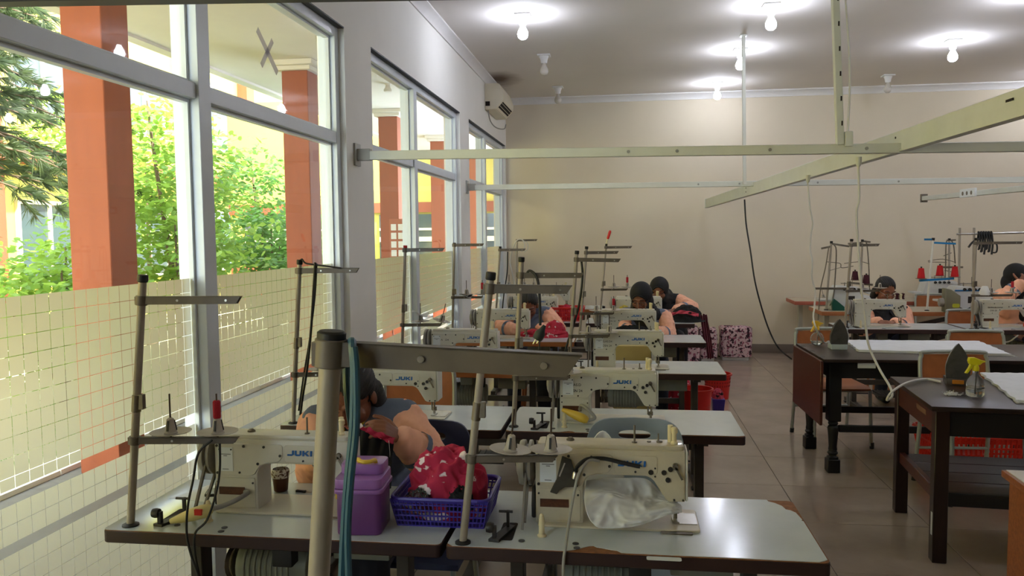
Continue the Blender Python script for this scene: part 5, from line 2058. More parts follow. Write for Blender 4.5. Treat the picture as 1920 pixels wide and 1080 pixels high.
def hand_prims(mb, wrist, d, palm_n, s, curl=0.5, size=1.0):
    """wrist: point, d: direction of the fingers, palm_n: out of the palm, s: +1 or -1 side of the thumb"""
    d = Vector(d).normalized()
    n = Vector(palm_n)
    n = (n - d * n.dot(d)).normalized()
    x = d.cross(n).normalized() * s       # towards the thumb
    z = size
    P = lambda a, b, c: wrist + d * a * z + x * b * z + n * c * z
    for b in (-0.026, -0.009, 0.009, 0.026):
        limb(mb, P(0.012, b * 0.55, 0), P(0.078, b, 0.0), 0.0125 * z, 0.0105 * z, 10)
    for (b, L) in ((0.029, 0.070), (0.0098, 0.079), (-0.0098, 0.073), (-0.029, 0.058)):
        p = P(0.082, b, 0)
        ang = 0.25 * curl
        dd = d
        for k, f in enumerate((0.45, 0.31, 0.24)):
            ang += curl * (0.55 if k else 0.5)
            e = (d * math.cos(ang) + n * math.sin(ang) + x * (b * 1.6)).normalized()
            q = p + e * (L * f * z)
            limb(mb, p, q, (0.0088 - 0.0008 * k) * z, (0.0082 - 0.001 * k) * z, 10, 2)
            p = q
    p = P(0.02, 0.03, 0.006)
    for k, (L, t) in enumerate(((0.042, 0.5), (0.032, 0.8), (0.025, 1.0))):
        e = (d * (0.5 + 0.28 * k) + x * (0.85 - 0.3 * k) + n * (0.35 + 0.25 * curl * k)).normalized()
        q = p + e * L * z
        limb(mb, p, q, (0.0115 - 0.0012 * k) * z, (0.0105 - 0.0012 * k) * z, 10, 2)
        p = q


m_skin = mat('skin', (134, 84, 60), 0.5, var=0.06, scale=18)
m_hair = mat('black_hair', (20, 17, 18), 0.42, var=0.3, scale=60, stretch=(6, 6, 0.6), bump=0.5, bscale=120)
m_hijab = mat('black_headscarf', (17, 17, 20), 0.75, var=0.2, scale=20, bump=0.15, bscale=30)
m_peach = mat('peach_cotton', (246, 184, 154), 0.9, var=0.08, scale=16, bump=0.2, bscale=18)
m_bgrey = mat('blue_grey_cotton', (104, 114, 134), 0.85, var=0.1, scale=16, bump=0.2, bscale=18)
m_trous = mat('dark_trousers', (38, 40, 50), 0.85)
m_lip = mat('lips', (140, 74, 66), 0.45)
m_brow = mat('brow', (30, 22, 20), 0.7)
m_eye = mat('eye_dark', (20, 16, 15), 0.2)
m_specs = mat('spectacle_frame', (40, 26, 24), 0.3)


def person(label, loc, face_rz, head, tilt, turn, sh_l, sh_r, el_l, el_r, wr_l, wr_r, hd_l, hd_r, cover='hair', glasses=None, vest=None, voxel=0.006, seat=0.45, curl=(0.6, 0.6), inner=None, size=1.0, pn_l=None, pn_r=None, pony=None, lanyard=None):
    """All points in the local frame of the root: origin on the floor under the hips, -Y the way the person faces. l/r are the person's own
    left (+X when facing -Y) and right (-X). head: centre of the head; tilt: nod forward; turn: to the person's left."""
    r = thing('person', label, 'person', loc, face_rz, 'women at work in the sewing room')
    V = Vector
    head, sh_l, sh_r, el_l, el_r, wr_l, wr_r = map(V, (head, sh_l, sh_r, el_l, el_r, wr_l, wr_r))
    hd_l, hd_r = V(hd_l), V(hd_r)
    hip = V((0, 0.02, seat + 0.10))
    neck = (sh_l + sh_r) / 2 + V((0, 0.0, 0.035))
    HM = Matrix.Translation(head) @ Matrix.Rotation(turn, 4, 'Z') @ Matrix.Rotation(tilt, 4, 'X')
    k = size
    H = lambda x, y, z: HM @ V((x * k, y * k, z * k))       # face looks to -Y
    b = MB()
    SZ = lambda *t: tuple(v * k for v in t)
    # head
    b.ball((0, 0.012 * k, 0.035 * k), SZ(0.076, 0.094, 0.088), 24, 16, 0, HM)
    b.ball((0, -0.022 * k, -0.035 * k), SZ(0.064, 0.068, 0.078), 22, 14, 0, HM)
    b.ball((0, -0.062 * k, -0.094 * k), SZ(0.028, 0.024, 0.022), 14, 10, 0, HM)
    for s in (-1, 1):
        b.ball((s * 0.04 * k, -0.062 * k, -0.028 * k), SZ(0.026, 0.022, 0.026), 14, 10, 0, HM)
        b.ball((s * 0.077 * k, 0.008 * k, -0.012 * k), SZ(0.010, 0.02, 0.032), 12, 8, 0, HM)
        limb(b, H(s * 0.012, -0.083, 0.026), H(s * 0.052, -0.070, 0.024), 0.010 * k, 0.008 * k, 10, 2)
    limb(b, H(0, -0.084, 0.018), H(0, -0.104, -0.03), 0.008 * k, 0.012 * k, 10, 3)
    for s in (-1, 1):
        b.ball((s * 0.012 * k, -0.092 * k, -0.034 * k), SZ(0.010, 0.010, 0.008), 10, 8, 0, HM)
    b.ball((0, -0.083 * k, -0.062 * k), SZ(0.024, 0.012, 0.010), 14, 8, 0, HM)
    # neck and trunk
    limb(b, neck + V((0, 0.01, -0.03)), H(0, 0.02, -0.06), 0.052, 0.052)
    chest = (sh_l + sh_r) / 2 + V((0, 0.0, -0.12))
    ax = (sh_l - sh_r).normalized()
    limb(b, chest - ax * 0.06, chest + ax * 0.06, 0.115, 0.115, 16)
    limb(b, chest, hip + V((0, 0, 0.05)), 0.125, 0.135, 16)
    limb(b, hip + V((-.08, 0, 0)), hip + V((.08, 0, 0)), 0.125, 0.125, 16)
    limb(b, sh_r, sh_l, 0.052, 0.052, 14)
    for (s, sh, el, wr, hd, cu, pn) in ((1, sh_l, el_l, wr_l, hd_l, curl[0], pn_l), (-1, sh_r, el_r, wr_r, hd_r, curl[1], pn_r)):
        limb(b, sh, el, 0.050, 0.040, 14)
        limb(b, el, wr, 0.039, 0.026, 14, bulge=0.08)
        hand_prims(b, wr, hd - wr, V(pn) if pn else V((-s * 0.4, 0, -1)), 1 if s < 0 else -1, cu, 0.98)
        knee = V((s * 0.12, -0.42, seat + 0.05))
        foot = V((s * 0.13, -0.36, 0.07))
        limb(b, hip + V((s * .09, 0, -0.03)), knee, 0.078, 0.055)
        limb(b, knee, foot, 0.052, 0.036)
        limb(b, foot + V((0, 0.03, -0.03)), foot + V((0, -0.15, -0.04)), 0.034, 0.028)
    body = remesh(b, voxel, 3)
    add_obj('body', body, m_skin, r)
    # face details
    for s in (-1, 1):
        m = MB()
        m.tube([H(s * 0.016, -0.0935, 0.030), H(s * 0.034, -0.0925, 0.037), H(s * 0.056, -0.0775, 0.031)], [0.0022, 0.0034, 0.0015], 6)
        m.build('eyebrow', m_brow, r)
        m = MB()
        if tilt > 0.25:     # looking down: the closed lash line
            m.tube([H(s * 0.017, -0.0875, 0.005), H(s * 0.033, -0.0905, -0.001), H(s * 0.051, -0.0785, 0.004)], [0.0014, 0.0024, 0.0014], 6)
        else:
            m.ball((s * 0.034 * k, -0.0815 * k, 0.006 * k), SZ(0.013, 0.009, 0.0055), 12, 8, 0, HM)
        m.build('eye', m_eye, r)
    m = MB()
    m.tube([H(-0.022, -0.0885, -0.062), H(-0.008, -0.0965, -0.059), H(0, -0.0955, -0.061), H(0.008, -0.0965, -0.059), H(0.022, -0.0885, -0.062)], [0.002, 0.0045, 0.004, 0.0045, 0.002], 8)
    m.tube([H(-0.02, -0.0885, -0.066), H(0, -0.0965, -0.071), H(0.02, -0.0885, -0.066)], [0.002, 0.0055, 0.002], 8)
    m.build('lips', m_lip, r)
    if glasses:
        m = MB()
        for s in (-1, 1):
            ring = [H(s * 0.034 + 0.023 * math.cos(a), -0.102, 0.003 + 0.017 * math.sin(a)) for a in [2 * PI * q / 14 for q in range(15)]]
            m.tube(ring, 0.0018 if glasses == 'dark' else 0.001, 6)
            m.tube([H(s * 0.057, -0.100, 0.008), H(s * 0.078, -0.06, 0.012), H(s * 0.078, 0.01, 0.008)], 0.0014, 6)
        m.tube([H(-0.011, -0.102, 0.006), H(0.011, -0.102, 0.006)], 0.0014, 6)
        m.build('spectacles', m_specs if glasses == 'dark' else m_steel, r)
    # hair or headscarf
    b = MB()
    if cover == 'hair':
        b.ball((0, 0.018 * k, 0.040 * k), SZ(0.086, 0.103, 0.094), 24, 16, 0, HM)
        b.ball((0, 0.05 * k, -0.02 * k), SZ(0.080, 0.068, 0.075), 20, 14, 0, HM)
        if pony:
            pts = [H(*p) if len(p) == 3 else V(p[:3]) for p in pony]
            for q in range(len(pts) - 1):
                t = q / (len(pts) - 1)
                limb(b, pts[q], pts[q + 1], 0.034 - 0.016 * t, 0.032 - 0.018 * t)
        hm = remesh(b, 0.005, 2)
        bm = bmesh.new()
        bm.from_mesh(hm)
        inv = HM.inverted()
        dele = []
        for f in bm.faces:
            q = inv @ f.calc_center_median()
            # hairline: rises over the forehead to a middle parting, falls in front of the ears
            if q.y < -0.012 * k and q.z < (0.088 - 0.9 * abs(q.x) * abs(q.x) / 0.08 + 0.006 * math.sin(q.x * 260)) * k:
                dele.append(f)
        bmesh.ops.delete(bm, geom=dele, context='FACES')
        for v_ in bm.verts:     # combed strands, drawn back from the parting
            q = inv @ v_.co
            v_.co += (HM.to_3x3() @ Vector((q.x, q.y, q.z)).normalized()) * 0.0016 * math.sin(math.atan2(q.z, q.x) * 46)
        bm.to_mesh(hm)
        bm.free()
        ho = add_obj('hair', hm, m_hair, r)
        sd = ho.modifiers.new('thick', 'SOLIDIFY')
        sd.thickness = 0.007
        sd.offset = -1
    else:
        b.ball((0, 0.02 * k, 0.034 * k), SZ(0.097, 0.112, 0.106), 24, 16, 0, HM)
        b.ball((0, 0.03 * k, -0.05 * k), SZ(0.098, 0.102, 0.104), 22, 14, 0, HM)
        limb(b, H(0, 0.0, -0.085), neck + V((0, -0.015, -0.03)), 0.104 * k, 0.135)
        limb(b, neck + V((-0.10, 0.0, -0.05)), neck + V((0.10, 0.0, -0.05)), 0.082, 0.082)
        limb(b, neck + V((0, -0.07, -0.06)), chest + V((0, -0.105, -0.05)), 0.095, 0.06)
        hm = remesh(b, 0.006, 3)
        # cut the face opening
        bm = bmesh.new()
        bm.from_mesh(hm)
        inv = HM.inverted()
        dele = []
        for f in bm.faces:
            q = inv @ f.calc_center_median()
            if q.y < -0.015 * k and (q.x / (0.060 * k)) ** 2 + ((q.z + 0.012 * k) / (0.084 * k)) ** 2 < 1:
                dele.append(f)
        bmesh.ops.delete(bm, geom=dele, context='FACES')
        for _ in range(3):
            bmesh.ops.smooth_vert(bm, verts=[v for v in bm.verts if v.is_boundary], factor=0.5, use_axis_x=True, use_axis_y=True, use_axis_z=True)
        bm.to_mesh(hm)
        bm.free()
        ho = add_obj('headscarf', hm, m_hijab, r)
        sd = ho.modifiers.new('thick', 'SOLIDIFY')
        sd.thickness = 0.006
        sd.offset = -1
        # folded rim round the face
        m = MB()
        rim = [H(0.061 * math.cos(a), (-0.072 - 0.012 * math.sin(a) if math.sin(a) > 0 else -0.066 - 0.012 * math.sin(a)) + 0.018 * abs(math.cos(a)) ** 3, -0.012 + 0.085 * math.sin(a)) for a in [2 * PI * q / 28 for q in range(29)]]
        m.tube(rim, 0.007, 8)
        m.build('scarf_rim', m_hijab, r)
    # clothes: vest over the trunk, peach sleeves with a grey band
    b = MB()
    limb(b, chest - ax * 0.065, chest + ax * 0.065, 0.127, 0.127, 16)
    limb(b, chest, hip + V((0, 0, 0.03)), 0.137, 0.147, 16)
    limb(b, hip + V((-.08, 0, 0.0)), hip + V((.08, 0, 0.0)), 0.137, 0.137, 16)
    limb(b, sh_r - ax * 0.005, sh_l + ax * 0.005, 0.064, 0.064, 14)
    limb(b, (sh_l + sh_r) / 2 + V((0, 0, -0.03)), (sh_l + sh_r) / 2 + V((0, 0.005, 0.03)), 0.09, 0.066, 14)
    vm = remesh(b, 0.009, 3)
    wrinkle(vm, 8, 0.004, 1 + loc[1])
    add_obj('vest', vm, vest or m_bgrey, r)
    # collar flaps
    m = MB()
    c0 = neck + V((0, -0.02, 0.0))
    for s in (-1, 1):
        m.add([c0 + V((s * 0.065, 0.03, 0.028)), c0 + V((s * 0.012, -0.075, -0.03)), c0 + V((s * 0.045, -0.105, -0.085)), c0 + V((s * 0.105, -0.055, -0.03))], [(0, 1, 2, 3)])
        m.add([c0 + V((s * 0.065, 0.03, 0.022)), c0 + V((s * 0.012, -0.071, -0.036)), c0 + V((s * 0.045, -0.099, -0.091)), c0 + V((s * 0.105, -0.049, -0.036))], [(3, 2, 1, 0)])
    if cover == 'hair':
        m.build('collar', vest or m_bgrey, r, smooth=False)
    if lanyard:
        m = MB()
        m.tube(smooth_path([c0 + V((-0.06, 0.0, 0.015)), c0 + V((-0.03, -0.085, -0.05)), c0 + V((0.0, -0.115, -0.15)), c0 + V((0.03, -0.085, -0.05)), c0 + V((0.06, 0.0, 0.015))], 4), 0.006, 6)
        m.build('lanyard', lanyard, r)
    for (s, sh, el, wr) in ((1, sh_l, el_l, wr_l), (-1, sh_r, el_r, wr_r)):
        b = MB()
        limb(b, sh + V((s * 0.012, 0, -0.012)), el, 0.068, 0.063, 16, bulge=0.06)
        cuff = wr.lerp(el, 0.10)
        limb(b, el, cuff, 0.063, 0.047, 16, bulge=0.12)
        # gathered folds round the elbow
        for q in range(7):
            p = el.lerp(cuff, -0.1 + q * 0.11)
            dd = (cuff - el).normalized()
            o1 = dd.orthogonal().normalized()
            o2 = dd.cross(o1)
            aa = q * 1.7
            limb(b, p + (o1 * math.cos(aa) + o2 * math.sin(aa)) * 0.044, p + (o1 * math.cos(aa + 1.6) + o2 * math.sin(aa + 1.6)) * 0.046 + dd * 0.03, 0.026, 0.018, 8, 2)
        sm = remesh(b, 0.0055, 2)
        wrinkle(sm, 13, 0.0055, s + 2 + loc[1], (cuff - el).normalized())
        so = add_obj('sleeve', sm, m_peach, r)
        m = MB()
        q0, q1 = el.lerp(cuff, 0.55), el.lerp(cuff, 0.68)
        m.tube([q0, q1], [0.069, 0.0655], 20, caps=False)
        m.build('grey_band', m_bgrey, so)
    # trousers
    b = MB()
    for s in (-1, 1):
        knee = V((s * 0.12, -0.42, seat + 0.05))
        foot = V((s * 0.13, -0.36, 0.07))
        limb(b, hip + V((s * .09, 0, -0.03)), knee, 0.092, 0.07)
        limb(b, knee, foot, 0.068, 0.055)
    tm = remesh(b, 0.012, 2)
    add_obj('trousers', tm, m_trous, r)
    for s in (-1, 1):
        m = MB()
        limb(m, (s * 0.13, -0.32, 0.042), (s * 0.13, -0.52, 0.036), 0.04, 0.034)
        m.build('shoe', m_black, r)
    return r


def wrinkle(me, scale, amp, seed, along=None):
    """push cloth in and out along its normals in ridged folds"""
    o3 = Vector((seed * 3.1, seed * 1.7, seed * 2.3))
    co = [v.co.copy() for v in me.vertices]
    no = [v.normal.copy() for v in me.vertices]
    new = []
    for n_, p in zip(no, co):
        q = p * scale + o3
        if along is not None:       # folds run across the limb
            q = q + along * (p.dot(along) * scale * 1.1)
        r_ = 1 - abs(nz.noise(q)) * 2.4
        r2 = 1 - abs(nz.noise(q * 1.9 + o3)) * 2.4
        new.extend(p + n_ * (amp * (r_ + 0.45 * r2)))
    me.vertices.foreach_set('co', new)
    me.update()


def rel(root, p, rz=0.0):
    """world point -> the local frame of a figure standing at root turned by rz"""
    q = Vector(p) - Vector(root)
    c, s = math.cos(-rz), math.sin(-rz)
    return (q.x * c - q.y * s, q.x * s + q.y * c, q.z)


# the woman sewing by the window (first table on the left)
hc = at_y(661, 742, 2.78)
g1 = (hc.x + 0.02, 2.93, 0.0)
L1 = lambda x, y, Y: rel(g1, at_y(x, y, Y))
person('dark-haired woman in peach sleeves, head bowed over red and black cloth at the window', g1, 0, L1(661, 742, 2.78), 0.62, -0.12,
       L1(752, 778, 2.87), L1(600, 790, 2.85), L1(812, 868, 2.75), L1(590, 885, 2.72), L1(752, 822, 2.64), L1(640, 832, 2.62), L1(712, 800, 2.58), L1(690, 812, 2.58),
       voxel=0.0042, curl=(0.85, 0.8), pn_l=(-0.3, 0.6, -0.8), pn_r=(0.3, 0.5, -0.8), pony=[(0.05, 0.07, -0.03), (0.075, 0.03, -0.09), (0.085, -0.01, -0.15), (0.08, -0.03, -0.21)], lanyard=mat('yellow_ribbon', (190, 150, 40), 0.6))
# the woman bent over red cloth, fourth table at the window
hc = at_y(991, 577, 6.88)
g2 = (hc.x + 0.03, 7.0, 0.0)
L2_ = lambda x, y, Y: rel(g2, at_y(x, y, Y))
person('dark-haired woman in peach and blue-grey shirt bent over red cloth at a wood-edged table', g2, 0, L2_(991, 572, 6.86), 0.6, 0.0,
       L2_(1024, 588, 6.98), L2_(958, 590, 6.98), L2_(1047, 617, 6.82), L2_(936, 615, 6.80), L2_(1010, 617, 6.66), L2_(968, 618, 6.64), L2_(994, 621, 6.6), L2_(982, 621, 6.6), curl=(0.5, 0.5))
# the woman with glasses and black headscarf
hc = at_y(1204, 556, 7.0)
g3 = (hc.x + 0.03, 7.16, 0.0)
L3_ = lambda x, y, Y: rel(g3, at_y(x, y, Y))
person('woman with black headscarf and glasses sewing at the right-hand table', g3, 0, L3_(1202, 559, 6.98), 0.45, -0.28,
       L3_(1243, 592, 7.12), L3_(1173, 590, 7.12), L3_(1254, 630, 6.98), L3_(1166, 618, 6.95), L3_(1232, 622, 6.74), L3_(1186, 622, 6.74), L3_(1212, 626, 6.66), L3_(1200, 626, 6.66),
       cover='scarf', glasses='dark', curl=(0.5, 0.5))
# the woman behind her
hc = at_y(1240, 540, 8.2)
g4 = (hc.x + 0.06, 8.34, 0.0)
L4_ = lambda x, y, Y: rel(g4, at_y(x, y, Y))
person('woman with black headscarf and dark vest behind the one with glasses, hand on black cloth', g4, 0, L4_(1236, 545, 8.2), 0.3, -0.15,
       L4_(1270, 562, 8.32), L4_(1212, 562, 8.32), L4_(1298, 577, 8.15), L4_(1206, 592, 8.1), L4_(1266, 581, 7.92), L4_(1232, 597, 7.9), L4_(1254, 586, 7.86), L4_(1244, 598, 7.86),
       cover='scarf', vest=mat('black_vest', (24, 24, 28), 0.85), curl=(0.5, 0.5), lanyard=mat('blue_ribbon', (36, 84, 150), 0.6))
# the woman with rimless glasses behind the right-hand machine
hc = at_y(1661, 545, 8.05)
g5 = (hc.x + 0.02, 8.14, 0.0)
L5_ = lambda x, y, Y: rel(g5, at_y(x, y, Y))
person('dark-haired woman with thin glasses looking down behind the right-hand sewing machine', g5, 0, L5_(1660, 545, 8.0), 0.4, 0.25,
       L5_(1692, 583, 8.12), L5_(1628, 584, 8.12), L5_(1700, 618, 7.95), L5_(1622, 618, 7.95), L5_(1676, 604, 7.74), L5_(1648, 602, 7.74), L5_(1664, 606, 7.66), L5_(1658, 606, 7.66),
       glasses='thin', vest=mat('dark_top', (30, 30, 34), 0.85), curl=(0.5, 0.5), pony=[(-0.06, 0.06, -0.02), (-0.075, 0.05, -0.08)])
# the woman at the right edge, hand at her forehead
g6 = (at_y(1912, 540, 8.1).x, 8.2, 0.0)
L6_ = lambda x, y, Y: rel(g6, at_y(x, y, Y))
person('woman with black headscarf at the right picture edge, one arm raised to her face', g6, 0, L6_(1906, 522, 8.05), 0.28, 0.35,
       L6_(1945, 560, 8.16), L6_(1880, 553, 8.14), L6_(1950, 600, 7.95), L6_(1886, 556, 7.82), L6_(1930, 606, 7.74), L6_(1914, 531, 7.80), L6_(1916, 608, 7.66), L6_(1926, 514, 7.86),
       cover='scarf', vest=m_peach, curl=(0.5, 0.7), pn_r=(0.3, 1, 0.1))


# stools under the women who have no chair in view
for g_, who in ((g2, 'the woman bending over red cloth'), (g3, 'the woman with black headscarf and glasses'), (g4, 'the woman in the dark vest'), (g5, 'the woman with thin glasses'), (g6, 'the woman at the right edge')):
    r = thing('wooden_stool', 'low wooden stool under ' + who, 'stool', (g_[0], g_[1] + 0.04, 0), 0, 'stools under the women')
    m = MB()
    m.lathe([(0.14, 0.40), (0.15, 0.405), (0.15, 0.425), (0.14, 0.43)], 20)
    m.build('seat', m_ply, r)
    for a_ in range(4):
        t_ = PI / 4 + a_ * PI / 2
        m = MB()
        m.tube([(0.15 * math.cos(t_), 0.15 * math.sin(t_), 0), (0.11 * math.cos(t_), 0.11 * math.sin(t_), 0.405)], 0.013, 8)
        m.build('leg', m_ply, r)
# ------------------------------------------------------------------ cloth heaps, baskets and the small things
from mathutils import noise as mnoise
m_ikat = mat_patches('red_ikat_cloth', (178, 38, 70), (232, 214, 212), scale=16, lo=0.575, hi=0.59, stretch=(1, 1, 1.6))
m_redf = mat_patches('red_patterned_cloth', (186, 40, 62), (226, 200, 200), scale=30, lo=0.62, hi=0.64)
m_blkf = mat('black_cloth', (18, 18, 21), 0.9, bump=0.2, bscale=30)
m_whitef = leaf_mat('white_interfacing', (238, 238, 236), (228, 228, 226), 0.18)
m_pinkf = mat_patches('pink_red_cloth', (196, 74, 92), (40, 22, 28), scale=22, lo=0.58, hi=0.62)
m_purple = mat('purple_plastic', (108, 62, 120), 0.3, var=0.05, scale=5)
m_lilac = mat('lilac_plastic', (150, 102, 166), 0.28, var=0.05, scale=5)
m_violet = mat('violet_blue_plastic', (66, 52, 150), 0.35)
m_redp = mat('red_plastic', (206, 40, 36), 0.35)
m_floral = mat_patches('floral_fabric', (206, 178, 184), (54, 26, 40), scale=26, lo=0.52, hi=0.56, third=((150, 84, 104), 34, 0.56, 0.6))


def cloth_heap(name, label, c, rx, ry, h, material, seed, rz=0.0, cat='cloth', folds=1.0, nu=44, nv=20, droop=0.0, fq=2.1):
    """a crumpled heap: a dome broken by ridged folds, its hem lying on what is below"""
    R = random.Random(seed)
    o3 = Vector((R.uniform(-9, 9), R.uniform(-9, 9), R.uniform(-9, 9)))

    def fn(u, v):
        a = 2 * PI * u
        t = v * PI / 2
        d = Vector((math.cos(a) * math.cos(t), math.sin(a) * math.cos(t), math.sin(t)))
        q = d * fq + o3
        rid = 1 - 2.4 * math.sqrt(mnoise.noise(q) ** 2 + 0.004)
        rid2 = 1 - 2.2 * math.sqrt(mnoise.noise(q * 2.3 + Vector((3, 1, 2))) ** 2 + 0.006)
        s = 0.80 + 0.15 * rid * folds + 0.045 * rid2 * folds
        z = h * d.z * s + (0.012 * (1 + rid2) if v > 0.01 else 0)
        if v == 0:
            z = -droop
        return (rx * d.x * (s if v > 0 else 1.0), ry * d.y * (s if v > 0 else 1.0), max(z, -droop))
    m = MB()
    m.sheet(fn, nu, nv)
    o = m.build(name, material, loc=c, sharp=3.3)
    o.rotation_euler = (0, 0, rz)
    if label:
        tag(o, label, cat)
    return o


# purple sewing box on the first window table
bx = thing('storage_box', 'purple plastic carry box with lilac lid and yellow handle on the window table', 'box', (at_z(640, 1012, HT).x - 0.034, 2.125, HT), math.radians(4))
m = MB()
m.prism(rrect(0.008, 0.136, 0.008, 0.15, 0.018), 0, 0.122)
m.build('box_body', m_purple, bx, bevel=0.004)
m = MB()
m.prism(rrect(0.0, 0.144, 0.0, 0.158, 0.02), 0.12, 0.133)
m.prism(rrect(0.004, 0.140, 0.004, 0.154, 0.02), 0.133, 0.162)
m.prism(rrect(0.010, 0.134, 0.052, 0.150, 0.02), 0.162, 0.192)
m.build('box_lid', m_lilac, bx, bevel=0.005)
m = MB()
m.tube(smooth_path([(0.062, 0.075, 0.19), (0.062, 0.07, 0.203), (0.066, 0.045, 0.208), (0.084, 0.032, 0.206), (0.104, 0.04, 0.205), (0.11, 0.065, 0.202), (0.11, 0.075, 0.19)], 6), 0.0062, 8)
m.build('handle', m_yel, bx)
m = MB()
m.box(-0.005, 0.004, 0.05, 0.09, 0.09, 0.142)
m.build('latch', m_yel, bx, bevel=0.002, segs=1)


def lattice_basket(name, label, loc, rz, w0, d0, w1, d1, h, material, pitch=0.011, group=None, rows=4, bar=0.0035, lip=True):
    """open basket: solid base, rows of thin uprights, rim"""
    r = thing(name, label, 'basket', loc, rz, group)
    m = MB()
    m.prism(rrect(-w0 / 2, w0 / 2, -d0 / 2, d0 / 2, 0.015), 0, 0.004)
    m.build('base', material, r, smooth=False)

    def ringpt(t, s):
        """s in 0..4 round the rectangle at height share t"""
        w_, d_ = w0 + (w1 - w0) * t, d0 + (d1 - d0) * t
        k, f = int(s) % 4, s - int(s)
        C4 = [(-w_ / 2, -d_ / 2), (w_ / 2, -d_ / 2), (w_ / 2, d_ / 2), (-w_ / 2, d_ / 2)]
        a, b = C4[k], C4[(k + 1) % 4]
        return Vector((a[0] + (b[0] - a[0]) * f, a[1] + (b[1] - a[1]) * f, h * t))
    m = MB()
    for k in range(4):
        n_ = int((w0 if k % 2 == 0 else d0) / pitch)
        for q in range(n_ + 1):
            m.bar(ringpt(0.02, k + q / n_ * 0.9999), ringpt(0.97, k + q / n_ * 0.9999), bar, bar)
        for t in [0.02] + [(q + 1) / (rows + 1) for q in range(rows)]:
            m.bar(ringpt(t, k), ringpt(t, k + 0.9999), bar, bar * 1.2)
    m.build('lattice', material, r, smooth=False)['kind'] = 'stuff'
    m = MB()
    pts = rrect(-w1 / 2, w1 / 2, -d1 / 2, d1 / 2, 0.03)
    m.tube([(x, y, h) for x, y in pts] + [(pts[0][0], pts[0][1], h)], 0.006, 8)
    if lip:
        for k in range(4):
            a, b = ringpt(0.86, k), ringpt(0.86, k + 0.9999)
            c, d = ringpt(1.0, k + 0.9999), ringpt(1.0, k)
            m.add([a, b, c, d], [(0, 1, 2, 3)])
    m.build('rim', material, r)
    return r


bl_ = at_z(735, 992, HT)
br_ = at_z(918, 990, HT)
bc = ((bl_.x + br_.x) / 2 - 0.004, 2.335, HT)
lattice_basket('plastic_basket', 'violet-blue plastic basket on the window table, heaped with red cloth', bc, 0, 0.255, 0.21, 0.29, 0.245, 0.085, m_violet)
cloth_heap('ikat_cloth', 'crimson cloth with white motifs bunched up in the violet-blue basket', (bc[0], bc[1], HT + 0.058), 0.122, 0.098, 0.135, m_ikat, 21, droop=0.045, nu=110, nv=50, fq=1.55, folds=1.5)
cloth_heap('black_lining', 'small black cloth tucked under the crimson cloth at the front of the basket', (bc[0] + 0.055, bc[1] - 0.082, HT + 0.05), 0.045, 0.03, 0.05, m_blkf, 5)
cloth_heap('plastic_wrap', 'crumpled clear plastic wrap inside the basket front', (bc[0] - 0.07, bc[1] - 0.085, HT + 0.04), 0.05, 0.03, 0.05, m_clear, 8)

# cloth in the sewing woman's hands
ch = at_y(735, 808, 2.58)


def cloth_strip(name, label, pts_a, pts_b, material, n=16, cat='cloth', th=0.004, wave=0.006):
    A_, B_ = smooth_path(pts_a, 6), smooth_path(pts_b, 6)

    def fn(u, v):
        i = u * (len(A_) - 1)
        k = min(int(i), len(A_) - 2)
        a = A_[k].lerp(A_[k + 1], i - k)
        j = u * (len(B_) - 1)
        k = min(int(j), len(B_) - 2)
        b = B_[k].lerp(B_[k + 1], j - k)
        p = a.lerp(b, v)
        return p + Vector((0, wave * math.sin(u * 21 + v * 5), wave * math.sin(u * 17 + v * 9) * 0.5))
    m = MB()
    m.sheet(fn, 30, n, thick=th)
    o = m.build(name, material)
    return tag(o, label, cat)


Y_ = 2.57
cloth_strip('cloth_piece', 'black cloth hanging from the hands of the woman at the window', [at_y(672, 800, Y_), at_y(705, 815, Y_), at_y(738, 828, Y_)], [at_y(664, 905, 2.48), at_y(700, 912, 2.46), at_y(732, 918, 2.46)], m_blkf)
cloth_strip('cloth_piece', 'crimson patterned hem held between the fingers at the window', [at_y(672, 795, Y_ - .02), at_y(700, 806, Y_ - .02), at_y(740, 822, Y_ - .02)], [at_y(675, 803, Y_ - .03), at_y(700, 818, Y_ - .03), at_y(738, 832, Y_ - .03)], m_ikat, n=4)
cable('loose_thread', 'thin pale thread hanging below the hands of the woman at the window', [at_y(729, 826, 2.53), at_y(731, 850, 2.53), at_y(730, 870, 2.53), at_y(732, 890, 2.53)], 0.0009, m_whitef, cat='thread', seg=5)

# things on the window table
p = at_z(368, 915, HT)
r = thing('paper_sheet', 'white paper sheet under the phone at the window end of the table', 'paper', (-1.38, 2.45, HT))
m = MB()
m.prism([(-0.09, -0.07), (0.12, -0.10), (0.17, 0.05), (-0.03, 0.08)], 0.0, 0.0012)
o = m.build('sheet', m_stick, r, smooth=False)
r = thing('smartphone', 'dark-edged phone with a pale screen lying on white paper', 'phone', (-1.30, 2.455, HT + 0.0014), math.radians(18))
m = MB()
m.prism(rrect(-0.075, 0.075, -0.036, 0.036, 0.01), 0, 0.009)
m.build('phone_body', m_black, r, bevel=0.002, segs=1)
m = MB()
m.prism(rrect(-0.071, 0.071, -0.032, 0.032, 0.008), 0.009, 0.0096)
m.build('screen', mat('phone_screen', (176, 182, 170), 0.12, spec=0.9), r, smooth=False)
r = thing('marker', 'green marker pen beside the phone', 'pen', (-1.215, 2.405, HT + 0.0075), math.radians(25))
m = MB()
m.tube([(-0.05, 0, 0), (-0.012, 0, 0), (0.05, 0, 0)], 0.0062, 10)
m.build('barrel', mat('green_plastic', (30, 150, 64), 0.4), r)
m = MB()
m.tube([(-0.054, 0, 0), (-0.02, 0, 0)], 0.0068, 10)
m.build('pen_cap', mat('dark_green', (16, 96, 44), 0.4), r)
p = at_z(522, 924, HT)
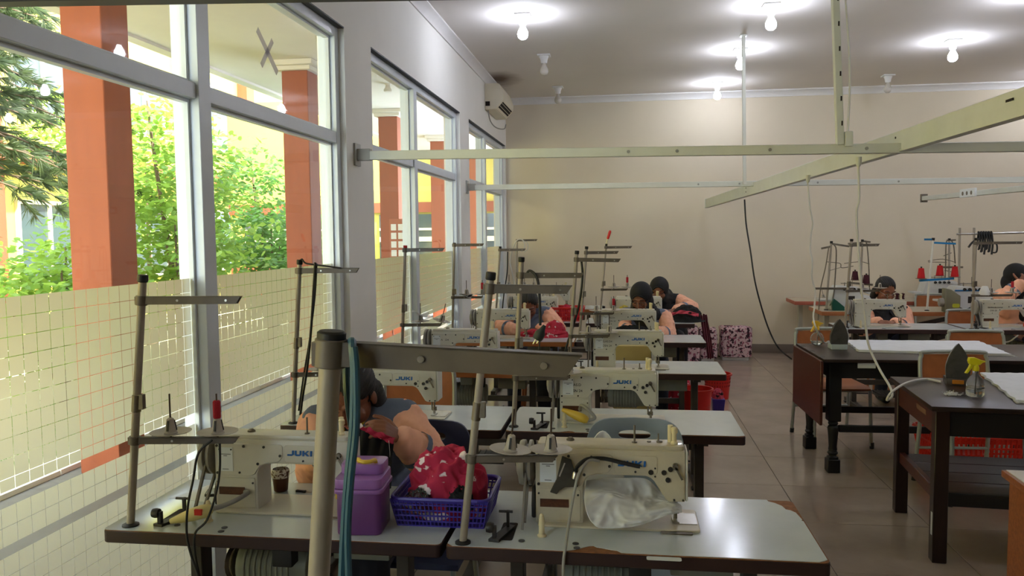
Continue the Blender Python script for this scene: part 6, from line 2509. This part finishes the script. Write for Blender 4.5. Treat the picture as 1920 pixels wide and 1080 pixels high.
r = thing('brown_pot', 'small brown pot with a white lacy rim behind the first window machine', 'pot', (p.x, p.y + 0.02, HT))
m = MB()
m.lathe([(0.018, 0), (0.023, 0.004), (0.027, 0.05), (0.0275, 0.056)], 18)
m.build('pot_body', mat('brown_glaze', (74, 40, 26), 0.3), r)
m = MB()
m.lathe([(0.028, 0.048), (0.031, 0.06), (0.0285, 0.072), (0.025, 0.076)], 24, caps=False)
m.build('lace_rim', mat_patches('lace_white', (222, 214, 204), (110, 80, 66), scale=120, lo=0.5, hi=0.55), r)
p = at_z(570, 924, HT)
r = thing('thread_snips', 'little black thread snips lying on the window table', 'snips', (p.x, p.y, HT + 0.004), math.radians(-10))
m = MB()
m.bar((-0.03, 0, 0), (0.005, 0.003, 0), 0.007, 0.006)
m.bar((-0.03, 0.004, 0), (0.005, -0.002, 0), 0.006, 0.006)
m.build('grip', m_black, r)
m = MB()
m.bar((0.005, 0.002, 0), (0.028, 0.001, 0), 0.004, 0.002)
m.build('blade', m_steel, r)
# black wires at the window table
cable('lamp_cable', 'thin black cord looping from the spool arm down past the window table edge', [at_y(398, 825, 2.12), at_y(372, 850, 2.11), at_y(362, 900, 2.10), at_y(352, 950, 2.08), at_y(350, 1000, 2.08), at_y(358, 1040, 2.07), at_y(372, 1080, 2.06), at_y(380, 1120, 2.06)], 0.0035, m_cabk)
cable('lamp_cable', 'thin black cord from the lamp head over the front edge of the window table', [at_y(412, 832, 2.15), at_y(412, 880, 2.15), at_y(405, 925, 2.13), at_y(388, 975, 2.1), at_y(366, 1000, 2.085), at_y(366, 1040, 2.08), at_y(376, 1090, 2.08)], 0.0035, m_cabk)
# teal cord over the near stand's arm
cable('teal_cable', 'doubled teal cord draped over the arm of the large close-up stand', [at_y(640, 1120, 0.74), at_y(645, 1000, 0.74), at_y(652, 900, 0.735), at_y(662, 800, 0.735), at_y(664, 700, 0.733), at_y(661, 655, 0.735), at_y(660, 640, 0.745), at_y(655, 648, 0.765), at_y(650, 690, 0.775), at_y(652, 740, 0.77), at_y(660, 800, 0.765)], 0.0042, mat('teal_sheath', (44, 84, 104), 0.35))
cable('teal_cable', 'second strand of teal cord hanging from the close-up stand', [at_y(655, 1120, 0.735), at_y(652, 1000, 0.735), at_y(658, 900, 0.73), at_y(668, 800, 0.73), at_y(668, 700, 0.727), at_y(664, 650, 0.728)], 0.0036, mat('teal_sheath', (44, 84, 104), 0.35))
# cords on the stands by the window
cable('black_cable', 'pair of black cords hanging from the stand left of the window pillar', [at_y(591, 492, 3.42), at_y(588, 540, 3.41), at_y(583, 620, 3.40), at_y(576, 690, 3.40), at_y(568, 740, 3.40), at_y(563, 778, 3.40)], 0.006, m_cabk)
cable('black_cable', 'thinner black cord beside the pair left of the window pillar', [at_y(594, 494, 3.43), at_y(590, 560, 3.44), at_y(580, 640, 3.44), at_y(570, 700, 3.44), at_y(560, 770, 3.44)], 0.004, m_cabk)
cable('thread_wire', 'black wire bent over the top of the stand left of the pillar', [at_y(562, 490, 3.42), at_y(566, 486, 3.42), at_y(571, 492, 3.42), at_y(580, 495, 3.42), at_y(620, 500, 3.42), at_y(640, 503, 3.42)], 0.004, m_cabk, cat='wire')
cable('black_cable', 'black cord along the pole in the middle of the room', [at_y(1090, 487, 4.93), at_y(1092, 520, 4.93), at_y(1086, 570, 4.93), at_y(1075, 610, 4.93), at_y(1062, 650, 4.93), at_y(1056, 680, 4.93)], 0.007, m_cabk)
cable('plug_cable', 'black cord looping over the stand arm down to the hanging plug', [at_y(985, 520, 3.47), at_y(992, 508, 3.46), at_y(1003, 514, 3.445), at_y(1009, 530, 3.44), at_y(1012, 560, 3.44), at_y(1013, 610, 3.44)], 0.006, m_cabk)
q = at_y(1013, 625, 3.44)
r = thing('power_plug', 'black mains plug hanging in front of the red cloth', 'plug', q)
m = MB()
m.lathe([(0.02, -0.03), (0.023, -0.02), (0.023, 0.0), (0.012, 0.02), (0.007, 0.04)], 14, M=Matrix.Rotation(0.5, 4, 'Y'))
m.build('plug_body', mat('plug_dark', (34, 44, 46), 0.5), r)
for dz in (-0.009, 0.009):
    m = MB()
    m.tube([(-0.012 + dz * .8, dz, -0.026), (-0.024 + dz * .8, dz, -0.046)], 0.0025, 8)
    m.build('pin', m_steel, r)
cable('black_cable', 'black cord dangling under the hanging plug', [at_y(1012, 632, 3.45), at_y(1011, 660, 3.45), at_y(1010, 690, 3.45)], 0.003, m_cabk)
cable('white_cable', 'white cable looped over the far stand near the corner', [at_y(966, 540, 9.02), at_y(960, 510, 9.0), at_y(956, 490, 9.0), at_y(962, 465, 9.0), at_y(970, 450, 9.0), at_y(980, 450, 9.0), at_y(984, 462, 9.0), at_y(978, 472, 9.0)], 0.007, m_cabw)
cable('white_cable', 'second white cable loop on the far stand', [at_y(970, 545, 9.05), at_y(968, 500, 9.05), at_y(967, 465, 9.05), at_y(974, 449, 9.05), at_y(988, 455, 9.05), at_y(989, 467, 9.05), at_y(982, 473, 9.05)], 0.006, m_cabw)
cable('black_cable', 'thin dark cord hanging at the third window stand', [at_y(952, 472, 7.62), at_y(951, 510, 7.62), at_y(945, 550, 7.62), at_y(942, 580, 7.62)], 0.006, m_cabk)
q = at_y(1137, 456, 7.63)
r = thing('screwdriver', 'red-handled screwdriver stuck upright in the top of a thread stand', 'screwdriver', q, rot=(0, 0.3, 0))
m = MB()
m.tube([(0, 0, -0.01), (0, 0, 0.045)], 0.004, 8)
m.build('shaft', m_steel, r)
m = MB()
m.tube([(0, 0, 0.04), (0, 0, 0.05), (0, 0, 0.11), (0, 0, 0.125)], [0.008, 0.013, 0.014, 0.009], 10)
m.build('handle', m_redp, r)

# the nearest right-hand machine: bracket, black hose, grey cable, white cloth
br = thing('attachment_bracket', 'dark metal bracket hung on the nearest right-hand machine', 'bracket', (-0.258, 2.284, HT))
m = MB()
m.prism([(0.080, 0.208), (0.106, 0.198), (0.122, 0.14), (0.126, 0.118), (0.088, 0.116), (0.072, 0.106), (0.064, 0.094), (0.044, 0.100), (0.056, 0.125), (0.064, 0.14)], -0.010, -0.004, 'y')
m.build('plate', mat('oily_steel', (70, 66, 60), 0.5, metal=0.3, var=0.3, scale=30), br, bevel=0.0015, segs=1)
m = MB()
m.bar((0.072, -0.011, 0.148), (0.088, -0.011, 0.188), 0.004, 0.001, up=(0, 1, 0))
m.build('slot', m_disc, br, smooth=False)
cable('black_hose', 'short black hose curving over the front of the nearest right-hand machine', [(-0.138, 2.27, 0.895), (-0.132, 2.255, 0.915), (-0.105, 2.262, 0.934), (-0.06, 2.268, 0.936), (-0.01, 2.27, 0.926), (0.035, 2.272, 0.916), (0.045, 2.272, 0.915)], 0.0058, m_black)
m = MB()
m.lathe([(0.006, -0.012), (0.0085, -0.01), (0.0085, 0.006), (0.006, 0.01)], 12, M=Matrix.Translation((-0.140, 2.268, 0.885)) @ Matrix.Rotation(0.25, 4, 'Y'))
tag(m.build('hose_fitting', m_steel), 'pale metal fitting at the left end of the black hose', 'fitting')
cable('grey_cable', 'grey cable arching from the nearest machine front down past the table edge', [(-0.07, 2.262, 0.930), (-0.10, 2.245, 0.935), (-0.126, 2.215, 0.905), (-0.140, 2.19, 0.85), (-0.150, 2.15, 0.79), (-0.156, 2.10, 0.742), (-0.161, 2.085, 0.70), (-0.163, 2.085, 0.6), (-0.165, 2.085, 0.45)], 0.0042, m_hose)


def wc(x, y, Y):
    return at_y(x, y, Y)


rows = [
    [wc(1100, 902, 2.36), wc(1135, 897, 2.38), wc(1175, 897, 2.38), wc(1212, 899, 2.38), wc(1240, 925, 2.37), wc(1262, 940, 2.36)],
    [wc(1096, 925, 2.27), wc(1135, 920, 2.30), wc(1175, 925, 2.32), wc(1205, 930, 2.33), wc(1240, 936, 2.34), wc(1270, 943, 2.34)],
    [wc(1097, 950, 2.22), wc(1140, 932, 2.275), wc(1178, 944, 2.27), wc(1215, 946, 2.29), wc(1250, 943, 2.31), wc(1276, 948, 2.32)],
    [wc(1106, 975, 2.20), wc(1140, 968, 2.235), wc(1180, 975, 2.23), wc(1218, 964, 2.255), wc(1255, 955, 2.285), wc(1278, 953, 2.31)],
    [wc(1122, 990, 2.19), wc(1150, 991, 2.20), wc(1190, 986, 2.215), wc(1228, 975, 2.24), wc(1256, 964, 2.27), wc(1278, 961, 2.295)],
]


def spline2(u, v):
    def cr(P, t):
        n = len(P) - 1
        i = min(int(t * n), n - 1)
        f = t * n - i
        a, b, c, d = P[max(i - 1, 0)], P[i], P[i + 1], P[min(i + 2, n)]
        return 0.5 * ((2 * b) + (c - a) * f + (2 * a - 5 * b + 4 * c - d) * f * f + (3 * b - a - 3 * c + d) * f ** 3)
    p = cr([cr(r_, u) for r_ in rows], v)
    e_ = min(1, min(u, 1 - u, v, 1 - v) * 9)
    q = Vector((u * 3.4 + v * 1.2, v * 3.0 - u * 1.5, 4.7))
    f_ = (1 - 2.6 * abs(mnoise.noise(q))) + 0.4 * (1 - 2.4 * abs(mnoise.noise(q * 2.3)))
    return p + Vector((0, -0.011 * f_ * e_, 0.005 * f_ * e_))


m = MB()
m.sheet(spline2, 80, 54, thick=0.002)
tag(m.build('white_cloth', m_whitef, sharp=3.3), 'white interfacing sheet bunched under the needle of the nearest machine', 'cloth')
m = MB()
m.sheet(lambda u, v: (0.0 + 0.13 * u - 0.15 + 0.02, 2.43 + 0.12 * v, 0.745 + 0.232 * math.sin(PI * (0.15 + .7 * u)) * (1 - 0.9 * v)), 14, 8, thick=0.0025)
tag(m.build('white_cloth', m_whitef), 'peak of white cloth showing behind the arm of the nearest machine', 'cloth')

# cloth on the far tables
q = at_y(1030, 628, 6.55)
cloth_heap('red_cloth', 'red patterned cloth spread under the needle by the bending woman', (at_y(1020, 628, 6.56).x, 6.56, HT), 0.22, 0.10, 0.045, m_redf, 31, folds=1.2)
cloth_heap('red_cloth', 'peaked fold of red cloth right of the bending woman', (at_y(1040, 625, 6.6).x, 6.62, HT), 0.10, 0.08, 0.12, m_redf, 32, folds=1.0)
for k, (mt, x0, x1, yy, zz, lab) in enumerate([(m_pinkf, 1152, 1216, 618, 0.0, 'pink and black cloth lying on the machine bed before the woman with glasses'), (m_blkf, 1146, 1222, 608, 0.05, 'black cloth rolled over the pink one before the woman with glasses')]):
    a, b = at_y(x0, yy, 6.39), at_y(x1, yy, 6.39)
    cloth_heap('cloth_pile', lab, ((a.x + b.x) / 2, 6.385, HT + 0.004 + zz), (b.x - a.x) / 2, 0.05, 0.06 if k == 0 else 0.055, mt, 41 + k, folds=0.6)
a, b = at_y(1252, 590, 7.85), at_y(1322, 590, 7.85)
cloth_heap('cloth_pile', 'thick black cloth pile under the hand of the second headscarf woman', ((a.x + b.x) / 2, 7.83, HT), (b.x - a.x) / 2, 0.17, 0.16, m_blkf, 51, folds=0.5)
cloth_strip('cloth_piece', 'pink stripe of lining showing along the black cloth pile', [at_y(1256, 588, 7.66), at_y(1280, 582, 7.655), at_y(1310, 588, 7.66)], [at_y(1256, 592, 7.655), at_y(1280, 588, 7.65), at_y(1310, 594, 7.655)], m_pinkf, n=4)
cloth_strip('hanging_cloth', 'dark red striped cloth hanging off the right end of the far table', [at_y(1312, 592, 7.75), at_y(1320, 590, 7.85), at_y(1326, 592, 7.95)], [at_y(1326, 672, 7.75), at_y(1332, 672, 7.85), at_y(1338, 668, 7.95)], mat_patches('maroon_stripes', (86, 20, 34), (24, 18, 22), scale=14, stretch=(1, 1, 0.2)), wave=0.02)
# red basket on the far left table and green bottle
q = at_y(1077, 604, 7.8)
lattice_basket('plastic_basket', 'red see-through basket of red cloth on the table behind the bending woman', (q.x - 0.06, 7.85, HT), 0, 0.26, 0.2, 0.31, 0.25, 0.13, m_redp, pitch=0.02, rows=2, bar=0.006)
cloth_heap('red_cloth', 'red cloth filling the see-through basket behind the bending woman', (q.x - 0.06, 7.85, HT + 0.01), 0.115, 0.085, 0.14, m_redf, 61)
q = at_y(1132, 573, 7.85)
r = thing('green_bottle', 'little green bottle beside the screwdriver stand', 'bottle', (at_y(1132, 590, 7.68).x, 7.68, HT))
m = MB()
m.lathe([(0.025, 0), (0.028, 0.01), (0.028, 0.09), (0.012, 0.115), (0.012, 0.135)], 14)
m.build('bottle', mat('green_glass', (20, 92, 54), 0.25), r)
m = MB()
m.lathe([(0.014, 0.135), (0.014, 0.155)], 12)
m.build('cap', m_black, r)
q = at_y(1545, 575, 8.88)
r = thing('tape_dispenser', 'dark green tape holder on the orange-edged table', 'dispenser', (at_y(1572, 575, 8.88).x, 8.93, HT))
m = MB()
m.prism([(-0.05, 0), (0.07, 0), (0.07, 0.04), (0.0, 0.10), (-0.04, 0.13), (-0.06, 0.08)], -0.03, 0.03, 'y')
m.build('holder', mat('bottle_green', (20, 76, 62), 0.4), r, bevel=0.006)
# red cushion and maroon spools by the right machines
q = at_z(1898, 606, HT)
r = thing('pin_cushion', 'red pin cushion on the far right sewing table', 'cushion', (q.x, 7.43, HT))
m = MB()
m.lathe([(0.05, 0), (0.06, 0.012), (0.058, 0.035), (0.03, 0.048)], 16)
m.build('cushion', mat('red_felt', (204, 52, 28), 0.85), r)
for x, lab in ((1682, 'maroon spool left on the arm of the right-hand machine'), (1692, 'maroon spool right on the arm of the right-hand machine')):
    q = at_y(x, 570, 7.5)
    m = MB()
    m.lathe([(0.018, 0), (0.018, 0.006), (0.013, 0.01), (0.013, 0.04), (0.018, 0.044), (0.018, 0.05), (0.006, 0.055)], 12)
    tag(m.build('thread_spool', m_maroon, loc=(q.x, 7.50, HT + 0.2387)), lab, 'spool', 'maroon spools')
q = at_y(1848, 555, 7.28)
m = MB()
m.lathe([(0.045, 0), (0.04, 0.03), (0.025, 0.07), (0.02, 0.075)], 14)
o = m.build('paper_cone', m_whitef, loc=(at_y(1846, 555, 7.29).x, 7.29, at_y(1846, 553, 7.29).z))
tag(o, 'white paper cone on the far right thread stand disc', 'paper cone')
for (x, y, Y0, lab) in ((788, 585, 4.9, 'scrap of white paper speared on the stand with the red cap'), (873, 551, 6.3, 'white paper scrap on the stand before the pillar')):
    c_ = at_y(x, y, Y0)
    m = MB()
    m.sheet(lambda u, v: (c_.x - 0.05 + 0.1 * u, c_.y - 0.04 + 0.08 * v, c_.z + 0.012 * math.sin(u * 5 + v * 3) - 0.02 * u), 8, 6, thick=0.0015)
    tag(m.build('paper_scrap', m_stick), lab, 'paper')

# floor things behind the right-hand tables
def bucket(label, x, y, rt, rb, h, material, holes=False):
    r = thing('plastic_bin', label, 'bin', (x, y, 0), 0, 'red bins on the floor')
    m = MB()
    m.lathe([(rb, 0), (rt, h), (rt + 0.012, h), (rt + 0.012, h - 0.015)], 26, caps=False)
    m.lathe([(rb * .98, 0.004), (rt * .975, h)], 26, caps=False)
    m.lathe([(0.001, 0.002), (rb, 0.002)], 26, caps=False)
    m.build('bin_wall', material, r)
    if holes:
        m = MB()
        for q_ in range(30):
            for z_ in range(3):
                a = 2 * PI * q_ / 30
                rr = rb + (rt - rb) * (0.5 + z_ * 0.14) + 0.001
                m.bar((rr * math.cos(a), rr * math.sin(a), h * (0.5 + z_ * 0.14)), (rr * math.cos(a) * 1.003, rr * math.sin(a) * 1.003, h * (0.58 + z_ * 0.14)), 0.006, 0.003, up=(math.cos(a), math.sin(a), 0))
        m.build('hole', mat('bin_shadow', (110, 18, 18), 0.7), r)['kind'] = 'stuff'
    return r


p = at_z(1308, 771, 0)
bucket('red bin on the floor behind the second right-hand table leg', at_y(1306, 750, 6.67).x, 6.67, 0.125, 0.10, 0.30, m_redp)
bucket('pierced red bin on the floor right of the third table', at_y(1345, 725, 7.75).x, 7.75, 0.125, 0.105, 0.24, m_redp, True)
cloth_heap('red_cloth', 'red cloth spilling beside the red bin on the floor', (at_y(1276, 740, 6.95).x, 6.98, 0), 0.13, 0.12, 0.38, m_redf, 71)
bb = thing('blue_box', 'small violet box with dark red cloth on the floor beside the red bin', 'box', (at_y(1346, 750, 6.95).x, 6.95, 0))
m = MB()
m.add([(-.04, -.05, 0), (.04, -.05, 0), (.04, .05, 0), (-.04, .05, 0), (-.05, -.06, .16), (.055, -.06, .16), (.055, .06, .16), (-.05, .06, .16)], [(3, 2, 1, 0), (0, 1, 5, 4), (1, 2, 6, 5), (2, 3, 7, 6), (3, 0, 4, 7), (4, 5, 6, 7)])
m.build('box_body', m_violet, bb, bevel=0.004)
cloth_heap('dark_red_cloth', 'dark red cloth on top of the small violet floor box', (bb.location.x, 6.95, 0.163), 0.05, 0.05, 0.07, m_pinkf, 72)


def floral_cover(label, px0, px1, pz, Y, dp, seed):
    a, b = at_y(px0, 640, Y), at_y(px1, 640, Y)
    w_ = b.x - a.x
    h = at_y((px0 + px1) / 2, pz, Y).z
    r = thing('covered_machine', label, 'machine cover', ((a.x + b.x) / 2, Y + dp / 2, 0), 0, 'flower-patterned machine covers on the floor')
    m = MB()
    m.box(-w_ / 2 + 0.02, w_ / 2 - 0.04, -dp / 2 + 0.02, dp / 2, 0, 0.06)
    m.build('machine_base', m_ovw, r, bevel=0.008)
    R = random.Random(seed)
    o3 = Vector((R.random() * 9, R.random() * 9, 0))

    def fn(u, v):
        a_ = 2 * PI * u
        ca, sa = math.cos(a_), math.sin(a_)
        x = math.copysign(abs(ca) ** 0.32, ca) * w_ / 2
        y = math.copysign(abs(sa) ** 0.32, sa) * dp / 2
        if v < 0.62:
            z = 0.045 + (h - 0.06) * v / 0.62
            s = 1
        else:
            t = (v - 0.62) / 0.38
            z = h - 0.015 + 0.015 * math.sin(t * PI / 2)
            s = 1 - t
            if t < 0.25:
                s = 1 - 0.12 * t / 0.25
            else:
                s = 0.88 * (1 - (t - 0.25) / 0.75)
        n_ = mnoise.noise(Vector((x * 9, y * 9, z * 9)) + o3) * 0.014
        return (x * (s + n_ / w_ * 2), y * (s + n_ / dp * 2), z + n_)
    m = MB()
    m.sheet(fn, 40, 20)
    m.build('cover', m_floral, r)
    return r


floral_cover('flower-patterned cover over a machine standing alone by the back wall', 1352, 1411, 614, 10.05, 0.3, 1)
floral_cover('flower-patterned cover left of the lone one, partly behind hanging cloth', 1312, 1346, 616, 9.9, 0.3, 2)
floral_cover('flower-patterned cover seen between the legs of the far sewing table', 1278, 1309, 611, 9.8, 0.3, 3)
floral_cover('lower flower-patterned cover in front, under the far table', 1282, 1313, 648, 9.1, 0.28, 4)
cable('black_cable', 'short black cord with plug on the floor beside the lone flowered cover', [at_z(1362, 655, 0.05), at_z(1358, 661, 0.012), at_z(1350, 668, 0.01), at_z(1344, 664, 0.012), at_z(1348, 668, 0.02)], 0.008, m_cabk)
# khaki panel and chair-side things seen under the third table's machine
kb = thing('khaki_cabinet', 'khaki cabinet front seen through the arm of the third right-hand machine', 'cabinet', (at_y(1150, 670, 5.86).x, 5.80, 0))
m = MB()
m.box(0, 0.27, 0, 0.16, 0.02, 0.765)
m.build('cabinet_body', mat('khaki_panel', (176, 156, 96), 0.6, var=0.1, scale=5), kb, bevel=0.004)
m = MB()
m.box(0.275, 0.305, 0.02, 0.06, 0.0, 0.775)
m.build('side_post', m_whitef, kb, bevel=0.002)
# red laundry basket lying on the floor under the chair
q = at_z(1850, 895, 0)
lattice_basket('laundry_basket', 'big bright red basket on the floor under the middle tube chair', (2.32, 5.52, 0), 0.05, 0.62, 0.36, 0.72, 0.42, 0.27, mat('bright_red_plastic', (226, 48, 28), 0.4), pitch=0.026, rows=3, bar=0.010)
m = MB()
m.prism(rrect(0.0, 0.30, 0.0, 0.22, 0.02), 0, 0.12)
o = m.build('spare_box', mat('orange_red_box', (214, 52, 30), 0.45), bevel=0.004, loc=(2.02, 5.44, 0.006))
tag(o, 'orange red box inside the big red basket under the chair', 'box')
# small scissors at R2/R1 and torn label on the right table
p = at_z(1245, 1048, HT)
m = MB()
m.prism(rrect(-0.045, 0.045, -0.012, 0.012, 0.006), 0, 0.0006)
tag(m.build('clear_label', mat('clear_label', (206, 212, 214), 0.2), loc=(p.x, p.y, HT), smooth=False), 'glossy clear label stuck near the front edge of the nearest right-hand table', 'label')

q = at_y(1170, 572, 7.74)
cloth_heap('yellow_cloth', 'small yellow cloth roll on the table behind the shoulder of the woman with glasses', (q.x, 7.72, HT), 0.09, 0.06, 0.16, mat('mustard_cloth', (196, 178, 84), 0.85), 81, folds=0.6)
